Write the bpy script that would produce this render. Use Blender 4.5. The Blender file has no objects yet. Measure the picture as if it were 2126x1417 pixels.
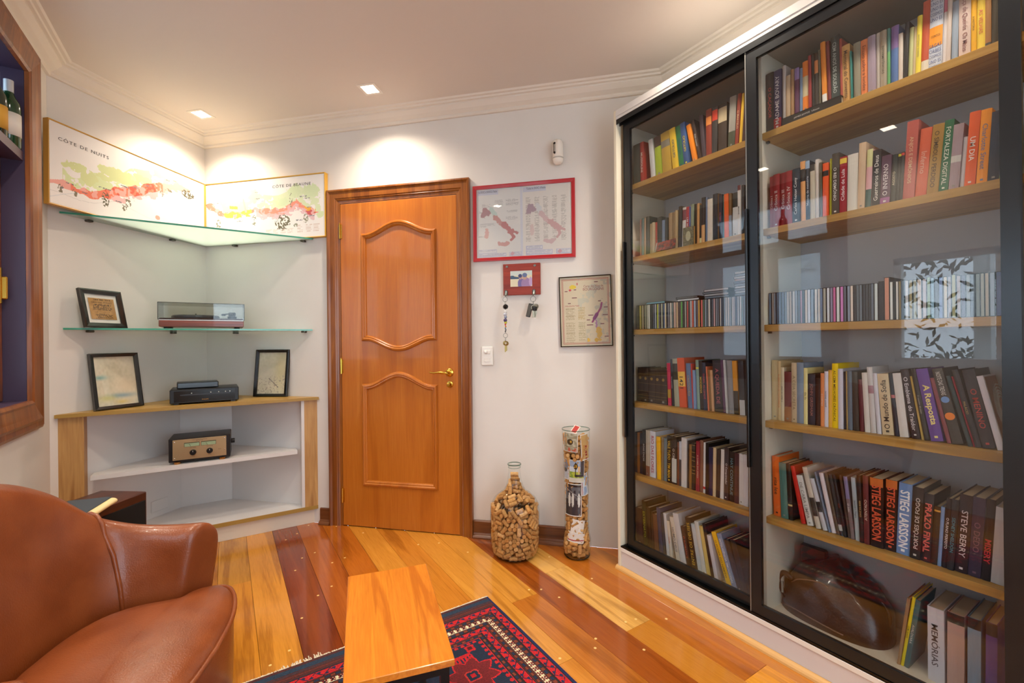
import bpy, bmesh, math, random
import numpy as np
from mathutils import Vector, Matrix
random.seed(7)
SC = bpy.context.scene
COL = SC.collection
PI = math.pi

# ------------------------------------------------------------------ camera
cam_data = bpy.data.cameras.new('camera')
cam = bpy.data.objects.new('camera', cam_data); COL.objects.link(cam)
cam_data.sensor_width = 36.0
cam_data.lens = 36.0 * 936.45 / 2126.0
cam_data.clip_start = 0.02
_y, _p, _r = math.radians(32.434), math.radians(0.028), math.radians(-0.5885)
_f = Vector((math.sin(_y) * math.cos(_p), math.cos(_y) * math.cos(_p), math.sin(_p)))
_rt = Vector((math.cos(_y), -math.sin(_y), 0))
_up = _rt.cross(_f)
_R = _rt * math.cos(_r) + _up * math.sin(_r)
_U = -_rt * math.sin(_r) + _up * math.cos(_r)
cam.matrix_world = Matrix(((_R.x, _U.x, -_f.x, 0), (_R.y, _U.y, -_f.y, 0), (_R.z, _U.z, -_f.z, 1.19), (0, 0, 0, 1)))
SC.camera = cam

# ------------------------------------------------------------------ world, exposure
EXPOSURE = 0.38
SC.view_settings.view_transform = 'Standard'
SC.view_settings.look = 'None'
SC.view_settings.exposure = EXPOSURE
SC.view_settings.gamma = 1.0
SC.view_settings.use_curve_mapping = False
world = bpy.data.worlds.new('daylight'); SC.world = world; world.use_nodes = True
_bg = world.node_tree.nodes['Background']
_bg.inputs['Color'].default_value = (0.72, 0.86, 1.0, 1)
_bg.inputs['Strength'].default_value = 4.5
SPOT_WATTS = 42.0
# ------------------------------------------------------------------ helpers
def hexc(h, a=1.0):
    c = [int(h[i:i + 2], 16) / 255.0 for i in (0, 2, 4)]
    return tuple((v / 12.92 if v <= 0.04045 else ((v + 0.055) / 1.055) ** 2.4) for v in c) + (a,)

MATS = {}
def mat(name, color='808080', rough=0.5, metal=0.0, spec=0.5, coat=0.0, noise=None, bump=0.0, bscale=200.0, emit=None, estr=1.0):
    if name in MATS: return MATS[name]
    m = bpy.data.materials.new(name); m.use_nodes = True; nt = m.node_tree
    b = nt.nodes['Principled BSDF']
    c = hexc(color) if isinstance(color, str) else color
    b.inputs['Base Color'].default_value = c
    b.inputs['Roughness'].default_value = rough
    b.inputs['Metallic'].default_value = metal
    b.inputs['Specular IOR Level'].default_value = spec
    b.inputs['Coat Weight'].default_value = coat
    b.inputs['Coat Roughness'].default_value = 0.08
    if noise:                                   # (scale, second colour, detail)
        tc = nt.nodes.new('ShaderNodeTexCoord'); n = nt.nodes.new('ShaderNodeTexNoise')
        n.inputs['Scale'].default_value = noise[0]; n.inputs['Detail'].default_value = 4
        nt.links.new(tc.outputs['Object'], n.inputs['Vector'])
        mx = nt.nodes.new('ShaderNodeMix'); mx.data_type = 'RGBA'
        mx.inputs[6].default_value = c; mx.inputs[7].default_value = hexc(noise[1])
        rp = nt.nodes.new('ShaderNodeMapRange'); rp.inputs[1].default_value = 0.35; rp.inputs[2].default_value = 0.65
        nt.links.new(n.outputs['Fac'], rp.inputs[0]); nt.links.new(rp.outputs[0], mx.inputs[0])
        nt.links.new(mx.outputs[2], b.inputs['Base Color'])
    if bump:
        tc = nt.nodes.new('ShaderNodeTexCoord'); n = nt.nodes.new('ShaderNodeTexNoise')
        n.inputs['Scale'].default_value = bscale; n.inputs['Detail'].default_value = 3
        nt.links.new(tc.outputs['Object'], n.inputs['Vector'])
        bp = nt.nodes.new('ShaderNodeBump'); bp.inputs['Strength'].default_value = bump; bp.inputs['Distance'].default_value = 0.002
        nt.links.new(n.outputs['Fac'], bp.inputs['Height']); nt.links.new(bp.outputs[0], b.inputs['Normal'])
    if emit:
        b.inputs['Emission Color'].default_value = hexc(emit); b.inputs['Emission Strength'].default_value = estr
    MATS[name] = m
    return m

def wood(name, c1, c2, c3=None, axis='Z', scale=1.0, rough=0.35, coat=0.0, objcol=False, fine=1.0, rings=0.5):
    """grain running along one object axis; objcol multiplies by the object's own colour"""
    if name in MATS: return MATS[name]
    m = bpy.data.materials.new(name); m.use_nodes = True; nt = m.node_tree; L = nt.links
    b = nt.nodes['Principled BSDF']; b.inputs['Roughness'].default_value = rough
    b.inputs['Coat Weight'].default_value = coat; b.inputs['Coat Roughness'].default_value = 0.06
    tc = nt.nodes.new('ShaderNodeTexCoord'); mp = nt.nodes.new('ShaderNodeMapping')
    oi = nt.nodes.new('ShaderNodeObjectInfo')
    s = [22 * scale] * 3; s['XYZ'.index(axis)] = 1.3 * scale
    mp.inputs['Scale'].default_value = s
    ofs = nt.nodes.new('ShaderNodeVectorMath'); ofs.operation = 'ADD'
    mul = nt.nodes.new('ShaderNodeMath'); mul.operation = 'MULTIPLY'; mul.inputs[1].default_value = 37.0
    L.new(oi.outputs['Random'], mul.inputs[0])
    L.new(tc.outputs['Object'], mp.inputs['Vector']); L.new(mp.outputs[0], ofs.inputs[0]); L.new(mul.outputs[0], ofs.inputs[1])
    n1 = nt.nodes.new('ShaderNodeTexNoise'); n1.inputs['Scale'].default_value = 0.55; n1.inputs['Detail'].default_value = 5; n1.inputs['Distortion'].default_value = 1.2
    n2 = nt.nodes.new('ShaderNodeTexNoise'); n2.inputs['Scale'].default_value = 5.0 * fine; n2.inputs['Detail'].default_value = 3
    L.new(ofs.outputs[0], n1.inputs['Vector']); L.new(ofs.outputs[0], n2.inputs['Vector'])
    wv = nt.nodes.new('ShaderNodeMath'); wv.operation = 'SINE'
    wm = nt.nodes.new('ShaderNodeMath'); wm.operation = 'MULTIPLY'; wm.inputs[1].default_value = 30.0
    L.new(n1.outputs['Fac'], wm.inputs[0]); L.new(wm.outputs[0], wv.inputs[0])
    sm = nt.nodes.new('ShaderNodeMath'); sm.operation = 'MULTIPLY_ADD'; sm.inputs[1].default_value = 0.16 * rings; sm.inputs[2].default_value = 0.0
    L.new(wv.outputs[0], sm.inputs[0])
    ad = nt.nodes.new('ShaderNodeMath'); ad.operation = 'ADD'
    L.new(n1.outputs['Fac'], ad.inputs[0]); L.new(sm.outputs[0], ad.inputs[1])
    a2 = nt.nodes.new('ShaderNodeMath'); a2.operation = 'MULTIPLY_ADD'; a2.inputs[1].default_value = 0.35
    L.new(n2.outputs['Fac'], a2.inputs[0]); L.new(ad.outputs[0], a2.inputs[2])
    cr = nt.nodes.new('ShaderNodeValToRGB')
    cr.color_ramp.elements[0].position = 0.45; cr.color_ramp.elements[0].color = hexc(c1)
    cr.color_ramp.elements[1].position = 0.9; cr.color_ramp.elements[1].color = hexc(c2)
    if c3:
        e = cr.color_ramp.elements.new(0.68); e.color = hexc(c3)
    L.new(a2.outputs[0], cr.inputs['Fac'])
    out = cr.outputs['Color']
    if objcol:
        mx = nt.nodes.new('ShaderNodeMix'); mx.data_type = 'RGBA'; mx.blend_type = 'MULTIPLY'; mx.inputs[0].default_value = 1.0
        L.new(out, mx.inputs[6]); L.new(oi.outputs['Color'], mx.inputs[7]); out = mx.outputs[2]
    L.new(out, b.inputs['Base Color'])
    MATS[name] = m
    return m

def attr_mat(name, rough=0.6, bump=0.0, coat=0.0):
    """material that reads the per-face print colours of a mesh"""
    if name in MATS: return MATS[name]
    m = bpy.data.materials.new(name); m.use_nodes = True; nt = m.node_tree
    b = nt.nodes['Principled BSDF']; b.inputs['Roughness'].default_value = rough
    b.inputs['Coat Weight'].default_value = coat
    a = nt.nodes.new('ShaderNodeVertexColor'); a.layer_name = 'print'
    nt.links.new(a.outputs['Color'], b.inputs['Base Color'])
    if bump:
        tc = nt.nodes.new('ShaderNodeTexCoord'); n = nt.nodes.new('ShaderNodeTexNoise'); n.inputs['Scale'].default_value = 400
        bp = nt.nodes.new('ShaderNodeBump'); bp.inputs['Strength'].default_value = bump; bp.inputs['Distance'].default_value = 0.003
        nt.links.new(tc.outputs['Object'], n.inputs['Vector']); nt.links.new(n.outputs['Fac'], bp.inputs['Height']); nt.links.new(bp.outputs[0], b.inputs['Normal'])
    MATS[name] = m
    return m

def thin_glass(name, tint=(0.93, 0.96, 0.95, 1), ior=1.5, rough=0.0, milk=0.0, milkcol=(0.9, 0.98, 0.95, 1)):
    if name in MATS: return MATS[name]
    m = bpy.data.materials.new(name); m.use_nodes = True; nt = m.node_tree; L = nt.links
    nt.nodes.remove(nt.nodes['Principled BSDF'])
    tr = nt.nodes.new('ShaderNodeBsdfTransparent'); tr.inputs[0].default_value = tint
    gl = nt.nodes.new('ShaderNodeBsdfGlossy'); gl.inputs['Roughness'].default_value = rough
    # Schlick reflectance from the angle to the face, the same from either side of the sheet
    ge = nt.nodes.new('ShaderNodeNewGeometry'); dt = nt.nodes.new('ShaderNodeVectorMath'); dt.operation = 'DOT_PRODUCT'
    L.new(ge.outputs['Normal'], dt.inputs[0]); L.new(ge.outputs['Incoming'], dt.inputs[1])
    ab = nt.nodes.new('ShaderNodeMath'); ab.operation = 'ABSOLUTE'; L.new(dt.outputs['Value'], ab.inputs[0])
    iv = nt.nodes.new('ShaderNodeMath'); iv.operation = 'SUBTRACT'; iv.inputs[0].default_value = 1.0; iv.use_clamp = True; L.new(ab.outputs[0], iv.inputs[1])
    pw = nt.nodes.new('ShaderNodeMath'); pw.operation = 'POWER'; pw.inputs[1].default_value = 5.0; L.new(iv.outputs[0], pw.inputs[0])
    f0 = ((ior - 1) / (ior + 1)) ** 2
    fr = nt.nodes.new('ShaderNodeMath'); fr.operation = 'MULTIPLY_ADD'; fr.inputs[1].default_value = 1 - f0; fr.inputs[2].default_value = f0; L.new(pw.outputs[0], fr.inputs[0])
    src = tr.outputs[0]
    if milk:
        tl = nt.nodes.new('ShaderNodeBsdfTranslucent'); tl.inputs[0].default_value = milkcol
        df = nt.nodes.new('ShaderNodeBsdfDiffuse'); df.inputs[0].default_value = milkcol
        m0 = nt.nodes.new('ShaderNodeMixShader'); m0.inputs[0].default_value = 0.35
        L.new(tl.outputs[0], m0.inputs[1]); L.new(df.outputs[0], m0.inputs[2])
        m1 = nt.nodes.new('ShaderNodeMixShader'); m1.inputs[0].default_value = milk
        L.new(tr.outputs[0], m1.inputs[1]); L.new(m0.outputs[0], m1.inputs[2]); src = m1.outputs[0]
    mx = nt.nodes.new('ShaderNodeMixShader')
    L.new(fr.outputs[0], mx.inputs[0]); L.new(src, mx.inputs[1]); L.new(gl.outputs[0], mx.inputs[2])
    L.new(mx.outputs[0], nt.nodes['Material Output'].inputs['Surface'])
    MATS[name] = m
    return m

def link(name, me, mats=None, parent=None, mw=None, smooth=False):
    o = bpy.data.objects.new(name, me); COL.objects.link(o)
    if mats is not None and not me.materials:
        for mm in (mats if isinstance(mats, (list, tuple)) else [mats]): me.materials.append(mm)
    if smooth:
        me.polygons.foreach_set('use_smooth', [True] * len(me.polygons))
    if parent is not None: o.parent = parent
    if mw is not None: o.matrix_local = mw
    return o

def pyd(name, vs, fs, mats=None, parent=None, mw=None, smooth=False):
    me = bpy.data.meshes.new(name); me.from_pydata(vs, [], fs); me.update()
    return link(name, me, mats, parent, mw, smooth)

def bm_obj(name, bm, mats=None, parent=None, mw=None, smooth=False, sharp=None):
    me = bpy.data.meshes.new(name)
    bmesh.ops.recalc_face_normals(bm, faces=bm.faces)
    bm.to_mesh(me); bm.free()
    o = link(name, me, mats, parent, mw, smooth)
    if sharp is not None and smooth:
        me.set_sharp_from_angle(angle=math.radians(sharp))
    return o

def box(bm, x0, x1, y0, y1, z0, z1, bev=0.0, mi=0, segs=1):
    r = bmesh.ops.create_cube(bm, size=1.0)
    vs = r['verts']
    for v in vs:
        v.co = Vector((x0 if v.co.x < 0 else x1, y0 if v.co.y < 0 else y1, z0 if v.co.z < 0 else z1))
    fs = {f for v in vs for f in v.link_faces}
    for f in fs: f.material_index = mi
    if bev > 0:
        es = list({e for v in vs for e in v.link_edges})
        bmesh.ops.bevel(bm, geom=es, offset=bev, segments=segs, profile=0.5, affect='EDGES')

def boxo(name, dims, mats, parent=None, mw=None, bev=0.0, segs=1):
    bm = bmesh.new(); box(bm, *dims, bev=bev, segs=segs)
    return bm_obj(name, bm, mats, parent, mw)

def quad(name, pts, mats, parent=None, mw=None):
    return pyd(name, pts, [tuple(range(len(pts)))], mats, parent, mw)

def prism(bm, pts, z0, z1, mi=0):
    """vertical prism over a plan polygon"""
    a = [bm.verts.new((p[0], p[1], z0)) for p in pts]; b = [bm.verts.new((p[0], p[1], z1)) for p in pts]
    n = len(pts)
    f = [bm.faces.new(a[::-1]), bm.faces.new(b)] + [bm.faces.new((a[i], a[(i + 1) % n], b[(i + 1) % n], b[i])) for i in range(n)]
    for q in f: q.material_index = mi

def lathe(bm, prof, n=32, c=(0, 0, 0), mi=0, closed=False):
    rings = []
    for r, z in prof:
        if r < 1e-5: rings.append([bm.verts.new((c[0], c[1], c[2] + z))])
        else: rings.append([bm.verts.new((c[0] + r * math.cos(2 * PI * k / n), c[1] + r * math.sin(2 * PI * k / n), c[2] + z)) for k in range(n)])
    for a, b in zip(rings, rings[1:]):
        for k in range(n):
            k2 = (k + 1) % n
            if len(a) == 1 and len(b) == 1: continue
            if len(a) == 1: f = bm.faces.new((a[0], b[k2], b[k]))
            elif len(b) == 1: f = bm.faces.new((a[k], a[k2], b[0]))
            else: f = bm.faces.new((a[k], a[k2], b[k2], b[k]))
            f.material_index = mi

def tube(bm, pts, r, n=8, closed=False, mi=0):
    pts = [Vector(p) for p in pts]; N = len(pts); rings = []
    prev = None
    for i, p in enumerate(pts):
        if closed: t = pts[(i + 1) % N] - pts[i - 1]
        else: t = pts[min(i + 1, N - 1)] - pts[max(i - 1, 0)]
        t.normalize()
        if prev is None:
            u = t.orthogonal().normalized()
        else:
            u = prev - t * prev.dot(t)
            u = u.normalized() if u.length > 1e-6 else t.orthogonal().normalized()
        prev = u; w = t.cross(u)
        rr = r[i] if isinstance(r, (list, tuple)) else r
        rings.append([bm.verts.new(p + (u * math.cos(2 * PI * k / n) + w * math.sin(2 * PI * k / n)) * rr) for k in range(n)])
    pairs = list(zip(rings, rings[1:])) + ([(rings[-1], rings[0])] if closed else [])
    for a, b in pairs:
        for k in range(n):
            f = bm.faces.new((a[k], a[(k + 1) % n], b[(k + 1) % n], b[k])); f.material_index = mi
    if not closed:
        bm.faces.new(rings[0][::-1]).material_index = mi; bm.faces.new(rings[-1]).material_index = mi

def sweep(bm, path, prof, closed=False, mi=0, xy=False):
    """mitred sweep of a profile [(a, b)] along a path in the local XZ plane (or XY if xy): a = sideways to the right of travel, b = out of the plane (-y, or +z)"""
    P = [Vector((p[0], p[1])) for p in path]; N = len(P); rings = []
    for i in range(N):
        d1 = (P[i] - P[i - 1]) if (closed or i > 0) else (P[1] - P[0])
        d2 = (P[(i + 1) % N] - P[i]) if (closed or i < N - 1) else (P[-1] - P[-2])
        d1.normalize(); d2.normalize()
        n1 = Vector((d1.y, -d1.x)); n2 = Vector((d2.y, -d2.x))
        mt = (n1 + n2); mt.normalize(); k = 1.0 / max(0.35, mt.dot(n1))
        ring = []
        for a, b in prof:
            q = P[i] + mt * (a * k)
            ring.append(bm.verts.new((q.x, q.y, b) if xy else (q.x, -b, q.y)))
        rings.append(ring)
    m = len(prof)
    for i in range(N if closed else N - 1):
        a, b = rings[i], rings[(i + 1) % N]
        for k in range(m):
            f = bm.faces.new((a[k], a[(k + 1) % m], b[(k + 1) % m], b[k])); f.material_index = mi
    if not closed:
        bm.faces.new(rings[0]).material_index = mi; bm.faces.new(rings[-1][::-1]).material_index = mi

def frame_m(ox, oy, deg, oz=0.0):
    return Matrix.Translation((ox, oy, oz)) @ Matrix.Rotation(math.radians(deg), 4, 'Z')

CX, CY = -0.112, 3.856                         # the far corner of the room
FD = frame_m(CX, CY, -45)                      # door wall: x runs along it away from the corner, -y into the room
FL = frame_m(CX, CY, 45)                       # slanting wall on the other side: x runs towards the corner (negative), -y into the room
FB = frame_m(0, 0, -90)                        # bookcase: x = -Y, y = X (inwards), seen from the room
FN = frame_m(-0.76, 0, 90)                     # long window wall: x = Y, -y into the room

def tag(o, label=None, cat=None, group=None, kind=None):
    if label: o['label'] = label
    if cat: o['category'] = cat
    if group: o['group'] = group
    if kind: o['kind'] = kind
    return o

def root(name, mw, label, cat, group=None):
    o = bpy.data.objects.new(name, None); COL.objects.link(o); o.matrix_world = mw
    o.empty_display_size = 0.05
    return tag(o, label, cat, group)

TEXTS = []
def text(name, s, mw, w, h, m, parent=None, ext=0.0, align='C', squash=True, bold=0.0, shear=0.0, spacing=1.0):
    """lettering that fits a w x h box centred on mw (local XY plane); turned to mesh in one go at the end"""
    TEXTS.append((name, s, mw, w, h, m, parent, align, squash, bold, shear, spacing))

def flush_texts():
    cache = {}; made = []
    for (name, s, mw, w, h, m, parent, align, squash, bold, shear, spacing) in TEXTS:
        k = (s, bold, shear, spacing)
        if k not in cache:
            cu = bpy.data.curves.new('lettering', 'FONT'); cu.body = s; cu.size = 1.0; cu.resolution_u = 2; cu.offset = bold; cu.shear = shear; cu.space_character = spacing
            cu.fill_mode = 'FRONT'
            ob = bpy.data.objects.new('lettering', cu); COL.objects.link(ob); cache[k] = ob
    bpy.context.view_layer.update()
    dg = bpy.context.evaluated_depsgraph_get(); data = {}
    for k, ob in cache.items():
        me = bpy.data.meshes.new_from_object(ob.evaluated_get(dg))
        n = len(me.vertices)
        co = np.empty(n * 3, 'f'); me.vertices.foreach_get('co', co); co = co.reshape(-1, 3)
        fv = [tuple(p.vertices) for p in me.polygons]
        data[k] = (co, fv); bpy.data.meshes.remove(me)
    for ob in cache.values():
        cu = ob.data; bpy.data.objects.remove(ob); bpy.data.curves.remove(cu)
    for (name, s, mw, w, h, m, parent, align, squash, bold, shear, spacing) in TEXTS:
        co, fv = data[(s, bold, shear, spacing)]
        if len(co) == 0: continue
        lo = co.min(0); hi = co.max(0); sz = np.maximum(hi - lo, 1e-6)
        sx, sy = w / sz[0], h / sz[1]
        if squash: sx = min(sx, sy * 1.25); sy = min(sy, sx * 1.9)
        else: sx = sy = min(sx, sy)
        q = (co - (lo + hi) / 2) * np.array([sx, sy, 0])
        if align == 'L': q[:, 0] += sz[0] * sx / 2 - w / 2
        me = bpy.data.meshes.new(name); me.from_pydata(q.tolist(), [], fv); me.update()
        link(name, me, m, parent, mw)

def raster(name, nx, ny, w, h, rgb, m, parent=None, mw=None, bend=None, upright=True):
    """flat print: a grid of nx x ny faces coloured by rgb[ny, nx, 3] (sRGB 0-255, row 0 at the top). upright: in the local XZ plane facing -y"""
    xs = np.linspace(-w / 2, w / 2, nx + 1); zs = np.linspace(h / 2, -h / 2, ny + 1)
    X, Z = np.meshgrid(xs, zs)
    if bend is not None: X2, Y2 = bend(X); co = np.stack([X2, Y2, Z], -1)
    elif upright: co = np.stack([X, np.zeros_like(X), Z], -1)
    else: co = np.stack([X, Z, np.zeros_like(X)], -1)
    I = np.arange((nx + 1) * (ny + 1)).reshape(ny + 1, nx + 1)
    f = np.stack([I[1:, :-1], I[1:, 1:], I[:-1, 1:], I[:-1, :-1]], -1).reshape(-1, 4)
    me = bpy.data.meshes.new(name)
    me.vertices.add(co.size // 3); me.vertices.foreach_set('co', co.reshape(-1).astype('f'))
    me.loops.add(f.size); me.loops.foreach_set('vertex_index', f.reshape(-1).astype('i'))
    me.polygons.add(len(f)); me.polygons.foreach_set('loop_start', np.arange(0, f.size, 4).astype('i'))
    me.update(calc_edges=True)
    c = np.asarray(rgb, 'f').reshape(-1, 3) / 255.0
    c = np.where(c <= 0.04045, c / 12.92, ((c + 0.055) / 1.055) ** 2.4)
    c4 = np.ones((len(f), 4, 4), 'f'); c4[:, :, :3] = c[:, None, :]
    a = me.color_attributes.new('print', 'FLOAT_COLOR', 'CORNER'); a.data.foreach_set('color', c4.reshape(-1))
    return link(name, me, m, parent, mw)

def inpoly(U, V, pts):
    r = np.zeros(U.shape, bool); n = len(pts)
    for i in range(n):
        x1, y1 = pts[i]; x2, y2 = pts[(i + 1) % n]
        if y1 == y2: continue
        c = ((y1 > V) != (y2 > V)) & (U < (x2 - x1) * (V - y1) / (y2 - y1) + x1)
        r ^= c
    return r

def vnoise(U, V, f, seed=0):
    """cheap smooth value noise on arrays"""
    rs = np.random.RandomState(seed); T = rs.rand(64, 64)
    x = U * f; y = V * f; i = np.floor(x).astype(int); j = np.floor(y).astype(int); fx = x - i; fy = y - j
    fx = fx * fx * (3 - 2 * fx); fy = fy * fy * (3 - 2 * fy)
    g = lambda a, b: T[a % 64, b % 64]
    return (g(i, j) * (1 - fx) + g(i + 1, j) * fx) * (1 - fy) + (g(i, j + 1) * (1 - fx) + g(i + 1, j + 1) * fx) * fy

def uvgrid(nx, ny):
    return np.meshgrid((np.arange(nx) + .5) / nx, (np.arange(ny) + .5) / ny)

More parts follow.
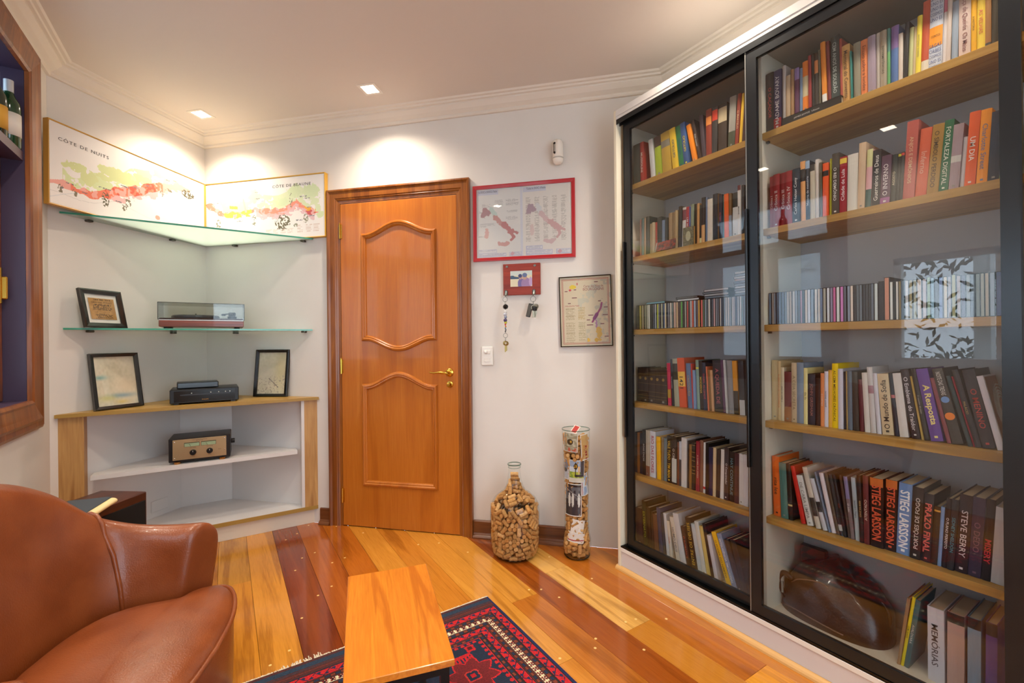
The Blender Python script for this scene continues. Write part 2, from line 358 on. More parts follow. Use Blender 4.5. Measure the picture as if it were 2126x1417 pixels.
ORD = ('zeroth first second third fourth fifth sixth seventh eighth ninth tenth eleventh twelfth thirteenth fourteenth fifteenth sixteenth seventeenth eighteenth nineteenth').split()
TENS = {2: 'twent', 3: 'thirt', 4: 'fort', 5: 'fift', 6: 'sixt'}
def ordinal(n):
    if n < 20: return ORD[n]
    t, u = divmod(n, 10)
    return TENS[t] + ('ieth' if u == 0 else 'y-' + ORD[u])
BOOKS=[
('L1',1.797,1.992,[
(-1.6346,0.0435,0.208,0.004,0,'45483f','thin dark grey-green book'),
(-1.5901,0.0235,0.207,0.007,0,'a8372c','brick-red book with a white upright surname','MUSSOLINI','e8e0d4'),
(-1.5208,0.0252,0.198,0.076,0,'c9c8c6','white leaning book'),
(-1.4932,0.0424,0.199,0.047,0,'a6b834','lime green book with a dark-haired portrait on top','','','t:.0:.26:4a3830'),
(-1.4485,0.0499,0.199,0.057,0,'b8963c','broad mustard book with a grey photo patch','','','b:.2:.17:7c7668'),
(-1.3897,0.0314,0.201,0.101,0,'e2bc37','yellow volume of the three-volume set','^GETÚLIO','2f5a70'),
(-1.357,0.0285,0.201,0.105,0,'2f7a4c','green volume of the three-volume set','^GETÚLIO','26486e'),
(-1.3272,0.027,0.203,0.107,0,'3a5a8c','blue volume of the three-volume set','^GETÚLIO','f0d23c'),
(-1.2817,0.0221,0.183,0.19,0,'ee8a1f','bright orange leaning book'),
(-1.2537,0.0146,0.197,0.192,0,'3a2c26','dark brown leaning book with white lettering','Vida mortal','d8d0c4'),
(-1.2368,0.0182,0.199,0.079,0,'4a4048','dark plum narrow leaning book'),
(-1.2174,0.0266,0.209,-0.004,0,'8c3a2a','rust book with an orange patch near its top','','','b:.16:.17:e48a3c'),
(-1.1894,0.0252,0.204,-0.023,0,'3c3a38','charcoal book with a red label','','','b:.06:.22:d8442c'),
(-1.1623,0.0396,0.206,-0.015,0,'40352c','thick dark brown book with a cream label','','','b:.08:.3:c8b490'),
(-1.1139,0.0295,0.212,-0.052,0,'9a968c','grey photo-covered book','','','b:.68:.3:4a503c'),
(-1.0827,0.0153,0.21,-0.076,0,'8e3a2a','red-brown book with gold capitals','O MARTELO','d8b48c'),
(-1.0658,0.0117,0.205,-0.076,0,'e0b437','narrow yellow book'),
(-1.0531,0.0132,0.185,-0.073,0,'46302c','dark maroon book half behind the door stile'),
]),
('L2',1.8,1.619,[
(-1.6033,0.0128,0.191,-0.002,0,'b08474','thin dusty pink book'),
(-1.5901,0.0144,0.192,-0.02,0,'6c8078','thin grey-green book'),
(-1.5753,0.0121,0.19,-0.02,0,'b49474','thin tan book'),
(-1.5623,0.0219,0.194,-0.018,0,'3f443a','dark olive book'),
(-1.5384,0.0162,0.154,-0.013,0,'b09a70','short straw-coloured book'),
(-1.5214,0.0152,0.156,-0.01,0,'c2b08c','short cream book'),
(-1.5053,0.0151,0.154,-0.008,0,'c0503e','coral red book'),
(-1.4887,0.0257,0.174,-0.008,0,'3c4038','blackish olive book'),
(-1.4622,0.0176,0.153,-0.02,0,'76869a','steel blue book'),
(-1.4438,0.0159,0.16,-0.018,0,'3b3d36','dark grey-olive book'),
(-1.4223,0.0215,0.178,-0.008,0,'a58a64','broad tan book with dark script'),
(-1.3997,0.011,0.176,-0.021,0,'8d7450','brown-tan book'),
(-1.3873,0.0166,0.182,-0.015,0,'b49a70','tall light tan book'),
(-1.3699,0.0171,0.195,-0.04,0,'2e2a26','black-brown book'),
(-1.3521,0.0193,0.186,-0.038,0,'d4cfc8','white book with a maroon label','','','b:.06:.26:7a3844'),
(-1.3311,0.018,0.184,-0.031,0,'b0333c','crimson book with white capitals','UM MUNDO','e4d8d0'),
(-1.3121,0.0068,0.181,-0.027,0,'4a5a9a','thin blue book'),
(-1.3046,0.0162,0.189,-0.026,0,'8a9478','pale olive book'),
(-1.2877,0.017,0.186,-0.024,0,'3a362c','dark umber book'),
(-1.2693,0.0125,0.184,-0.019,0,'c8955c','orange-tan book'),
(-1.2562,0.0107,0.174,-0.017,0,'30302c','narrow black book','','','b:.85:.12:d0c890'),
(-1.2445,0.0167,0.203,-0.014,0,'35302c','black book with a peach lower part','','','b:.6:.4:d4a46c'),
(-1.2271,0.0089,0.2,-0.015,0,'6a7a94','thin dull blue book'),
(-1.2176,0.0244,0.189,-0.014,0,'ddd3c2','broad cream book'),
(-1.1916,0.0215,0.205,-0.007,0,'2e2f33','thick black book'),
(-1.1692,0.0082,0.201,-0.007,0,'6a4a22','brown and gold book'),
(-1.1601,0.0156,0.193,-0.007,0,'2c2c3a','dark navy book with red and white lettering','ÚLTIMO','c84a50'),
(-1.1439,0.0068,0.187,-0.008,0,'3c6c66','thin teal book'),
(-1.1356,0.0199,0.189,-0.002,0,'f06a28','vivid orange book'),
(-1.1146,0.0124,0.186,-0.005,0,'7a5a34','brown book with a grey lower half','','','b:.5:.5:8f959c'),
(-1.1016,0.0241,0.184,-0.016,0,'d5d4d0','broad white book with a black top','','','t:0:.33:33322f'),
(-1.0759,0.0131,0.208,-0.009,0,'e4e0d8','tall white book with a dark red top','MANHÃ','2a2624','t:0:.1:6a2c2c'),
(-1.062,0.011,0.206,-0.007,0,'3c3a3a','charcoal book half behind the door stile'),
]),
('L4',1.812,0.873,[
(-1.6378,0.0354,0.177,-0.014,0,'3c2c22','dark brown gilt encyclopedia volume','','','g'),
(-1.602,0.0349,0.175,-0.014,0,'3c2c22','dark brown gilt encyclopedia volume','','','g'),
(-1.5667,0.0406,0.174,-0.014,0,'3c2c22','dark brown gilt encyclopedia volume','','','g'),
(-1.5256,0.0323,0.173,-0.014,0,'3c2c22','dark brown gilt encyclopedia volume','','','g'),
(-1.4923,0.0406,0.173,-0.01,0,'3c2c22','dark brown gilt encyclopedia volume','','','g'),
(-1.4431,0.0188,0.205,0.03,0,'c8385a','pink and ochre mottled book','','','b:.62:.2:b8963c'),
(-1.4225,0.0125,0.225,0.036,0,'23323e','navy book with white capitals','SUA HISTÓRIA','c8ccd0'),
(-1.4057,0.0265,0.227,0.051,0,'a5aa98','grey-green book with a black upper part','','','t:.1:.34:262c2c'),
(-1.3775,0.0387,0.232,0.056,0,'d8552c','fiery orange book with black brushed numerals','1421','241410','b:.28:.3:f0c050'),
(-1.3356,0.0251,0.208,0.052,0,'5f7ca6','steel blue book with ochre letters','CRISTÓVÃO','c0a468'),
(-1.3098,0.0071,0.208,0.044,0,'cf3b2d','thin red book'),
(-1.3021,0.0132,0.178,0.026,0,'7f9cc8','short sky blue book'),
(-1.288,0.0152,0.225,0.029,0,'8aa79c','sage green book with a yellow dot','','','b:.15:.03:e8e04c'),
(-1.2707,0.0173,0.222,0.037,0,'2e2a2a','black book with yellow capitals','MODERNA','e8c43c'),
(-1.2522,0.0179,0.214,0.041,0,'2f3a50','slate blue book with red capitals','ISABEL ALLENDE','c0505c'),
(-1.2328,0.0064,0.197,0.045,0,'e8835c','thin salmon book'),
(-1.2259,0.0127,0.182,0.04,0,'8a6a40','short bronze book'),
(-1.212,0.0114,0.182,0.044,0,'d0a277','short peach book'),
(-1.1992,0.0384,0.226,0.045,0,'34363e','very thick charcoal book with red and white letters','A QUEDA DE','b8606c'),
(-1.1589,0.0131,0.228,0.052,0,'5a3c5c','purple book'),
(-1.1447,0.0102,0.229,0.051,0,'c7cdd2','narrow white book'),
(-1.1332,0.0225,0.227,0.036,0,'8f949c','broad grey book'),
(-1.1093,0.0208,0.226,0.035,0,'dc9a2c','amber book with a black lower half','','','b:.56:.44:2a2622'),
(-1.0834,0.0228,0.228,0.034,0,'2a2e38','blue-black book with a white foot','','','b:.72:.28:c8ccd0'),
]),
('L5',1.808,0.5,[
(-1.6581,0.0141,0.21,-0.002,0,'2c2a2e','thin black book'),
(-1.6435,0.0154,0.21,-0.014,0,'a6652c','thin copper-brown book'),
(-1.6271,0.0181,0.21,-0.011,0,'2c2e40','thin navy book'),
(-1.6067,0.0211,0.23,-0.007,0,'201f1f','black book with white capitals','BOAS CAÇAS','d8d8d4'),
(-1.5847,0.0244,0.232,-0.013,0,'c2b8a4','cream-grey book with a brown foot','','','b:.78:.22:8a5a40'),
(-1.5589,0.0346,0.231,-0.009,0,'d6dae4','thick white book with red capitals','RIO DAS FLORES','b03248'),
(-1.5132,0.024,0.21,0.012,0,'f6bc12','bright yellow book'),
(-1.4883,0.012,0.211,-0.019,0,'8a7658','khaki book'),
(-1.475,0.02,0.209,-0.015,0,'6d8088','blue-grey book'),
(-1.4538,0.0283,0.227,-0.016,0,'2a2622','black book with yellow capitals','VALE TUDO · TIM MAIA','e4c43c'),
(-1.4238,0.0269,0.228,-0.011,0,'38332f','dark book with a white picture foot','O CEMITÉRIO','d8d4cc','b:.46:.5:c8d0cc'),
(-1.3953,0.0104,0.205,-0.016,0,'7a4a34','narrow brown book'),
(-1.3841,0.0127,0.21,-0.016,0,'c0c8d4','narrow pale blue book with a black foot','','','b:.4:.6:30343c'),
(-1.3706,0.0273,0.231,-0.017,0,'d4d2cf','broad white book'),
(-1.3421,0.0115,0.221,-0.021,0,'1e2024','narrow black book'),
(-1.3295,0.0129,0.207,-0.017,0,'8d642c','old-gold book'),
(-1.3154,0.018,0.216,-0.014,0,'241e1c','black leather book with gilt bands','','','r'),
(-1.2949,0.0184,0.228,-0.02,0,'98303a','crimson book with cream capitals','A DAMA DO JOGO','e0ccac'),
(-1.2757,0.0145,0.235,-0.024,0,'8a5c48','rosy brown book'),
(-1.2597,0.0133,0.228,-0.026,0,'e2e4e8','white book with a small red square','','','b:.87:.05:c83030'),
(-1.245,0.0152,0.229,-0.021,0,'211d1e','black patterned book'),
(-1.2291,0.0185,0.213,-0.02,0,'2a2848','indigo book'),
(-1.2096,0.0144,0.215,-0.023,0,'d6c09a','cream-tan book'),
(-1.1945,0.0163,0.211,-0.04,0,'3a2f2a','dark umber book'),
(-1.1765,0.0173,0.214,-0.034,0,'dedad6','white book with small red letters'),
(-1.1575,0.0206,0.227,-0.028,0,'453a3c','brown-grey book with white script','O Conquistador','e0dcd8'),
(-1.1353,0.0244,0.213,-0.022,0,'2f2620','black-brown book with pale blue capitals','HAY CONTINUE','6a94a4'),
(-1.1096,0.0179,0.211,-0.018,0,'54343a','maroon-brown book'),
(-1.0901,0.0201,0.212,-0.013,0,'d6d6d8','white book with grey letters'),
(-1.0685,0.0191,0.213,-0.007,0,'cfcfd6','white book half behind the door stile'),
]),
('L6',1.812,0.127,[
(-1.6489,0.0399,0.188,0.059,0,'4a3438','purple-brown book'),
(-1.6062,0.0261,0.234,0.059,0,'33301c','tall olive-black book with yellow-green capitals','EXTERNATO','a8b434'),
(-1.578,0.0239,0.21,0.06,0,'33261c','dark brown book with red and white letters'),
(-1.5519,0.0139,0.195,0.054,0,'3a2a22','thin umber book'),
(-1.5353,0.0263,0.188,0.066,0,'6a4430','chestnut book'),
(-1.5063,0.0232,0.228,0.078,0,'3c4460','navy book with a tan edge'),
(-1.4806,0.0152,0.208,0.088,0,'2c3a44','dark teal book'),
(-1.4628,0.0165,0.213,0.099,0,'cfd3d8','narrow white book'),
(-1.4444,0.0163,0.181,0.108,0,'ddd5c4','cream book with a red title','^Sapiens','b83a34'),
(-1.4052,0.0229,0.21,0.19,0,'d8d0c0','cream book with a bird drawing','HOMO DEUS','54606c'),
(-1.3786,0.0312,0.235,0.198,0,'d3d5d8','thick white book'),
(-1.3441,0.0196,0.187,0.192,0,'3c2622','dark red-brown book with reddish letters','O ROMANCE','b85c40'),
(-1.3223,0.029,0.234,0.164,0,'2d2420','black-brown book with yellow capitals','^ENTRE OS DEUSES','d0b03c'),
(-1.2903,0.0209,0.214,0.177,0,'c2ccd0','pale blue-white book'),
(-1.2668,0.0209,0.233,0.178,0,'d4d6d0','white book with an orange edge'),
(-1.2438,0.0189,0.219,0.186,0,'d8c070','straw yellow book'),
(-1.2228,0.0165,0.236,0.194,0,'242428','black book with a blue figure'),
(-1.2043,0.0183,0.193,0.203,0,'d2d0d8','short white book'),
(-1.1504,0.0232,0.221,0.354,0,'f2c024','golden yellow book with grey capitals','O PODER DO HÁBITO','6a5a20'),
(-1.1253,0.0238,0.223,0.343,0,'8a9ab8','blue-grey book with white capitals','INTELIGÊNCIA EMOCIONAL','e8ecf0'),
(-1.1,0.0214,0.208,0.316,0,'2e2e38','charcoal book with white script'),
(-1.0767,0.0235,0.215,0.268,0,'232228','black book half behind the door stile'),
]),
('R1',1.8,1.992,[
(-0.9556,0.028,0.235,-0.003,0,'3a3632','black book with red letters','O CAÇADOR','b84a40'),
(-0.9259,0.028,0.23,-0.01,0,'3a3450','navy and red book with white capitals','^MADAME BOVARY','d8d0cc','b:.8:.2:a83030'),
(-0.8934,0.0113,0.204,-0.007,1,'bdb3ac','white-grey book on the lying black book'),
(-0.8814,0.0158,0.159,-0.01,1,'b49a7c','tan book on the lying black book'),
(-0.8643,0.0107,0.176,-0.004,1,'a07c58','brown book on the lying black book'),
(-0.8519,0.016,0.174,-0.006,1,'5c3450','plum book with a lilac top','','','t:0:.25:8c74a8'),
(-0.8344,0.0094,0.166,-0.006,1,'6e84a0','thin blue-grey book'),
(-0.824,0.0192,0.184,-0.003,1,'e07c24','orange book with a cream middle','','','b:.3:.4:c8b890'),
(-0.8032,0.0101,0.196,0.004,1,'9a3434','narrow red book'),
(-0.792,0.009,0.198,0.008,1,'2e2c28','narrow black book'),
(-0.782,0.0119,0.193,0.006,1,'3a332c','dark book with an orange patch','','','b:.14:.24:d08448'),
(-0.7692,0.0071,0.199,0.009,1,'5a5440','thin olive book'),
(-0.7574,0.0145,0.22,0.025,1,'e08a2c','bright orange book with a white foot','','','b:.85:.15:e4e0d8'),
(-0.7418,0.0109,0.216,0.027,1,'7a3230','maroon book'),
(-0.7301,0.0266,0.221,0.007,1,'39423e','thick black-green book with white capitals','CEM ANOS DE SOLIDÃO','b8c0b8'),
(-0.7024,0.0071,0.201,0.011,1,'a04a3c','narrow brick and teal book'),
(-0.6943,0.0229,0.202,0.014,0,'cc9c5e','tan book with dark lettering','Memorial do Convento','5a4430'),
(-0.6706,0.0056,0.172,0.016,0,'2f7c74','thin teal book'),
(-0.6629,0.0196,0.192,0.002,0,'8c8672','grey-olive book'),
(-0.642,0.0191,0.19,0.002,0,'e38650','salmon-orange book with dark lettering','Ensaio sobre a lucidez','7a4430'),
(-0.6221,0.0204,0.19,-0.001,0,'9e8c98','mauve book'),
(-0.6012,0.0117,0.191,-0.004,0,'c6bdb0','off-white book'),
(-0.589,0.0168,0.189,-0.004,0,'a39682','grey-tan book with dark capitals','INTERMITÊNCIAS','54503f'),
(-0.571,0.0077,0.187,-0.004,0,'4a7a70','teal and green book','','','b:.4:.6:5c9c5c'),
(-0.5627,0.0187,0.188,-0.013,0,'5876a8','blue book with a violet top','','','t:0:.38:84689c'),
(-0.5433,0.0109,0.155,-0.011,0,'cfc1b4','cream book'),
(-0.5316,0.0102,0.18,-0.04,0,'2e2e30','tall black book'),
(-0.5207,0.0104,0.159,-0.038,0,'c2c48c','pale green-yellow book'),
(-0.5099,0.0082,0.155,-0.038,0,'ccb890','sand-coloured book'),
(-0.5014,0.0114,0.181,-0.038,0,'ecd64c','lemon yellow book with grey capitals','ANTÔNIO TORRES','8a8450'),
(-0.4895,0.0172,0.217,-0.038,0,'c1583a','red-orange book with a cream block','','','b:.82:.14:ddd2bc'),
(-0.4717,0.0298,0.217,-0.037,0,'cdd2dc','very wide white book with blue pattern and orange label','','','p'),
(-0.4414,0.0085,0.202,-0.036,0,'dcd4d2','white book with a pink top','','','t:0:.22:c87084'),
(-0.4324,0.0101,0.199,-0.036,0,'cfc0b6','off-white slim book'),
(-0.4205,0.0134,0.175,-0.027,0,'9aa8b8','pale blue-grey book'),
(-0.4043,0.0248,0.185,-0.014,0,'d4bdb3','thick pale pink book with red and grey title','Eça de Queirós  Os Maias','8a5a5c'),
(-0.3785,0.011,0.173,-0.01,0,'eab02a','deep yellow book with dark letters','A HISTÓRIA','6a5020'),
(-0.3669,0.0161,0.169,-0.01,0,'e8c84a','yellow book with red letters','AS VELHAS','c8603c'),
(-0.3502,0.0118,0.162,-0.008,0,'a0703e','brown book with a dark square foot','','','b:.9:.06:403c38'),
(-0.3376,0.0123,0.157,-0.016,0,'3a3222','black and gold speckled book'),
]),
('R2',1.797,1.619,[
(-0.9458,0.0155,0.203,-0.006,0,'94262a','dark red set volume with white script','^Crônica I','d8c0b8'),
(-0.9295,0.0222,0.205,-0.004,0,'94262a','dark red set volume with white script','^Crônica II','d8c0b8'),
(-0.906,0.0201,0.204,-0.009,0,'94262a','dark red set volume with white script','^Crônica III','d8c0b8'),
(-0.8851,0.023,0.203,-0.01,0,'94262a','dark red set volume with white script','^Crônica IV','d8c0b8'),
(-0.8591,0.0251,0.203,-0.004,0,'2c3a44','blue-black book with white letters','^Carlos Heitor Cony','d8d8d4'),
(-0.833,0.0165,0.224,-0.001,0,'e2a468','apricot book with a black middle','','','b:.13:.2:2c2a28'),
(-0.8155,0.0148,0.22,0.001,0,'2b3038','black book with a pale blue top','^Matéria de memória','c8ccd0','t:0:.13:94aac0'),
(-0.7997,0.0151,0.201,-0.006,0,'c6bba4','cream book with a black top','','','t:0:.12:302e2a'),
(-0.7839,0.0123,0.215,-0.005,0,'d8cfc4','white narrow book'),
(-0.7707,0.0087,0.199,-0.005,0,'5c5644','olive and gold book'),
(-0.7609,0.0187,0.192,-0.01,0,'e85a24','orange-red book with a black badge and cream label','','','b:.14:.1:2a2624'),
(-0.7395,0.0084,0.202,-0.015,0,'b0ac2c','thin olive yellow book'),
(-0.7306,0.0224,0.214,-0.015,0,'4c463e','taupe book with white capitals','O REI DEMÔNIO','e8e4dc'),
(-0.7071,0.0206,0.194,-0.017,0,'9a2230','crimson book with white script and a gold top','^Cidade de Lula','e8d4d4','t:.03:.09:e0c040'),
(-0.6854,0.0306,0.194,-0.02,0,'dbd5c6','very thick cream-white book'),
(-0.6541,0.0193,0.221,-0.033,0,'d2b492','tall peach-cream book'),
(-0.634,0.0163,0.192,-0.043,0,'d8a4a0','yellow, pink and teal banded book','','','m'),
(-0.6157,0.0224,0.183,-0.035,0,'2c2a2c','black book with white and yellow letters','^Guerreiros de Deus','e0dcd0'),
(-0.5928,0.0251,0.156,-0.047,0,'5c3f50','plum book with a pink foot','^O INVERNO','e0d4d4','b:.86:.14:a0588c'),
(-0.5662,0.0121,0.152,-0.057,0,'262c28','green-black book','^AGOSTO','c8c0a0'),
(-0.5537,0.0088,0.153,-0.057,0,'2a2a2a','black book with a yellow dot','','','b:.02:.05:d8d040'),
(-0.5444,0.0081,0.152,-0.057,0,'2a2624','black book with a red dot','','','b:.02:.05:d03828'),
(-0.5353,0.0278,0.24,-0.061,0,'bc5c50','thick rose-brick book with cream capitals','ANJOS E DEMÔNIOS','dcb48c'),
(-0.5065,0.0265,0.206,-0.083,0,'d4603f','coral red book','Inferno','dca088'),
(-0.4786,0.0265,0.206,-0.085,0,'a8803c','gold-brown book with dark capitals','O SÍMBOLO PERDIDO','4a3418'),
(-0.4508,0.0207,0.208,-0.081,0,'2c6a48','green book with white capitals','FORTALEZA DIGITAL','d8dcc8'),
(-0.4287,0.0219,0.187,-0.075,0,'a58f94','mauve-tan book with a pale band','','','b:.48:.1:c8c4bc'),
(-0.4056,0.0094,0.146,-0.07,0,'ccc4c4','narrow white book'),
(-0.3957,0.0226,0.209,-0.069,0,'e8622c','orange book with white capitals and blue shapes','UM DIA','f0e4d8'),
(-0.3711,0.0216,0.206,-0.061,0,'f0962a','amber book with grey-blue script','Charlotte Street','6a7490'),
(-0.348,0.022,0.191,-0.055,0,'2c3444','navy book'),
(-0.3249,0.005,0.154,-0.05,0,'b4dc4c','thin lime book'),
]),
('R4',1.815,0.873,[
(-0.9556,0.0246,0.234,-0.007,0,'cdbb90','cream-tan book'),
(-0.9306,0.0112,0.231,-0.008,0,'cfb685','straw book with orange letters','A CIDADE E OS CACHORROS','c86a30'),
(-0.9191,0.0122,0.207,-0.008,0,'d6c9a8','cream book with black condensed capitals','^O BEIJO DE CINE','2a2620'),
(-0.9064,0.0252,0.191,-0.008,0,'6a2a2a','maroon book with a copper foot','','','b:.7:.3:9c6c40'),
(-0.8808,0.0199,0.226,-0.008,0,'cdb893','beige book with grey capitals','A CEIA SECRETA','8a7650'),
(-0.8605,0.0236,0.227,-0.008,0,'7e8fa0','blue-grey book'),
(-0.8365,0.013,0.208,-0.008,0,'e8dc96','pale yellow book with black capitals','Elis, Eu','2a2618'),
(-0.8231,0.0248,0.187,-0.008,0,'2a2a34','black book with pinkish capitals','JOHN GRISHAM','a06a60'),
(-0.7979,0.0176,0.173,-0.008,0,'3a2018','dark red-brown leaning book'),
(-0.7799,0.0112,0.192,-0.008,0,'e08a50','orange leaning book with white capitals','O CORTIÇO','f0dcc8'),
(-0.7684,0.012,0.199,-0.008,0,'dad6e0','white leaning book with dark capitals','^JEAN P. SASSON','2a2a38'),
(-0.7559,0.0109,0.204,-0.008,0,'e8b040','amber leaning book'),
(-0.7447,0.0188,0.228,-0.008,0,'f8d40a','broad bright yellow leaning book','AS CEM MELHORES CRÔNICAS','5a4a08'),
(-0.7243,0.0151,0.21,-0.002,0,'d0ced8','lilac-white leaning book'),
(-0.7082,0.0058,0.201,0,0,'2c2c30','narrow charcoal leaning book'),
(-0.701,0.005,0.203,0.005,0,'b89a5c','very thin tan leaning book'),
(-0.6956,0.0133,0.204,0.005,0,'64727e','grey-blue leaning book'),
(-0.6795,0.0159,0.202,0.018,0,'3a362e','dark olive-brown leaning book'),
(-0.6618,0.0119,0.176,0.026,0,'602830','maroon leaning book'),
(-0.6471,0.0153,0.2,0.04,0,'dcd6cc','cream-white leaning book'),
(-0.63,0.015,0.22,0.047,0,'d0ccc8','white leaning book with a pink photo patch','','','b:.28:.12:a88088'),
(-0.6128,0.0113,0.2,0.055,0,'d6d6de','plain white leaning book'),
(-0.5985,0.0294,0.199,0.069,0,'d8c49e','thick cream leaning book with dark letters','^O Mundo de Sofia','3c3a34'),
(-0.5665,0.0104,0.204,0.08,0,'27323e','navy leaning book with a red patch','','','b:.35:.05:c06a6a'),
(-0.554,0.0218,0.203,0.088,0,'ddd8d0','broad cream-white leaning book'),
(-0.5239,0.0205,0.217,0.129,0,'33282c','black leaning book with white script','O Emblema do Traidor','e0dcdc'),
(-0.5006,0.0061,0.197,0.141,0,'c2a24c','narrow old-gold leaning book'),
(-0.4929,0.0111,0.221,0.147,0,'33302c','black leaning book with grey letters','O caçador de pipas','a8a490'),
(-0.4779,0.0286,0.221,0.163,0,'6a4796','broad purple leaning book with big yellow letters','A Resposta','f4e08c'),
(-0.4425,0.0097,0.196,0.197,0,'8e4a50','rose-brown leaning book'),
(-0.4306,0.0248,0.225,0.206,0,'48443e','taupe-black leaning book with blue and orange discs','NOITE DAS TREVAS','dcd8d0','d'),
(-0.3965,0.0092,0.206,0.23,0,'34484c','dark teal leaning book'),
(-0.3866,0.005,0.205,0.229,0,'a0283a','thin red leaning book'),
(-0.3812,0.0133,0.225,0.221,0,'3a383e','charcoal leaning book with gold and white letters','PALÁCIO','b8a060'),
(-0.367,0.0266,0.224,0.188,0,'38363a','very broad dark grey leaning book with red scribble','O MENINO','b84038'),
(-0.3375,0.014,0.208,0.2,0,'dcdae2','white leaning book with a ringed plate cover','','','w'),
]),
('R5',1.808,0.5,[
(-0.9481,0.0266,0.231,0.02,0,'e0661a','orange book with black lowercase letters','rita lee','2a1c10'),
(-0.9181,0.0253,0.211,0.035,0,'527a70','grey-teal book'),
(-0.8914,0.0155,0.213,0.039,0,'25221f','black book with gold-line drawing','','','b:.72:.03:c8b070'),
(-0.847,0.0148,0.21,0.178,0,'c62a1e','scarlet leaning book'),
(-0.8264,0.0213,0.18,0.209,0,'d6d6d0','white leaning book with grey capitals','DE CARA LIMPA','8a8a84'),
(-0.7955,0.0166,0.217,0.215,0,'c8bfae','cream leaning book with a black label','','','b:.5:.3:3c3630'),
(-0.7739,0.015,0.181,0.241,0,'c6c9d0','white leaning book with a black wave','','','b:.45:.2:2a2a2e'),
(-0.756,0.0069,0.209,0.223,0,'707a8c','slate leaning book'),
(-0.7474,0.0141,0.207,0.195,0,'dcd4d8','white leaning book with a tiny black foot mark'),
(-0.7321,0.0096,0.21,0.178,0,'5a4c3a','brown patterned leaning book'),
(-0.7213,0.0118,0.209,0.171,0,'2f3438','blue-black leaning book with a white foot','','','b:.82:.1:c0c4c4'),
(-0.7083,0.0089,0.211,0.167,0,'242022','black leaning book with red letters','ELES','a84a34'),
(-0.6978,0.0081,0.213,0.124,0,'4a3428','dark tan leaning book'),
(-0.6886,0.0114,0.211,0.101,0,'7a6a6a','taupe book with a lilac top','O ódio','e4dcd8','t:0:.36:8078a0'),
(-0.6749,0.0128,0.213,0.058,0,'a8b8c0','pale blue book with black script','Setembro Negro','2a3038'),
(-0.6614,0.0117,0.226,0.034,0,'2a2020','black book with gold capitals','REDE DA JIHAD','d0a868'),
(-0.6488,0.0148,0.228,0.012,0,'6a2f30','maroon book with cream capitals','^ATENTADO','d8c4b4'),
(-0.6318,0.0349,0.227,-0.004,0,'2a1714','thick black book with a flaming top, first of two','STIEG LARSSON','d85a34','t:0:.12:c86a24'),
(-0.5956,0.0294,0.23,-0.027,0,'2a1714','thick black book with a flaming top, second of two','STIEG LARSSON','d85a34','t:0:.12:c86a24'),
(-0.5652,0.0334,0.228,-0.042,0,'6d92c6','thick blue book with huge white capitals','STIEG LARSSON','f0f4f4'),
(-0.5307,0.0256,0.225,-0.049,0,'2c211c','black-brown book with white italic capitals','^PORTÕES DE FOGO','dcd4cc'),
(-0.5042,0.022,0.211,-0.054,0,'26262a','black book with salmon-red capitals','PRAZO FINAL','e06a60'),
(-0.4812,0.0142,0.179,-0.061,0,'33261c','short dark brown book with gold letters','','','b:.06:.03:d8a040'),
(-0.466,0.0084,0.181,-0.058,0,'7a9cc8','narrow short blue book'),
(-0.4565,0.0122,0.211,-0.066,0,'241e24','black book with small white capitals','O PLANO PERFEITO','e0dce0'),
(-0.4437,0.0149,0.212,-0.065,0,'24242a','black book with teal capitals','SIDNEY SHELDON','4a94a8'),
(-0.4279,0.0272,0.231,-0.062,0,'2c2029','thick plum-black book with white and gold title','STEVE BERRY','dcd4dc'),
(-0.3993,0.0259,0.231,-0.058,0,'3a304a','thick dark violet book','O DEDO','7a5a70'),
(-0.3723,0.0179,0.233,-0.063,0,'211b1e','black book with red capitals','MISERY','c83040'),
(-0.3528,0.0286,0.216,-0.058,0,'b4b2b4','thick book turned with its grey page edges outward'),
]),
('R6',1.84,0.127,[
(-0.5755,0.0082,0.228,-0.124,0,'a8835e','tan book leaning on the yellow one'),
(-0.5667,0.0081,0.238,-0.137,0,'e8d428','thin yellow leaning book with black letters','COM OLHOS','4a4410'),
(-0.5582,0.0128,0.233,-0.137,0,'3f6c70','thin teal leaning book with white letters','AVALOVARA','c8d4d4'),
(-0.4977,0.0385,0.228,-0,0,'d2d4de','very thick white book with fine black lines','MEMÓRIAS','4a4a52'),
(-0.4547,0.0378,0.232,-0.012,0,'c6a8a0','thick pink-beige book with a black and gold top','','','t:0:.13:2a2622'),
(-0.4095,0.0282,0.24,-0.01,0,'7f9ab2','thick blue-grey book with a black and gold top','','','t:0:.13:2a2622'),
(-0.3727,0.0233,0.243,-0.013,0,'5f4890','thick purple book with a black and gold top','','','t:0:.15:2a2622'),
]),
]
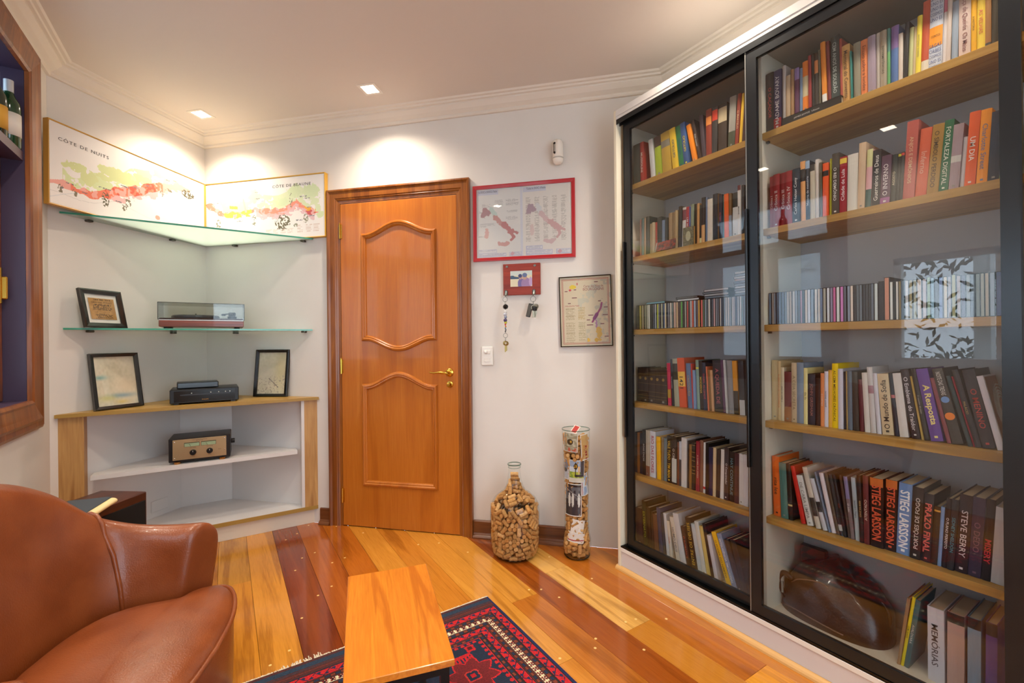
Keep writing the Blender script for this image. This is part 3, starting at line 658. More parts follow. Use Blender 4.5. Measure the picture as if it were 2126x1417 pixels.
CDS_A="-1.6272,0.0155,6f6a4e -1.6114,0.018,c0b050 -1.5931,0.0124,c4b48a -1.5803,0.0169,8f8f70 -1.5632,0.0118,b4b49c -1.5511,0.012,d8d8cc -1.5388,0.009,45483f -1.5295,0.0107,4a4c48 -1.5185,0.0088,5a6070 -1.5093,0.0095,a8b0b8 -1.4995,0.0098,c0cc4c -1.4895,0.0069,8890a0 -1.4823,0.0104,2a2c3c -1.4716,0.011,b0b49c -1.4604,0.0102,6a84b4 -1.4499,0.0111,d2c4a0 -1.4385,0.0066,505664 -1.4316,0.0099,8a8f98 -1.4213,0.0109,d8d4c8 -1.4102,0.0104,6a7c7c -1.3994,0.0147,d0b0a0 -1.3844,0.0096,dcc092 -1.3746,0.0062,7a5a50 -1.368,0.0111,5a4a44 -1.3567,0.0078,62c452 -1.3486,0.0093,202428 -1.339,0.0108,9a9a94 -1.3279,0.0091,c04c44 -1.3184,0.0106,3a3e40 -1.3075,0.009,c8ccd0 -1.2982,0.0098,d85c44 -1.2881,0.011,b0c4dc -1.2768,0.0097,6a6470 -1.2669,0.0108,d8a850 -1.2558,0.0116,d86c62 -1.244,0.0085,5c7860 -1.2351,0.0084,94a8b4 -1.2264,0.0084,6a7480 -1.2177,0.0112,dcd6cc -1.2062,0.0068,4a5058 -1.1991,0.0082,5c6470 -1.1906,0.0095,c8a0a0 -1.1808,0.0081,8c949c -1.1724,0.0094,707884 -1.1628,0.0079,d0d0cc -1.1546,0.0092,445064 -1.145,0.0089,707c8c -1.1359,0.0088,b8b0b0 -1.1268,0.0087,ccc4c4 -1.1177,0.0087,8a92a0 -1.1088,0.0086,c0b8b8 -1.0999,0.0085,a8a0a8 -1.0911,0.0084,5c6c88 -1.0823,0.0084,b8b8c0 -1.0736,0.0083,d0d0d0 -1.065,0.0082,7c98a0 -1.0565,0.0101,707c8c"  # the last spines have the pale glass reflection mixed into their colours
CDS_B="-0.9535,0.0105,5f7488 -0.9426,0.0092,b0a8a0 -0.9331,0.0075,8894a0 -0.9253,0.0091,5a6c80 -0.916,0.0106,5c7088 -0.9051,0.0094,68788c -0.8953,0.0088,8494a0 -0.8862,0.0092,c0b8b0 -0.8767,0.0102,b8a898 -0.8662,0.0101,c8c4c0 -0.8558,0.0085,98a4b0 -0.847,0.0079,6a7888 -0.8389,0.0073,b894a8 -0.8313,0.0082,506878 -0.8228,0.0096,d8ccc0 -0.8128,0.01,d4d8e0 -0.8025,0.0104,90a4b8 -0.7918,0.0098,e4e0d8 -0.7816,0.0092,dcd4c8 -0.7721,0.0091,7c8ca8 -0.7626,0.0104,b8b4a4 -0.7519,0.0103,e4e8ec -0.7413,0.0093,9a94b0 -0.7317,0.0097,d878a8 -0.7217,0.0113,e8ece8 -0.7101,0.0108,e090d0 -0.6991,0.0089,6c7078 -0.6899,0.0096,98a4b8 -0.6799,0.0091,ecdccc -0.6705,0.0082,24242a -0.662,0.0085,5c6870 -0.6532,0.0084,707c88 -0.6445,0.0075,3a4048 -0.6367,0.0075,40464c -0.6289,0.0082,3c4044 -0.6204,0.0077,647080 -0.6124,0.0102,d8e4e0 -0.6019,0.016,1c1c20 -0.5856,0.0146,d89478 -0.5707,0.0084,e8ece4 -0.562,0.0059,141a18 -0.5558,0.0063,e8e6dc -0.5492,0.007,8a7a50 -0.5419,0.0084,4a5a6a -0.5332,0.0098,d8dce0 -0.5231,0.009,a89a70 -0.5138,0.0096,b0b09a -0.5039,0.012,d8ccc0 -0.4916,0.0101,c8c0c4 -0.4813,0.0089,98b094 -0.4721,0.0088,90b4c8 -0.463,0.009,606a74 -0.4537,0.0099,8298c4 -0.4435,0.0091,dcd4c0 -0.4341,0.0087,b8bcc8 -0.4251,0.0095,b8ba90 -0.4153,0.0098,c0b8b8 -0.4052,0.0099,707890 -0.395,0.0098,98a4a8 -0.3849,0.0091,6a7c8c -0.3755,0.0099,98a8a8 -0.3654,0.0088,b8c0b8 -0.3562,0.0087,d0c8b8 -0.3472,0.0115,a8b8c8 -0.3354,0.0117,6a80a8"
CORKS_A="-707,-1005,2653,-49,34,79 -1062,-626,2676,27,-46,-83 -230,-1198,2630,92,-17,31 -481,-1141,1718,0,0,99 -446,-1151,2297,42,-17,-88 -669,-891,247,-74,65,-11 -387,-1107,2800,-84,40,-35 -1194,-265,2649,-17,81,-54 -882,-846,1639,65,-68,31 -1021,-682,2157,40,-59,-69 -437,-1102,494,92,-37,2 -203,-1208,965,96,-17,15 -1070,-604,1777,30,-55,77 -926,-716,414,-40,71,-56 47,-1228,1465,-66,-2,74 -87,-1207,754,-97,9,-15 174,-1216,2272,66,10,73 -1177,-349,883,2,9,-99 -1146,-418,1435,34,-93,-7 -1138,-358,540,30,-94,-12 -384,-136,3622,-37,-47,-79 298,-1186,751,-36,-15,91 -1182,-301,2084,24,-96,-9 -1191,-262,2311,-21,96,9 288,-1188,2050,-71,-20,-67 -588,-744,3116,90,-32,27 -1236,-69,1334,0,-5,-99 -1122,-281,327,-30,94,12 645,-1046,2621,-54,-35,-75 -108,-351,3612,89,-40,-16 437,-1146,1882,-70,-25,-66 106,-1136,340,-47,25,-83 -562,-562,3247,88,-34,30 -846,-460,3089,13,82,54 -1236,72,2345,1,9,-99 -30,-190,4026,-93,23,24 443,-1138,1209,-84,-33,41 457,-1132,1449,84,33,-41 -60,-108,4271,86,-48,-3 -1205,271,2586,-2,-9,99 -435,-409,3391,-88,34,-29 571,-1087,2218,60,32,-73 -787,-774,2567,-37,-82,-40 -635,-922,1273,-55,-82,-8 -40,-56,4488,-81,56,0 -636,-920,1046,-57,-81,-7 -619,-930,1499,-50,-85,-9 -184,-1118,1976,-75,63,13 -584,-951,828,-43,-89,-6 -119,-1116,2449,-90,34,-25 -692,-875,2091,64,74,12 -606,-932,1891,62,77,9 -404,-1030,719,41,90,1 -785,-790,1906,65,74,12 -448,-1016,1386,-51,-84,-10 -583,-940,2308,-94,-32,-5 -770,-800,915,57,81,7 -461,-1007,1161,55,81,10 -496,-987,2082,-64,-75,-8 -237,68,3989,37,47,79 -658,-858,623,85,50,-11 -862,-691,2367,35,83,42 167,-1094,2786,17,83,52 -788,-771,1444,47,77,41 -826,-718,715,84,50,-13 -899,-643,1296,-66,-69,-25 -154,-1098,2205,4,96,-23 -233,-1077,1144,52,72,-43 -898,-641,1024,58,79,10 -177,-1091,1750,16,93,31 -80,-165,3793,3,-95,26 473,-1035,337,-29,-45,83 -1189,257,624,5,-21,-97 677,-1003,678,-73,-44,-51 -717,-529,150,63,-76,0 679,-1015,1713,-79,-54,-25 -180,-1081,1403,-27,-94,15 -996,-485,887,-48,-83,-25 -22,-1106,1234,36,92,-2 -85,-1070,566,-24,91,31 -1062,-356,1858,-94,-32,-6 -994,-474,1177,68,68,23 -1009,-403,2504,87,46,-10 -138,-1018,335,-59,-70,-38 144,-1098,1062,-9,95,-26 236,-193,3776,29,74,59 333,-1053,2637,-10,93,34 -1124,208,294,-29,-93,19 -1138,486,2615,-4,-9,99 -267,-972,2670,81,-22,52 -1178,330,1506,-22,-81,52 -1118,-122,874,-63,27,72 -1076,-237,1228,-69,-70,-7 -307,177,3705,62,35,69 552,-800,3085,90,22,-34 413,-1046,957,-36,92,0 -1106,-115,1862,96,23,-3 120,-1061,1640,-43,89,-8 -725,-709,1162,58,79,10 696,-902,334,24,54,-80 838,-889,1290,-70,-66,25 -49,-603,3295,-35,43,82 -469,-761,263,-5,-5,-99 878,-859,922,36,38,-84 -235,-679,3159,-2,72,-68 -1087,-2,565,98,-9,8 -761,173,3259,-33,85,-40 108,-821,148,-97,-22,0 -769,-557,441,56,-81,11 -257,-841,264,42,67,60 344,-643,3249,88,26,-36 -10,-995,817,98,3,-15 -1107,58,2010,-98,-10,-14 268,-955,299,-4,-59,-80 -684,-526,2887,-21,95,16 -911,-354,641,2,98,-17 -1084,7,1653,95,-9,-27 -573,-721,2465,1,91,-39 -899,-240,274,-10,-12,-98 -986,-244,1538,60,-16,-77 -652,-176,3210,-53,-19,81 -957,-292,2265,14,-81,-55 55,90,4347,-85,51,-6 194,-779,3091,-3,78,-61 -1087,92,1075,87,-44,-20 -1109,511,1805,-39,-84,-35 -1104,541,1229,23,47,84 -1037,88,2781,-57,-21,-79 -2,-926,2546,-55,51,-64 -743,-541,1747,-64,-72,-24 607,-920,970,-36,86,33 -320,-842,960,21,96,7 -207,-886,1586,60,79,3 267,-963,2169,69,21,68 -572,-685,1727,65,73,18 945,-771,1479,60,75,-25 -1086,198,1346,-23,72,-64 -371,-800,1712,63,76,9 -786,-461,1992,-72,-62,-29 -805,-429,1554,-91,-24,30 -1032,683,2638,5,8,-99 -594,289,3354,-29,84,-44 690,-869,1953,-62,74,-20 136,81,4131,52,-84,-6 -542,-381,141,61,-78,0 700,-863,2251,-80,-17,56 721,-835,2509,-51,81,26 -935,9,279,-62,-43,-64 -153,-623,140,98,16,-1 -1069,290,960,92,-34,-8 545,-426,3329,-88,-27,37 77,-904,1857,-22,96,-6 -870,346,152,-41,-90,0 151,-461,3325,-29,3,-95 99,-879,603,-22,88,40 -12,148,3927,-4,95,-26 1011,-699,2155,-39,-56,-72 403,-902,1851,-62,-29,72 -726,-443,2250,-4,94,32 508,-872,756,72,65,20 -334,-702,2649,13,-25,-95 726,-787,557,-97,19,-3 -297,-248,3297,-77,6,-62 154,-873,1428,24,-95,-10 -840,464,3096,-74,-50,-43 -1028,248,1883,24,74,61 -1006,162,2258,-6,-70,70 -1003,370,480,59,-71,-36 640,-781,2761,86,43,22 297,-240,3452,99,0,0 -598,-440,351,52,-84,-5 -226,-733,683,-61,18,-76 -226,-731,1989,-88,30,-34 295,-847,1629,-40,79,44 -643,-437,876,-76,4,-63 221,-838,1203,-61,77,10 -978,193,728,-54,-76,34 71,-810,2215,-17,-85,47 977,-611,350,59,68,42 -439,-577,2180,-61,60,-50 -607,-404,589,40,-91,5 -160,-724,2330,-72,-68,7 855,-718,1821,69,-71,-5 256,1,3638,-89,39,17 215,-798,2396,2,-94,31 -937,649,289,48,85,14 -776,-212,906,36,9,-92 844,-709,2365,-84,50,-14 -207,-31,3403,-27,5,-95 660,-769,1561,-59,-77,-21 -998,466,2281,-98,-10,-5 412,-772,2505,22,-95,-18 -485,13,3230,9,-58,80 -126,-692,1293,10,69,70 426,-779,2076,-55,82,-11"
CORKS_A_REST="621,-537,3091,-44,45,-76 424,-695,280,-9,33,93 426,-766,1386,50,-63,-57 1116,-503,2660,-34,-75,55 -972,529,2064,-95,28,4 -897,204,2490,-9,76,-62 921,-636,968,84,12,-51 223,224,3816,-9,-26,95 847,-394,3129,9,-89,-41 3,275,3638,31,87,-36 1109,-521,1255,-36,-73,-57 -924,457,861,-94,30,-8 -654,269,143,-38,-91,0 958,-561,2512,-44,-66,60 951,-426,211,74,60,28 633,-588,274,-8,-14,-98 -918,619,1016,-94,30,-8 -868,320,1475,-18,93,-28 -906,687,766,73,33,59 -900,557,1668,-88,11,-45 618,-640,1371,-59,72,34 -360,313,3329,-32,72,60 -833,384,2624,40,-77,47 965,-546,1935,-74,64,14 962,-536,1707,-56,79,19 -884,848,1424,60,61,-50 796,-583,2134,-55,-61,-55 -877,685,1241,-70,69,-9 850,-531,582,2,64,-76 1161,-422,1959,6,13,-98 -809,485,425,53,-66,-51 -805,319,1756,-88,11,-44 -862,875,1816,50,49,70 -601,347,3041,-55,-81,-14 -788,346,1105,86,-43,-23 -854,710,2324,88,-2,45 -676,760,176,-47,-87,-11 494,102,3482,65,-54,-52 -840,708,1975,91,-33,-23 1168,-375,1094,25,76,58 598,-162,3255,78,54,29 -790,901,504,-46,-30,83 1023,-420,722,-34,81,45 -780,937,2553,74,62,19 -738,594,2704,36,-76,52 -137,418,3375,-12,52,83 739,-457,1310,-64,72,24 -449,723,3202,-92,-31,-19 808,-423,1521,70,-65,-27 1048,-344,1555,66,-67,29 -743,813,2159,-65,75,2 -684,578,690,50,82,23 1057,-325,2291,89,-37,24 746,-177,144,99,-1,4 -731,826,1060,85,-51,3 1032,-287,532,-82,45,33 800,-359,1110,-88,43,14 1197,-240,765,4,47,-87 -713,861,1599,-9,-93,33 1018,-126,3011,-48,48,72 267,297,3399,-8,-90,-40 -455,687,147,50,86,2 846,-313,2460,-78,-45,-42 -698,1006,906,-44,-33,-82 674,-131,3039,15,98,-1 1222,-186,1544,-1,-11,-98 -610,836,2710,-39,67,62 -589,765,476,29,78,54 1222,-136,2553,-7,-64,-75 -462,788,2986,-37,84,38 1099,-187,1930,77,55,-29 90,474,3333,10,-64,-75 837,-111,2875,-12,-98,5 -564,795,1448,-71,-41,-56 1053,-109,390,91,-33,-21 1220,-104,2236,8,78,61 1096,-124,1026,95,12,-25 -583,1073,2373,85,47,19 1018,-138,1279,33,93,-7 -89,759,3278,26,77,-57 -548,977,1315,-33,-58,-73 -537,983,2148,49,-86,7 -551,1095,1704,-74,-37,55 539,412,3344,-27,-81,51 -514,975,766,37,-86,33 715,301,3265,-30,-82,46 -453,825,1903,-90,25,33 885,204,3157,32,83,-43 -434,946,358,-40,89,-19 816,155,148,-1,-99,-1 980,-32,2303,-37,-6,-92 1040,156,185,-1,-99,-5 1109,20,1489,96,12,-19 -256,872,2948,-53,83,-10 1116,35,843,-56,-78,-24 1188,85,496,-16,7,-98 22,645,3098,-58,-67,44 1108,68,1715,-98,4,13 310,568,3213,46,35,80 -390,1161,2734,-74,-25,-61 -312,855,2493,-96,14,-20 846,93,2501,42,27,86 878,81,883,-51,-54,-66 -371,1038,2004,-57,77,-26 -305,940,1358,30,58,74 960,120,1966,53,-82,-14 -331,1142,473,67,11,-72 1092,145,2156,87,-32,-34 -356,1171,1080,83,26,-47 -321,1057,850,-43,86,-22 -102,1016,172,-95,-28,-7 1212,201,2406,-10,64,-75 250,808,3210,63,52,-56 1098,207,1114,-76,63,7 -246,1094,2564,-17,62,-76 1060,251,642,-56,-81,8 337,665,145,92,-37,0 1031,278,422,54,83,-8 -202,1003,1841,-74,54,-38 30,804,265,4,-11,98 1037,250,1581,-96,-21,-8 1079,267,1831,83,-41,35 -187,1062,1200,32,-73,-59 -156,1062,602,-52,-80,27 -73,875,1325,-13,-91,-36 -82,981,403,90,41,6 459,679,3090,-36,-47,-80 930,320,1356,42,-89,-9 651,572,3034,-40,-64,-64 -34,916,1670,-50,83,-21 698,606,167,-1,99,9 170,918,2957,-10,60,78 -158,1210,2235,-91,-12,-38 779,406,2054,-79,-44,39 1048,369,851,97,21,5 742,442,2557,-76,48,-40 -89,1098,815,40,-89,16 1039,408,2430,-34,-93,9 1050,396,2156,-78,31,53 901,481,295,-17,-14,96 -123,1224,1516,60,7,-79 369,892,160,-92,37,0 1129,452,2641,37,-92,-5 -101,1225,1853,65,5,-74 125,884,1942,27,94,-14 1116,436,1313,-44,88,-6 -14,1126,2517,36,60,70 375,762,375,99,-8,3 147,913,1279,-9,-96,-25 754,532,1055,-82,30,-46 835,557,2748,-74,50,-42 20,1108,2088,-2,-96,24 960,506,652,54,80,22 299,820,837,-68,72,-6 970,527,1573,79,51,-32 341,815,1922,-30,-93,14 529,701,1443,49,80,-33 1114,532,1891,-17,36,91 33,1236,1071,-24,0,96 510,922,2981,-75,59,-27 123,1099,1552,6,-96,-22 258,951,2356,94,-28,-16 803,680,384,-68,-42,58 486,791,2090,0,-99,-9 381,910,2560,-97,-14,14 351,906,1402,0,87,47 1068,596,990,42,-75,50 199,1084,1094,-60,-73,-29 903,636,1768,-77,-53,33 633,748,1649,33,87,-33 156,1203,632,25,-12,-95 243,1075,2140,-10,98,8 873,686,1270,-85,-50,5 594,807,1041,33,-47,81 389,1002,516,96,26,-1 289,1073,1710,-37,-91,10 861,716,1492,-72,-67,6 380,1079,295,92,-36,-2 745,797,2504,-9,73,66 800,763,1935,-96,-11,-21 782,774,777,93,34,-2 373,1100,2687,-89,30,-31 981,756,2625,3,-4,99 717,875,465,14,-34,92 284,1187,2418,91,-21,34 718,837,2140,-3,98,-15 296,1183,1929,88,-22,39 498,1000,1689,38,91,1 941,777,2259,58,-72,-35 411,1150,935,90,-32,28 467,1114,719,89,-34,28 823,913,994,48,-45,74 570,1082,2292,-82,43,-36 742,973,1823,70,-52,-46 600,1065,1219,-75,42,50 722,990,1394,-69,51,49"
CORKS_B="-262,-501,4901,0,3,-99 -168,-525,268,95,-27,-2 -152,-494,2637,48,-16,85 -92,-572,5579,33,-8,93 -270,-556,605,3,4,-99 -386,-317,1926,48,-60,63 -9,-599,6043,-4,3,-99 -154,-488,3029,63,-21,73 -158,-499,1354,-77,29,55 -355,-356,3642,65,-67,-33 -567,-86,5318,9,-30,-94 -302,-398,3378,73,-57,-34 -344,-466,6618,-80,58,9 -401,-320,4349,61,-74,-25 -341,-449,6288,-65,59,-46 -88,-493,2296,-77,14,-61 -155,-521,5246,89,-26,-36 -524,1,1808,-2,-16,-98 -8,-508,1935,-62,1,78 -416,-258,2738,-52,84,2 -472,-222,4612,-41,86,27 -609,-1,6432,3,-7,-99 -491,-212,5011,-36,86,-34 -490,-152,1394,-26,88,37 -485,-311,882,-60,78,9 -82,-514,4580,-94,16,-27 -468,-159,2966,-32,94,2 -539,30,4127,2,-27,-95 141,-524,4247,-20,-2,-97 -555,-87,5881,-15,98,-7 111,-508,3425,58,12,80 -563,-69,6103,12,-98,7 136,-549,1180,-53,-29,-78 85,-597,793,-84,-16,-50 222,-563,6213,4,-1,99 134,-499,1558,-60,-20,-76 -505,7,3576,0,-86,-49 -580,176,430,-19,-18,96 259,-459,2306,10,6,98 -344,-305,5465,67,72,-4 -568,224,6417,-1,-7,-99 -389,-332,652,95,-3,28 -405,-269,6438,92,-18,33 -263,-298,2336,95,18,22 -258,-358,1202,51,68,51 -233,-395,5635,64,75,0 -344,-223,1572,17,96,-19 -570,123,6758,-22,-96,6 -353,-203,3956,-76,-60,-21 -346,-249,4802,-63,-74,18 -168,-437,6080,85,51,1 -329,-215,2532,-95,-20,-21 -392,-231,5670,-63,-76,5 308,-443,4023,15,9,97 -207,-337,3844,62,77,-2 -345,-185,2116,98,-4,16 -478,160,3410,27,81,49 -201,-337,4071,-84,-51,7 -481,-18,350,-71,-42,55 -386,-148,4177,-87,-39,-28 -104,-386,1571,0,91,-39 -524,231,5443,-16,-45,-87 -42,-424,4351,-42,-49,-75 -202,-306,1756,-23,-92,28 0,-415,3918,-66,-65,34 280,-507,6552,85,48,-14 -491,-111,684,99,3,7 -33,-396,3665,46,-82,30 -271,-262,247,96,-22,-2 281,-475,5603,85,50,-4 -52,-412,4793,-20,77,-59 -408,-36,3798,96,22,-4 -382,-78,3162,-57,-68,43 -245,-324,5869,-36,91,12 42,-442,5395,-57,81,9 -434,-8,1221,-86,14,-46 -395,-1,2549,-95,-21,-19 236,-404,2641,91,37,-12 -346,-88,2348,-95,-18,-20 -94,-431,857,-39,-38,83 -417,11,4475,85,-51,-1 -393,37,2160,-99,1,-6 -430,246,2288,-42,-75,49 169,-418,274,-58,79,-15 101,-382,2875,13,90,-39 -225,-274,5217,93,-26,-20 402,-404,5036,1,5,-99 122,-418,5044,53,-71,44 -453,68,5640,81,57,-6 -164,-257,3070,76,39,-49 -433,59,5140,84,-45,27 -443,346,4820,8,6,-98 -385,-107,1021,32,-71,62 194,-369,3232,-49,86,-3 -484,97,769,92,13,-33 -501,354,571,-20,-17,95 -411,128,4700,70,22,-66 -211,-169,2790,54,-83,-1 170,-382,4777,-22,84,-47 307,-455,673,-51,-77,-36"
CORKS_B_REST="-399,298,1573,-59,-79,-2 -229,-239,6262,73,-62,24 112,-417,502,69,71,6 384,-359,4651,-63,-65,-40 421,-326,3349,-10,-12,98 80,-398,6455,73,62,24 90,-308,2045,57,-7,-81 89,-395,6687,93,28,19 247,-394,5824,-19,-97,5 -233,-202,471,19,-97,-1 -206,-100,1931,91,-39,4 -351,167,2733,95,18,21 -342,159,1773,68,-69,-23 -183,-177,4984,-16,-98,-4 -365,203,4091,-29,88,35 -442,424,6554,-2,-6,-99 71,-281,3469,74,24,62 482,-350,5938,-2,-8,99 254,-310,3025,43,-89,0 -263,-4,3560,0,-98,-16 -334,199,2007,89,-38,-22 -357,341,3161,68,72,-5 -340,218,2961,-95,-17,-21 396,-340,5375,74,66,-2 -344,221,3853,-97,-11,18 -417,324,6090,-6,-62,-77 -150,-228,970,59,-35,71 476,-353,505,60,72,33 277,-308,4357,84,-41,33 -366,73,6518,16,88,43 -222,-15,3320,-24,96,2 282,-290,1513,-81,30,-49 -121,-148,4494,-49,-86,-2 -356,380,4385,-63,-59,48 158,-316,1148,76,-10,-62 465,-352,990,-48,-75,-43 -417,260,910,92,14,-34 306,-348,6268,96,-25,8 464,-265,1352,-27,-63,-72 427,-258,3696,-51,-84,-16 -49,-209,5851,37,-92,5 -344,259,5191,-86,45,-20 304,-247,1783,-23,93,-24 -375,452,1067,-4,-26,96 62,-180,1654,-20,-81,52 334,-238,2295,75,0,64 -299,267,1375,-88,-39,-25 -284,277,2546,-98,5,-10 -270,194,4864,56,47,-66 -272,286,259,-55,82,3 307,-213,246,-64,75,-3 -260,112,1033,65,-46,-59 264,-230,5220,78,58,-20 147,-220,5996,-22,92,-28 -243,111,6061,63,70,30 94,-226,884,-44,87,18 239,-183,4107,-88,14,-42 259,-230,5587,-84,-50,17 -214,179,4422,67,24,69 331,-178,2000,-59,76,-23 -291,338,5400,81,-51,24 -237,121,6308,-57,76,28 -294,404,5801,95,25,13 -259,494,4714,11,3,-98 -234,476,3936,-3,-9,-99 -218,478,2732,28,12,-94 -199,346,3486,5,-7,99 -108,140,4050,-34,93,1 408,-164,4937,89,27,33 517,-127,3381,3,16,-98 -293,406,655,-37,80,46 161,-58,3843,49,-84,-17 -164,362,1920,-90,38,19 381,-107,2595,-93,-34,5 410,-129,4422,93,-35,2 421,-114,3930,-21,94,-24 -173,494,2277,-18,-6,97 401,-93,2816,-96,22,1 225,-97,5395,-83,-53,15 582,-154,6115,-1,6,-99 349,-155,6386,-75,35,-54 456,-120,400,-89,1,43 -228,564,6351,-14,-3,98 -109,230,5739,55,47,-68 492,-54,3053,10,97,15 -184,544,5271,11,1,-98 422,-82,1208,-94,-12,-29 -89,387,1684,-32,-87,-33 243,18,3504,42,-40,80 452,-96,5786,-93,20,26 92,136,1826,38,91,-1 280,11,3159,6,-65,75 398,-14,2380,-97,-2,21 -165,532,5616,93,29,15 513,-12,1995,0,53,-84 428,-34,4630,78,58,-18 308,-47,6066,29,-94,15 588,-101,813,16,97,12 404,-82,941,-35,-77,-51 201,71,4612,72,43,-52 -49,242,6340,54,-68,-47 -46,365,246,-51,85,3 -58,346,5112,-17,-9,-97 -133,496,474,97,-21,3 -64,528,3320,3,0,-99 498,26,1617,-2,91,-39 -129,550,6027,95,22,14 371,60,1387,67,56,-47 16,387,2338,-40,-90,6 215,121,1240,-65,-62,42 62,283,4318,94,-21,23 -7,420,3934,-6,-66,-73 143,237,2840,95,-25,10 314,55,5632,88,45,11 218,182,2028,-82,-53,17 378,97,2171,-77,-62,7 -37,446,1214,83,-43,-34 378,78,4288,79,24,55 138,177,5744,63,69,-33 84,339,2128,87,47,8 -56,560,4837,-12,2,98 85,288,4667,21,-8,-96 230,152,5021,-65,74,1 54,401,2605,5,99,2 -25,358,958,73,24,-62 -85,464,711,-33,90,27 505,-7,591,-69,-45,55 431,37,6480,95,-28,6 523,96,3416,3,-16,98 204,268,3236,96,-22,-4 554,59,5443,10,-76,63 302,89,816,72,47,-49 368,133,4815,-88,43,-12 365,99,6252,-61,78,10 130,383,1610,25,96,3 170,215,996,-77,-44,44 4,458,6246,-2,72,68 540,92,5127,15,-75,62 381,167,248,87,-46,2 176,255,5955,-94,-18,27 -45,581,987,99,7,6 316,236,2625,-47,-87,7 315,239,1674,30,94,-10 227,289,1404,-95,-15,-23 208,334,2445,-23,-95,-17 334,226,3651,90,36,-19 81,510,1396,84,-11,-52 473,172,4103,34,-93,-2 254,310,3458,-92,-28,23 112,487,3703,96,-22,6 128,474,2832,-95,26,5 185,377,4088,-47,-87,8 314,272,3875,97,-18,5 140,477,1908,-76,23,59 121,496,4295,-96,22,-10 244,361,3032,-97,21,3 128,502,4520,-96,24,-10 72,569,5310,28,-7,-95 433,265,2385,-38,59,-70 159,511,3368,-2,2,99 195,405,5423,-86,-44,22 331,289,5238,97,20,-5 368,257,5483,-81,-54,-20 143,466,5878,-95,-25,-13 436,206,471,-73,-56,38 564,187,5989,4,4,99 180,447,6474,-21,-97,-4 197,445,484,-21,-96,-7 273,442,4767,-86,48,-13 259,483,266,-88,46,-2 439,334,4445,-1,-4,-99 257,467,4987,-86,47,-13 191,451,707,-32,94,4 319,457,5670,75,-52,39 475,321,6340,55,-82,-8 393,396,1107,-68,71,-13 335,463,6127,-77,57,24 460,371,890,61,-77,13 495,352,648,56,-78,22"

# ------------------------------------------------------------------ materials of the room
M_WALL = mat('wall_paint', 'dfdad3', 0.75, noise=(3.0, 'dcd6ce'))
M_CEIL = mat('ceiling_paint', 'dcd3c9', 0.85)
M_CROWN = mat('crown_paint', 'e2d9cc', 0.7)
M_PLANK = wood('floor_wood', 'c4b4a0', 'ffffff', 'ece4d8', axis='Y', scale=.8, rough=0.16, coat=0.35, objcol=True, fine=2.2, rings=.35)
M_DOOR = wood('door_wood', 'ac5e18', 'c87c2e', 'ba6a1e', axis='Z', scale=0.7, rough=0.3, coat=0.25, fine=1.3, rings=.3)
M_CASE = wood('casing_wood', '743c12', 'a46426', '8a4e1a', axis='Z', scale=1.0, rough=0.32, coat=0.2, fine=1.4, rings=.35)
M_CASEH = wood('casing_wood_level', '6b3510', '9a5a22', '7f4517', axis='X', scale=1.0, rough=0.32, coat=0.2, fine=1.4, rings=.35)
M_BASE = wood('baseboard_wood', '5a2f14', '845028', '6c3c1c', axis='X', scale=1.0, rough=0.35, coat=0.2)
M_BRASS = mat('brass', 'd8b04c', 0.22, 1.0)
M_WHITE = mat('white_laminate', 'dcdad8', 0.35)
M_CREAM = mat('cream_laminate', 'e4dcc6', 0.4)
M_BLACK = mat('black_plastic', '0b0b0d', 0.3)
M_PAPER = mat('paper', 'e8e4da', 0.8)

# ------------------------------------------------------------------ walls, ceiling
tag(boxo('wall_back_right', (-0.1, 3.107, 0.0, 0.1, 0, 2.70), M_WALL, mw=FD), kind='structure')
tag(boxo('wall_back_left', (-0.916, 0.0, 0.0, 0.1, 0, 2.70), M_WALL, mw=FL), kind='structure')
bm = bmesh.new()
for a in ((-1.6, 0.2, 0, 2.7), (0.2, 1.32, 0, 1.0), (0.2, 1.32, 1.78, 2.7), (1.32, 1.738, 0, 2.7), (1.738, 2.917, 0, 0.933), (1.738, 2.917, 2.452, 2.7), (2.917, 3.25, 0, 2.7)):
    box(bm, a[0], a[1], 0, 0.12, a[2], a[3])
tag(bm_obj('wall_left', bm, M_WALL, mw=FN), kind='structure')
tag(boxo('wall_right', (2.086, 2.186, -1.6, 1.66, 0, 2.7), M_WALL), kind='structure')
bm = bmesh.new()
for q in ((-.88, -.2, 0, 2.7), (1.7, 2.186, 0, 2.7), (-.2, 1.7, 0, .5), (-.2, 1.7, 2.3, 2.7)): box(bm, q[0], q[1], -1.7, -1.6, q[2], q[3])
tag(bm_obj('wall_front', bm, M_WALL), kind='structure')
bm = bmesh.new()
for q in ((-.2, -.15, .5, 2.3), (1.65, 1.7, .5, 2.3), (-.2, 1.7, .5, .55), (-.2, 1.7, 2.25, 2.3), (.72, .78, .5, 2.3)): box(bm, q[0], q[1], -1.68, -1.62, q[2], q[3])
win3 = tag(bm_obj('fill_window', bm, mat('white_window_paint', 'e4e4e2', .4)), kind='structure')  # unseen window added behind the camera to let in fill daylight
boxo('pane', (-.15, .72, -1.652, -1.648, .55, 2.25), thin_glass('clear_pane', (.97, .98, .98, 1)), win3); boxo('pane', (.78, 1.65, -1.652, -1.648, .55, 2.25), thin_glass('clear_pane'), win3)
bm = bmesh.new(); prism(bm, [(-.9, -1.7), (2.2, -1.7), (2.2, 1.75), (-0.112, 4.0), (-.9, 3.3)], 2.654, 2.76)
tag(bm_obj('ceiling', bm, M_CEIL), kind='structure')
bm = bmesh.new()
prof = [(0, 2.574), (.014, 2.574), (.019, 2.580), (.019, 2.592), (.026, 2.596), (.044, 2.606), (.060, 2.620), (.066, 2.626), (.066, 2.634), (.080, 2.636), (.084, 2.644), (.098, 2.646), (.106, 2.6545), (0, 2.6545)]
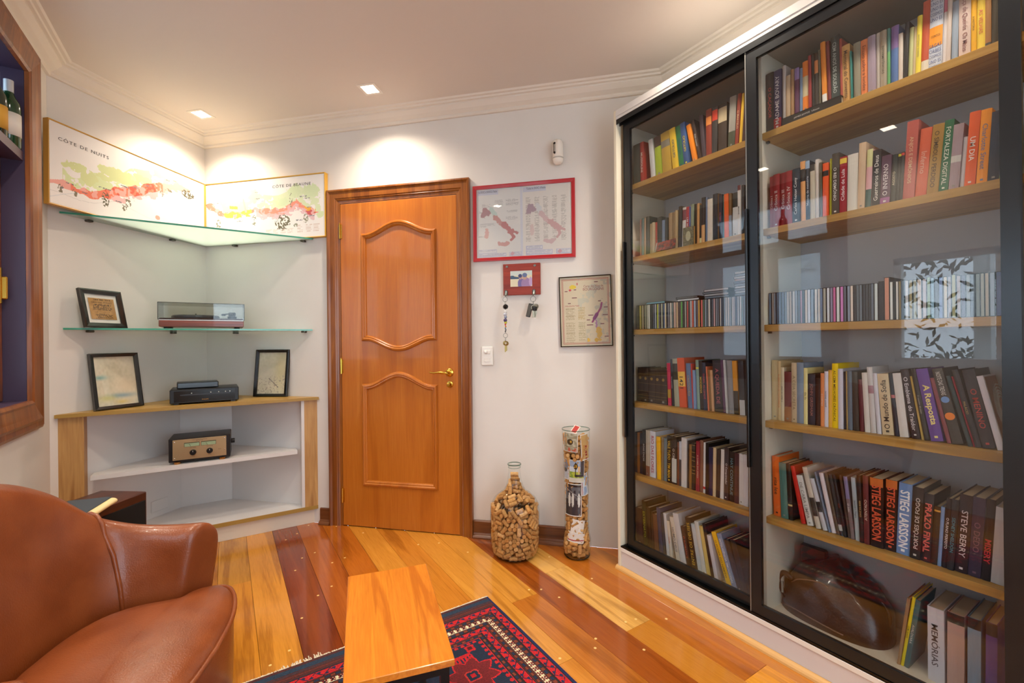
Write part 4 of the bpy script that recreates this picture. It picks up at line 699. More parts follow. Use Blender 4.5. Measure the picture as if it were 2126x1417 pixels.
sweep(bm, [(-.76, -1.6), (-.76, 3.208), (CX, CY), (2.086, 1.658), (2.086, -1.6)], prof, xy=True)
tag(bm_obj('trim_1', bm, M_CROWN), kind='structure')

# ------------------------------------------------------------------ floor of single planks
bm = bmesh.new(); prism(bm, [(-.76, -1.6), (2.086, -1.6), (2.086, 1.66), (-0.112, 3.856), (-.76, 3.208)], -0.04, -0.016)
floor = tag(bm_obj('floor', bm, mat('subfloor', '3a2414', 0.8)), kind='structure')
def cl(h, k=1.0):
    c = hexc(h); return (c[0] * k, c[1] * k, c[2] * k, 1)
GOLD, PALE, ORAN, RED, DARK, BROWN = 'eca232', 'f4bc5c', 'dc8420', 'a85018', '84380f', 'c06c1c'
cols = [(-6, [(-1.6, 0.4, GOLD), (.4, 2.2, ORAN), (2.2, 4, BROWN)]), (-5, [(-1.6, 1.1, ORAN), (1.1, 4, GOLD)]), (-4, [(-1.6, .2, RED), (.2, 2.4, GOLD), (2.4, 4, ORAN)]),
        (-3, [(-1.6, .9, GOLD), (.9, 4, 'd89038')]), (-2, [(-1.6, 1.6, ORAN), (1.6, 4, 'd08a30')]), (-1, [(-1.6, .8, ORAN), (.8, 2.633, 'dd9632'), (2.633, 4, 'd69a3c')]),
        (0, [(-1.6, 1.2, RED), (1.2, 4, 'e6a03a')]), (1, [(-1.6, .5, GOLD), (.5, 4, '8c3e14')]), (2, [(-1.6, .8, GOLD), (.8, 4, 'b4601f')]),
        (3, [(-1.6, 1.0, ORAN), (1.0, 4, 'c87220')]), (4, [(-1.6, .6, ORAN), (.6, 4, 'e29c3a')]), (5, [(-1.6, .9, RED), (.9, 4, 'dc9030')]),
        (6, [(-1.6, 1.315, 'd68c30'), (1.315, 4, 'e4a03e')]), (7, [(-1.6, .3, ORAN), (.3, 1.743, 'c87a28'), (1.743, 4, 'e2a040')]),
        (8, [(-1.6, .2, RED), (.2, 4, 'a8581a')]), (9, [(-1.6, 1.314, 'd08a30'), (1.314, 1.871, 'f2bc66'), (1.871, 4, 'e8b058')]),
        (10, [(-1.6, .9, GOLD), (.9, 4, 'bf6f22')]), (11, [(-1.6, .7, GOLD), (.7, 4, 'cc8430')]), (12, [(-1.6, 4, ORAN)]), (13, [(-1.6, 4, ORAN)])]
X0, PW = 0.099, 0.142
def ymax(x): return min(CY - abs(x - CX), 3.9)
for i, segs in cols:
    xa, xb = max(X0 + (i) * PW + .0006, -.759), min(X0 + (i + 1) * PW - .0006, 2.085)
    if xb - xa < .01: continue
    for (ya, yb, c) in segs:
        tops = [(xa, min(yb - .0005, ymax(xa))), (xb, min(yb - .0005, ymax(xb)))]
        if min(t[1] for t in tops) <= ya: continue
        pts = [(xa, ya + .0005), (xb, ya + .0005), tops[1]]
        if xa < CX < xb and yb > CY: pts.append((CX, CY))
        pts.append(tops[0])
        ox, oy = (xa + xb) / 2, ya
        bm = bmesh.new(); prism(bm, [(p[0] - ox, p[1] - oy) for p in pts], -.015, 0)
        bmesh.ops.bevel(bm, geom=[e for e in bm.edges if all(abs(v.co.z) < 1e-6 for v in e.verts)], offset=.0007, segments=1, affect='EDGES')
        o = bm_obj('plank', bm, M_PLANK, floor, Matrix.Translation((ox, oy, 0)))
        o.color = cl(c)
bm = bmesh.new()
for (x, y) in ((.13, 1.9), (.2, 1.95), (.27, 2.15), (.36, 2.3), (.43, 2.35), (.3, 2.62), (.35, 2.75), (.42, 2.78), (.48, 2.6), (.55, 2.62), (.3, 3.06), (.37, 3.12), (.45, 3.22), (.6, 3.1), (.72, 2.9), (.95, 2.55), (1.06, 2.5), (1.15, 2.3),
               (1.22, 1.79), (1.27, 1.76), (1.3, 1.66), (1.42, 1.36), (1.47, 1.35), (1.54, 1.7), (1.58, 1.28), (1.35, 1.2), (1.24, 1.35), (1.2, 1.31), (1.63, 1.9), (1.05, 1.34), (1.5, 2.0)):
    lathe(bm, [(0, .0004), (.0055, .0004), (.0055, -.002)], 10, (x, y, 0))
tag(bm_obj('wood_plug', bm, mat('plug_wood', 'f0c878', .4), floor), kind='stuff')

# ------------------------------------------------------------------ baseboards
prof = [(0, 0), (0, .016), (.004, .018), (.022, .018), (.030, .013), (.098, .013), (.104, .008), (.104, 0)]
def baseboard(name, x0, x1):
    bm = bmesh.new()
    pr = [(-z, y) for (z, y) in prof]
    sweep(bm, [(x0, 0), (x1, 0)], pr)
    lathe_p = [(0.022 * math.cos(a), 0.022 * math.sin(a)) for a in (0, .4, .8, 1.2, PI / 2)]
    sweep(bm, [(x0, 0), (x1, 0)], [(-.0, .013)] + [(-q[1], .013 + q[0]) for q in lathe_p])
    return tag(bm_obj(name, bm, M_BASE, mw=FD), kind='structure')
baseboard('baseboard_back', 1.966, 2.60)
baseboard('baseboard_back', 0.905, 0.984)

# ------------------------------------------------------------------ door
bm = bmesh.new()
cp = [(0, 0), (0, .030), (.010, .032), (.016, .026), (.020, .022), (.054, .022), (.060, .017), (.064, .019), (.072, .012), (.088, .010), (.088, 0)]
sweep(bm, [(.9858, 0), (.9858, 2.1908)], cp); 
bm.free()
door = tag(boxo('door_1', (1.0765, 1.8765, -.012, -.0005, .006, 2.098), M_DOOR, mw=FD, bev=.0015), kind='structure')
I4 = Matrix.Identity(4)
bm = bmesh.new(); sweep(bm, [(.9858, 0), (.9858, 2.1908), (1.9635, 2.1908), (1.9635, 0)], cp)
# keep the uprights and the head as one casing
tag(bm_obj('door_casing', bm, M_CASE, door, I4), kind='structure')
boxo('door_gap', (1.0735, 1.8795, -.0009, -.0001, .0, 2.1015), mat('gap_shadow', '120a06', .9), door, I4)
MP = [(0, 0), (.002, .008), (.008, .017), (.016, .019), (.022, .013), (.028, .014), (.034, .008), (.037, 0)]
def bell(u): 
    u = min(max((u - .07) / .86, 0), 1)
    return (0.5 - 0.5 * math.cos(2 * PI * u)) ** 0.85
def panel(zt, at, zb, ab, xl=1.225, xr=1.743):
    n = 28; pts = [(xl, zb), (xl, zt)]
    if at: pts += [(xl + (xr - xl) * k / n, zt + at * bell(k / n)) for k in range(1, n)]
    pts += [(xr, zt), (xr, zb)]
    if ab: pts += [(xr - (xr - xl) * k / n, zb - ab * bell(k / n)) for k in range(1, n)]
    bm = bmesh.new(); sweep(bm, pts, [(a, b + .0115) for a, b in MP], closed=True)
    return bm_obj('panel_moulding', bm, M_DOOR, door, I4)
panel(1.897, .073, 1.204, .068)
panel(.928, .080, .272, 0)
for z in (1.92, 1.04, .20):
    bm = bmesh.new(); lathe(bm, [(0, -.048), (.006, -.048), (.006, .048), (0, .048)], 10); lathe(bm, [(0, .048), (.004, .05), (.004, .056), (0, .058)], 8)
    box(bm, -.004, .012, .003, .006, -.044, .044)
    bm_obj('hinge', bm, M_BRASS, door, Matrix.Translation((1.076, -.018, z)), smooth=False)
bm = bmesh.new()
R90 = Matrix.Rotation(PI / 2, 4, 'X')
lathe(bm, [(0, .014), (.012, .014), (.016, .010), (.025, .006), (.027, 0)], 24)
bmesh.ops.transform(bm, matrix=R90, verts=bm.verts)
tube(bm, [(0, -.008, 0), (0, -.045, 0), (-.012, -.054, .001), (-.05, -.054, .004), (-.085, -.052, -.001), (-.112, -.050, .004)], [.008, .008, .009, .008, .006, .004], 10)
bm_obj('handle', bm, M_BRASS, door, Matrix.Translation((1.822, -.012, 1.004)), smooth=True, sharp=40)
bm = bmesh.new(); lathe(bm, [(0, .007), (.012, .007), (.020, .005), (.022, 0)], 20); bmesh.ops.transform(bm, matrix=R90, verts=bm.verts)
tube(bm, [(0, -.006, .004), (0, -.03, .004)], .004, 8); box(bm, -.010, .010, -.034, -.030, -.012, .010, bev=.003)
bm_obj('lock_escutcheon', bm, M_BRASS, door, Matrix.Translation((1.824, -.012, .931)))

# ------------------------------------------------------------------ recessed wooden window with bottle shelf
M_WF = wood('window_wood', '6a3414', '9a5a28', '80461c', axis='Z', scale=1.0, rough=.35, coat=.2)
M_NICHE = mat('niche_daylight_tint', '3a2c44', .45)  # dark brown wood with the blue daylight on it put into the colour
win = tag(boxo('window_1', (1.75, 2.905, .119, .121, .945, .950), M_WF, mw=FN), kind='structure')
bm = bmesh.new()
fp = [(0, 0), (0, .016), (-.012, .022), (-.022, .020), (-.07, .026), (-.09, .030), (-.105, .022), (-.125, .024), (-.140, .016), (-.140, 0)]
sweep(bm, [(1.75, .945), (1.75, 2.44), (2.905, 2.44), (2.905, .945)], [(a, b) for a, b in fp], closed=True)
tag(bm_obj('window_casing', bm, M_WF, win, I4), kind='structure')
bm = bmesh.new()
box(bm, 2.905, 2.915, 0.001, .22, .935, 2.45); box(bm, 1.74, 1.75, 0.001, .22, .935, 2.45); box(bm, 1.75, 2.905, .001, .22, 2.44, 2.45); box(bm, 1.75, 2.905, .001, .22, .935, .945)
tag(bm_obj('window_lining', bm, M_NICHE, win, I4), kind='structure')
boxo('bottle_shelf', (1.751, 2.904, .005, .205, 2.03, 2.07), mat('niche_shelf', '4c3848', .4), win, I4)  # shelf colour carries the same blue daylight tint
M_FROST = thin_glass('frosted_pane', (.85, .92, .97, 1), 1.45, .05, milk=.55, milkcol=(.92, .96, 1, 1))
for a, b in ((2.335, 2.903), (1.753, 2.328)):
    bm = bmesh.new()
    for q in ((a, a + .09, .948, 2.028), (b - .13, b, .948, 2.028), (a, b, .948, 1.03), (a, b, 1.93, 2.028)): box(bm, q[0], q[1], .075, .105, q[2], q[3], bev=.004)
    lf = bm_obj('window_leaf', bm, M_WF, win, I4)
    boxo('pane', (a + .088, b - .128, .088, .092, 1.028, 1.932), M_FROST, lf, I4)
    bm = bmesh.new(); box(bm, b - .035, b - .015, .068, .076, 1.38, 1.54, bev=.003); box(bm, b - .030, b - .020, .05, .070, 1.40, 1.50, bev=.004)
    bm_obj('handle', bm, M_BRASS, lf, I4)
boxo('pane', (1.751, 2.904, .205, .209, 2.07, 2.44), M_FROST, win, I4)
# second window nearer the camera, looking out on the garden
bm = bmesh.new(); M_WW = mat('white_window_paint', 'e4e4e2', .4)
for q in ((.2, .24, 1.0, 1.78), (1.28, 1.32, 1.0, 1.78), (.2, 1.32, 1.0, 1.04), (.2, 1.32, 1.74, 1.78), (.74, .79, 1.0, 1.78)): box(bm, q[0], q[1], .02, .08, q[2], q[3])
win2 = tag(bm_obj('window_2', bm, M_WW, mw=FN), kind='structure')
for a, b in ((.24, .74), (.79, 1.28)): boxo('pane', (a, b, .048, .052, 1.04, 1.74), thin_glass('clear_pane', (.97, .98, .98, 1)), win2, I4)

# ------------------------------------------------------------------ corner cabinet
M_OAK = wood('oak_laminate', '9c6c38', 'cda264', 'b68850', axis='Z', scale=1.1, rough=.4, rings=.6)
M_OAKX = wood('oak_laminate_level', 'b08540', 'd8b468', 'c69c50', axis='X', scale=1.1, rough=.4, rings=.6)
M_EDGE = mat('oak_edge', 'a8843c', .45)
YF = 3.213
cab = root('corner_cabinet', Matrix.Identity(4), 'white triangular corner cabinet with oak worktop and oak front stiles', 'cabinet')
def tri(yf, inset=.004, tip=.012):
    hw = (CY - inset - yf) - .0
    return [(CX - hw + tip, yf), (CX + hw - tip, yf), (CX + hw - tip + 0.0, yf + tip * .9), (CX, CY - inset * 1.414), (CX - hw + tip, yf + tip * .9)]
bm = bmesh.new(); prism(bm, tri(YF, .004, .012), .819, .838); bm_obj('worktop', bm, M_OAKX, cab)
boxo('worktop_edge', (CX - .632, CX + .632, YF - .0015, YF, .8195, .8375), M_EDGE, cab)
for x0, x1 in ((-.735, -.654), (.433, .531)):
    boxo('stile', (x0, x1, 3.232, 3.250, .118, .8185), M_OAK, cab)
boxo('stile', (-.654, -.636, 3.233, 3.30, .118, .8185), M_OAK, cab)
boxo('side_panel', (.415, .433, 3.233, 3.30, .118, .8185), M_WHITE, cab)
bm = bmesh.new(); prism(bm, tri(3.25, .012, .09), .470, .494); bm_obj('shelf', bm, M_WHITE, cab)
bm = bmesh.new(); prism(bm, tri(3.234, .006, .03), .096, .1175); bm_obj('bottom_board', bm, M_WHITE, cab)
boxo('bottom_edge', (-.735, .523, 3.231, 3.234, .094, .118), M_EDGE, cab)
boxo('plinth', (-.72, .500, 3.252, 3.268, .001, .095), mat('plinth_cream', 'e2d6c4', .45), cab)
# back panels lining the two walls, with a narrow panel across the corner
wl = .60
for fm, sgn, a, b in ((FL, -1, .216, .86), (FD, 1, .216, .86)):
    x0, x1 = (-b, -a) if sgn < 0 else (a, b)
    boxo('back_panel', (x0, x1, -.010, -.002, .118, .818), M_WHITE, cab, fm)
boxo('back_panel', (CX - .160, CX + .160, CY - .1565, CY - .1485, .118, .818), M_WHITE, cab)
cp_ = boxo('socket_cover', (-.415, -.304, -.016, -.0105, .152, .222), M_WHITE, cab, FL, bev=.003)

# ------------------------------------------------------------------ two glass corner shelves
M_GLS = thin_glass('green_frosted_glass', (.80, .95, .90, 1), 1.45, .08, milk=.72, milkcol=(.86, .97, .93, 1))
M_GLE = mat('glass_edge', '3f9c80', .15, spec=.8)
def glass_shelf(z, label, hw):
    yf = CY - .006 - hw
    r = root('corner_shelf', Matrix.Translation((0, 0, z)), label, 'shelf', 'glass corner shelves')
    bm = bmesh.new(); prism(bm, [(CX - hw + .01, yf), (CX + hw - .01, yf), (CX + hw - .01, yf + .01), (CX, CY - .006), (CX - hw + .01, yf + .01)], -.010, 0)
    bm_obj('glass_plate', bm, M_GLS, r)
    boxo('polished_edge', (CX - hw + .011, CX + hw - .011, yf - .0012, yf - .0002, -.0098, -.0002), M_GLE, r)
    bmh = None
    for s, t in ((-1, .26), (-1, .74), (1, .26), (1, .80)):
        fm = FL if s < 0 else FD
        bm = bmesh.new(); box(bm, s * t - .014, s * t + .014, -.030, -.001, -.022, -.0105, bev=.003)
        bm_obj('shelf_clip', bm, mat('clip_metal', '5a5852', .3, .8), r, fm)
    return r
glass_shelf(1.8905, 'upper frosted glass corner shelf holding two long framed maps', .620)
glass_shelf(1.2865, 'lower glass corner shelf carrying the record player', .612)

# ------------------------------------------------------------------ picture frames
def picture(name, label, M, w, h, fw, fd, fm, inner=None, glass=True, cat='picture', group=None, mount=None):
    r = root(name, M, label, cat, group)
    bm = bmesh.new(); sweep(bm, [(0, 0), (0, h), (w, h), (w, 0)], [(0, 0), (0, fd), (fw * .25, fd + .001), (fw, fd - .003), (fw, 0)], closed=True)
    bm_obj('frame', bm, fm, r)
    boxo('backing', (fw * .6, w - fw * .6, -.004, -.001, fw * .6, h - fw * .6), mount or M_PAPER, r)
    if inner: inner(r)
    if glass: boxo('glazing', (fw * .9, w - fw * .9, -fd * .55 - .002, -fd * .55, fw * .9, h - fw * .9), thin_glass('picture_glass', (.97, .98, .98, 1)), r)
    return r

M_PRINT = attr_mat('printed_paper', .7)
M_INK = mat('ink', '2e2c2c', .8)
M_FR_OAK = mat('pale_frame_wood', 'c8963c', .45)
def lerp_pts(U, pts): return np.interp(U, [p[0] for p in pts], [p[1] for p in pts])
def speck(U, V, f, thr, seed): return vnoise(U, V, f, seed) > thr
def textlines(img, U, V, x0, x1, y0, y1, n, col, seed=0, fill=.75, th=.45):
    m = (U > x0) & (U < x1) & (V > y0) & (V < y1); k = ((V - y0) / (y1 - y0) * n)
    on = m & ((k % 1) < th) & (vnoise(U, np.floor(k) * .37, 90, seed) > .28) & ((U - x0) / (x1 - x0) < fill + .25 * vnoise(np.floor(k) * .61, np.floor(k) * .3, 7, seed + 3))
    img[on] = col

def map_nuits():
    nx, ny = 300, 134; U, V = uvgrid(nx, ny); img = np.zeros((ny, nx, 3)) + (226, 221, 216)
    n = vnoise(U * 2.2, V, 14, 1) * .6 + vnoise(U * 2.2, V, 34, 2) * .4
    bandc = lerp_pts(U, [(0, .73), (.036, .728), (.144, .755), (.22, .742), (.304, .664), (.402, .576), (.565, .411), (.67, .30), (.78, .215), (.9, .2)])
    th = lerp_pts(U, [(0, .02), (.05, .045), (.14, .035), (.22, .05), (.3, .07), (.4, .08), (.5, .065), (.6, .09), (.7, .07), (.82, .04), (.9, .0), (1, 0)])
    d = V - bandc + (vnoise(U, V, 30, 5) - .5) * .06
    img[(np.abs(V - bandc - .12) < .0035) & (U < .9)] = (205, 200, 196)
    riv = .93 - .12 * np.sin(U * 7) - .3 * U
    img[np.abs(V - riv) < .004] = (198, 202, 204)
    up = (bandc - V)
    g = (up > .02) & (up < .13 + .24 * vnoise(U, V * 0, 9, 8)) & (n > .44) & (U > .06) & (U < .82)
    img[g] = (203, 212, 160)
    for (a, b, c, e) in ((.12, .47, .06, .07), (.20, .55, .06, .09), (.36, .38, .13, .09), (.27, .47, .05, .05), (.52, .30, .06, .06)):
        q = ((U - a) / c) ** 2 + ((V - b) / e) ** 2 + (n - .5) * 2.2
        img[q < .9] = (201, 207, 148)
    b = np.abs(d) < th
    img[b] = (224, 158, 146)
    img[b & (n > .42) & (U > .1) & (U < .66)] = (222, 116, 88)
    img[b & (n > .55) & (U > .28) & (U < .62)] = (206, 84, 62)
    img[(np.abs(d - th * 1.3) < th * .5) & (n > .4) & (U > .3) & (U < .7)] = (220, 168, 166)
    for (a, bb, c, e, k) in ((.05, .80, .012, .06, 1), (.12, .80, .014, .05, 2), (.285, .76, .022, .11, 3), (.42, .72, .02, .06, 4), (.65, .42, .012, .05, 5), (.86, .27, .055, .07, 6), (.70, .33, .03, .03, 7), (.40, .80, .02, .05, 8)):
        q = ((U - a) / c) ** 2 + ((V - bb) / e) ** 2 < 1
        img[q & speck(U * 2.2, V, 60, .5, k)] = (96, 88, 66) if k in (3, 6) else (120, 112, 92)
    for (a, bb, w) in ((.10, .70, .05), (.06, .78, .03), (.28, .62, .07), (.40, .50, .05), (.47, .46, .04), (.55, .37, .05), (.70, .17, .03), (.17, .76, .03), (.36, .74, .04), (.76, .14, .04)):
        img[(np.abs(U - a) < w / 2) & (np.abs(V - bb) < .008) & speck(U * 2.2, V, 110, .4, 9)] = (110, 108, 112)
    q = ((U - .62) / .018) ** 2 + ((V - .80) / .035) ** 2 < 1
    img[q & (n > .4)] = (214, 150, 134)
    return img
def map_beaune():
    nx, ny = 300, 134; U, V = uvgrid(nx, ny); img = np.zeros((ny, nx, 3)) + (226, 223, 219)
    n = vnoise(U * 2.2, V, 14, 11) * .6 + vnoise(U * 2.2, V, 34, 12) * .4
    bandc = lerp_pts(U, [(0, .36), (.05, .37), (.125, .52), (.19, .56), (.28, .55), (.376, .56), (.43, .46), (.483, .535), (.59, .57), (.696, .55), (.74, .49), (.776, .44), (.856, .57), (.925, .61), (1, .6)])
    th = lerp_pts(U, [(0, 0), (.03, .08), (.08, .05), (.15, .05), (.3, .04), (.38, .02), (.44, .05), (.5, .06), (.6, .06), (.7, .055), (.78, .07), (.87, .05), (.94, .03), (.96, 0)])
    up = bandc - V
    img[(up > .0) & (up < .12 + .25 * vnoise(U, V * 0, 8, 18)) & (n > .42) & (U > .1) & (U < .97)] = (206, 216, 178)
    for (a, b, c, e) in ((.76, .25, .08, .1), (.89, .26, .06, .12), (.42, .24, .05, .12), (.65, .40, .07, .09), (.97, .65, .03, .06), (.04, .75, .03, .03)):
        q = ((U - a) / c) ** 2 + ((V - b) / e) ** 2 + (n - .5) * 2.4
        img[q < .8] = (200, 214, 172)
    d = V - bandc + (vnoise(U, V, 30, 15) - .5) * .07
    b = np.abs(d) < th
    img[b] = (226, 140, 118); img[b & (n < .45)] = (222, 168, 164)
    img[(np.abs(d - .07) < .05) & (n > .38) & (U > .44) & (U < .92)] = (214, 180, 184)
    img[(np.abs(d) < .055) & (n > .40) & (U > .16) & (U < .40)] = (244, 208, 84)
    img[(np.abs(V - .42 - .3 * (U - .23)) < .025) & (U > .21) & (U < .28)] = (244, 206, 84)
    img[(np.abs(d + .03) < .03) & (n > .4) & (U > .84) & (U < .93)] = (226, 162, 52)
    img[(np.abs(d - .02) < .03) & (n > .42) & (U > .85) & (U < .93)] = (196, 84, 84)
    img[(np.abs(U - .33 - .1 * (V - .3)) < .008) & (V > .28) & (V < .52)] = (222, 168, 164)
    for (a, bb, c, e, k) in ((.66, .74, .065, .13, 1), (.73, .38, .012, .12, 2), (.42, .66, .02, .1, 3), (.85, .70, .02, .08, 4), (.07, .88, .015, .03, 5), (.77, .80, .02, .03, 6), (.11, .7, .02, .1, 7)):
        q = ((U - a) / c) ** 2 + ((V - bb) / e) ** 2 < 1
        img[q & speck(U * 2.2, V, 55, .47, k + 20)] = (104, 98, 76) if k == 1 else (140, 140, 120)
    for (a, bb, w) in ((.09, .33, .05), (.20, .50, .06), (.45, .2, .04), (.45, .31, .04), (.50, .36, .03), (.83, .34, .06), (.86, .37, .05), (.88, .52, .04), (.80, .72, .06), (.90, .66, .04), (.30, .66, .05)):
        img[(np.abs(U - a) < w / 2) & (np.abs(V - bb) < .008) & speck(U * 2.2, V, 110, .4, 29)] = (128, 128, 134)
    for x in (.52, .58, .64, .70, .78, .85, .91): textlines(img, U, V, x, x + .05, .84 - .04 * (x > .75), .93, 5, (204, 186, 176), 5)
    return img
# long map on the slanting wall: its outer end stands off the wall in front of the window casing
pu0 = Vector((CX, CY, 0)) + Vector((-.7071, -.7071, 0)) * .985 + Vector((.7071, -.7071, 0)) * .120
pu1 = Vector((CX, CY, 0)) + Vector((-.7071, -.7071, 0)) * .038 + Vector((.7071, -.7071, 0)) * .040
ang = math.degrees(math.atan2(pu1.y - pu0.y, pu1.x - pu0.x)); wN = (pu1 - pu0).length
MN = frame_m(pu0.x, pu0.y, ang, 1.8915) @ Matrix.Translation((0, .030, 0))
def in_n(r):
    raster('map_print', 300, 134, wN - .014, .406, map_nuits(), M_PRINT, r, Matrix.Translation((wN / 2, -.027, .210)))
    text('title', 'CÔTE DE NUITS', Matrix.Translation((.178 * wN, -.0276, .340)) @ R90, .262 * wN, .021, M_INK, r, spacing=1.2)
picture('framed_map', 'long wine map titled Côte de Nuits in thin pale wood frame', MN, wN, .420, .006, .030, M_FR_OAK, in_n, glass=False, group='framed wine maps on the upper corner shelf')
def in_b(r):
    raster('map_print', 300, 134, .936, .406, map_beaune(), M_PRINT, r, Matrix.Translation((.475, -.027, .210)))
    text('title', 'CÔTE DE BEAUNE', Matrix.Translation((.732 * .95, -.0276, .360)) @ R90, .312 * .95, .023, M_INK, r, spacing=1.15)
picture('framed_map', 'long wine map titled Côte de Beaune in thin yellow wood frame', FD @ Matrix.Translation((.030, -.002, 1.8915)), .950, .420, .006, .032, mat('yellow_frame_wood', 'dca83c', .4), in_b, glass=False, group='framed wine maps on the upper corner shelf')

def m_from(bl, br, tl):
    bl, br, tl = Vector(bl), Vector(br), Vector(tl)
    x = (br - bl).normalized(); z = (tl - bl); z = (z - x * z.dot(x)).normalized(); y = z.cross(x)
    return Matrix(((x.x, y.x, z.x, bl.x), (x.y, y.y, z.y, bl.y), (x.z, y.z, z.z, bl.z), (0, 0, 0, 1)))
M_FR_BLK = mat('black_frame', '14120f', .25, coat=.3)
def abstract(seed, kind):
    nx, ny = 70, 92; U, V = uvgrid(nx, ny); n = vnoise(U, V, 6, seed) * .5 + vnoise(U, V, 22, seed + 1) * .5
    img = np.zeros((ny, nx, 3)) + (226, 214, 186) + (n[..., None] - .5) * (30, 26, 34)
    def bl(cx, cy, sx, sy, c, k):
        w = np.exp(-((U - cx) / sx) ** 2 - ((V - cy) / sy) ** 2)[..., None] * k
        img[:] = img * (1 - w) + np.array(c) * w
    if kind == 0:
        bl(.12, .42, .16, .04, (132, 178, 172), .9); bl(.62, .80, .30, .045, (120, 160, 180), .9); bl(.25, .84, .2, .06, (206, 200, 120), .8); bl(.6, .93, .15, .04, (230, 200, 110), .7); bl(.75, .6, .3, .2, (238, 214, 180), .7)
    else:
        bl(.3, .6, .4, .3, (206, 192, 170), .7); bl(.8, .5, .2, .5, (224, 206, 150), .6)
        ln = np.abs((V - .62) - .62 * (U - .38)) < .012; img[ln & (U > .38) & (U < .75)] = (120, 112, 108)
        img[(V > .55) & speck(U, V, 40, .74, 5)] = (186, 170, 150)
    return np.clip(img, 0, 255)
Mf = m_from((-.601, 3.252, .8385), (-.418, 3.387, .8385), (-.642, 3.292, 1.142))
picture('picture_frame', 'black framed pale abstract with blue streaks leaning on the oak worktop', Mf, .232, .312, .019, .020, M_FR_BLK,
        lambda r: raster('painting', 70, 92, .196, .276, abstract(31, 0), M_PRINT, r, Matrix.Translation((.116, -.006, .156))), group='small black frames in the corner')
Mf = m_from((.164, 3.494, .8385), (.348, 3.354, .8385), (.1935, 3.52, 1.148))
picture('picture_frame', 'black framed pale sketch with a dark slash, standing near the door', Mf, .234, .315, .019, .020, M_FR_BLK,
        lambda r: raster('painting', 70, 92, .198, .279, abstract(47, 1), M_PRINT, r, Matrix.Translation((.117, -.006, .1575))), group='small black frames in the corner')
def cert(r):
    nx, ny = 96, 84; U, V = uvgrid(nx, ny); n = vnoise(U, V, 9, 3)
    img = np.zeros((ny, nx, 3)) + (190, 142, 80) + (n[..., None] - .5) * 30
    ink = (84, 58, 34)
    for k, (y, x0, x1, hgt) in enumerate(((.07, .2, .85, .02), (.30, .2, .85, .02), (.34, .16, .86, .015), (.40, .14, .86, .015), (.44, .14, .86, .015), (.48, .14, .86, .015), (.54, .14, .86, .015), (.74, .32, .72, .012), (.79, .2, .84, .015), (.84, .22, .8, .015), (.90, .2, .84, .018), (.95, .16, .86, .012))):
        img[(np.abs(V - y) < hgt) & (U > x0) & (U < x1) & (vnoise(U, V * 0 + k, 46, k) > .38)] = ink
    raster('document', nx, ny, .136, .118, img, M_PRINT, r, Matrix.Translation((.112, -.0075, .106)))
    text('lettering', 'GRANDE PRÉDIO', Matrix.Translation((.112, -.0082, .142)) @ R90, .108, .011, mat('brown_ink', '4a3018', .8), r)
    text('lettering', 'R U A  L A R G A', Matrix.Translation((.112, -.0082, .088)) @ R90, .066, .007, mat('brown_ink'), r)
bl = Vector((CX, CY, 1.2870)) + Vector((-.7071, -.7071, 0)) * .832 + Vector((.7071, -.7071, 0)) * .105
br = Vector((CX, CY, 1.2870)) + Vector((-.7071, -.7071, 0)) * .602 + Vector((.7071, -.7071, 0)) * .085
tl = Vector((CX, CY, 1.4970)) + Vector((-.7071, -.7071, 0)) * .840 + Vector((.7071, -.7071, 0)) * .060
picture('picture_frame', 'black framed old brown handbill with white mount on lower glass shelf', m_from(bl, br, tl), .224, .212, .026, .016, M_FR_BLK, cert, group='small black frames in the corner', mount=mat('white_mount', 'ece8de', .8))

# ------------------------------------------------------------------ record player
M_ROSE = wood('turntable_wood', '5c2410', '8a3c1c', '702e14', axis='X', scale=1.6, rough=.3, coat=.3)
tt = root('record_player', Matrix.Translation((-.326, 3.305, 1.2868)), 'vintage wooden record player with clear lid on lower glass shelf', 'turntable')
bm = bmesh.new(); box(bm, 0, .425, 0, .26, .012, .052, bev=.003); bm_obj('wooden_base', bm, M_ROSE, tt)
boxo('trim_strip', (0.002, .423, -.0015, 0, .050, .054), mat('silver_strip', 'c8c4bc', .3, .8), tt)
boxo('deck', (0.003, .422, .003, .257, .0525, .064), mat('deck_brown', '3a1a10', .4), tt)
bm = bmesh.new(); lathe(bm, [(0, .0645), (.118, .0645), (.124, .070), (.124, .080), (.118, .086), (.03, .088), (.02, .085), (0, .085)], 40, (.172, .13, 0)); lathe(bm, [(.004, .088), (.004, .098), (0, .099)], 10, (.172, .13, 0))
bm_obj('platter', bm, mat('platter_grey', '3c4046', .35, .3), tt, smooth=True, sharp=35)
bm = bmesh.new(); tube(bm, [(.365, .2, .100), (.362, .10, .100), (.335, .03, .094), (.318, .02, .090)], .004, 8); lathe(bm, [(0, .066), (.026, .066), (.026, .086), (.014, .09), (.014, .108), (.0, .11)], 20, (.365, .19, 0)); box(bm, .345, .385, .2, .24, .09, .115, bev=.004); box(bm, .306, .33, .012, .03, .082, .094, bev=.003)
bm_obj('tonearm', bm, mat('tonearm_black', '18181a', .3, .5), tt)
bm = bmesh.new()
for q in ((-.004, 0, -.004, .262, .052, .155), (.425, .429, -.004, .262, .052, .155), (-.004, .429, -.004, -.001, .056, .155), (-.004, .429, .259, .262, .056, .155), (-.004, .429, -.004, .262, .152, .155)):
    box(bm, *q)
bm_obj('dust_cover', bm, thin_glass('smoky_acrylic', (.90, .91, .90, 1), 1.45), tt)
bm = bmesh.new()
for q in ((-.0045, -.002, -.005, -.001, .054, .156), (.4270, .4295, -.005, -.001, .054, .156), (-.0045, .4295, -.0048, -.003, .1535, .156)): box(bm, *q)
bm_obj('cover_edge', bm, mat('acrylic_edge', '1c1e1e', .2), tt)
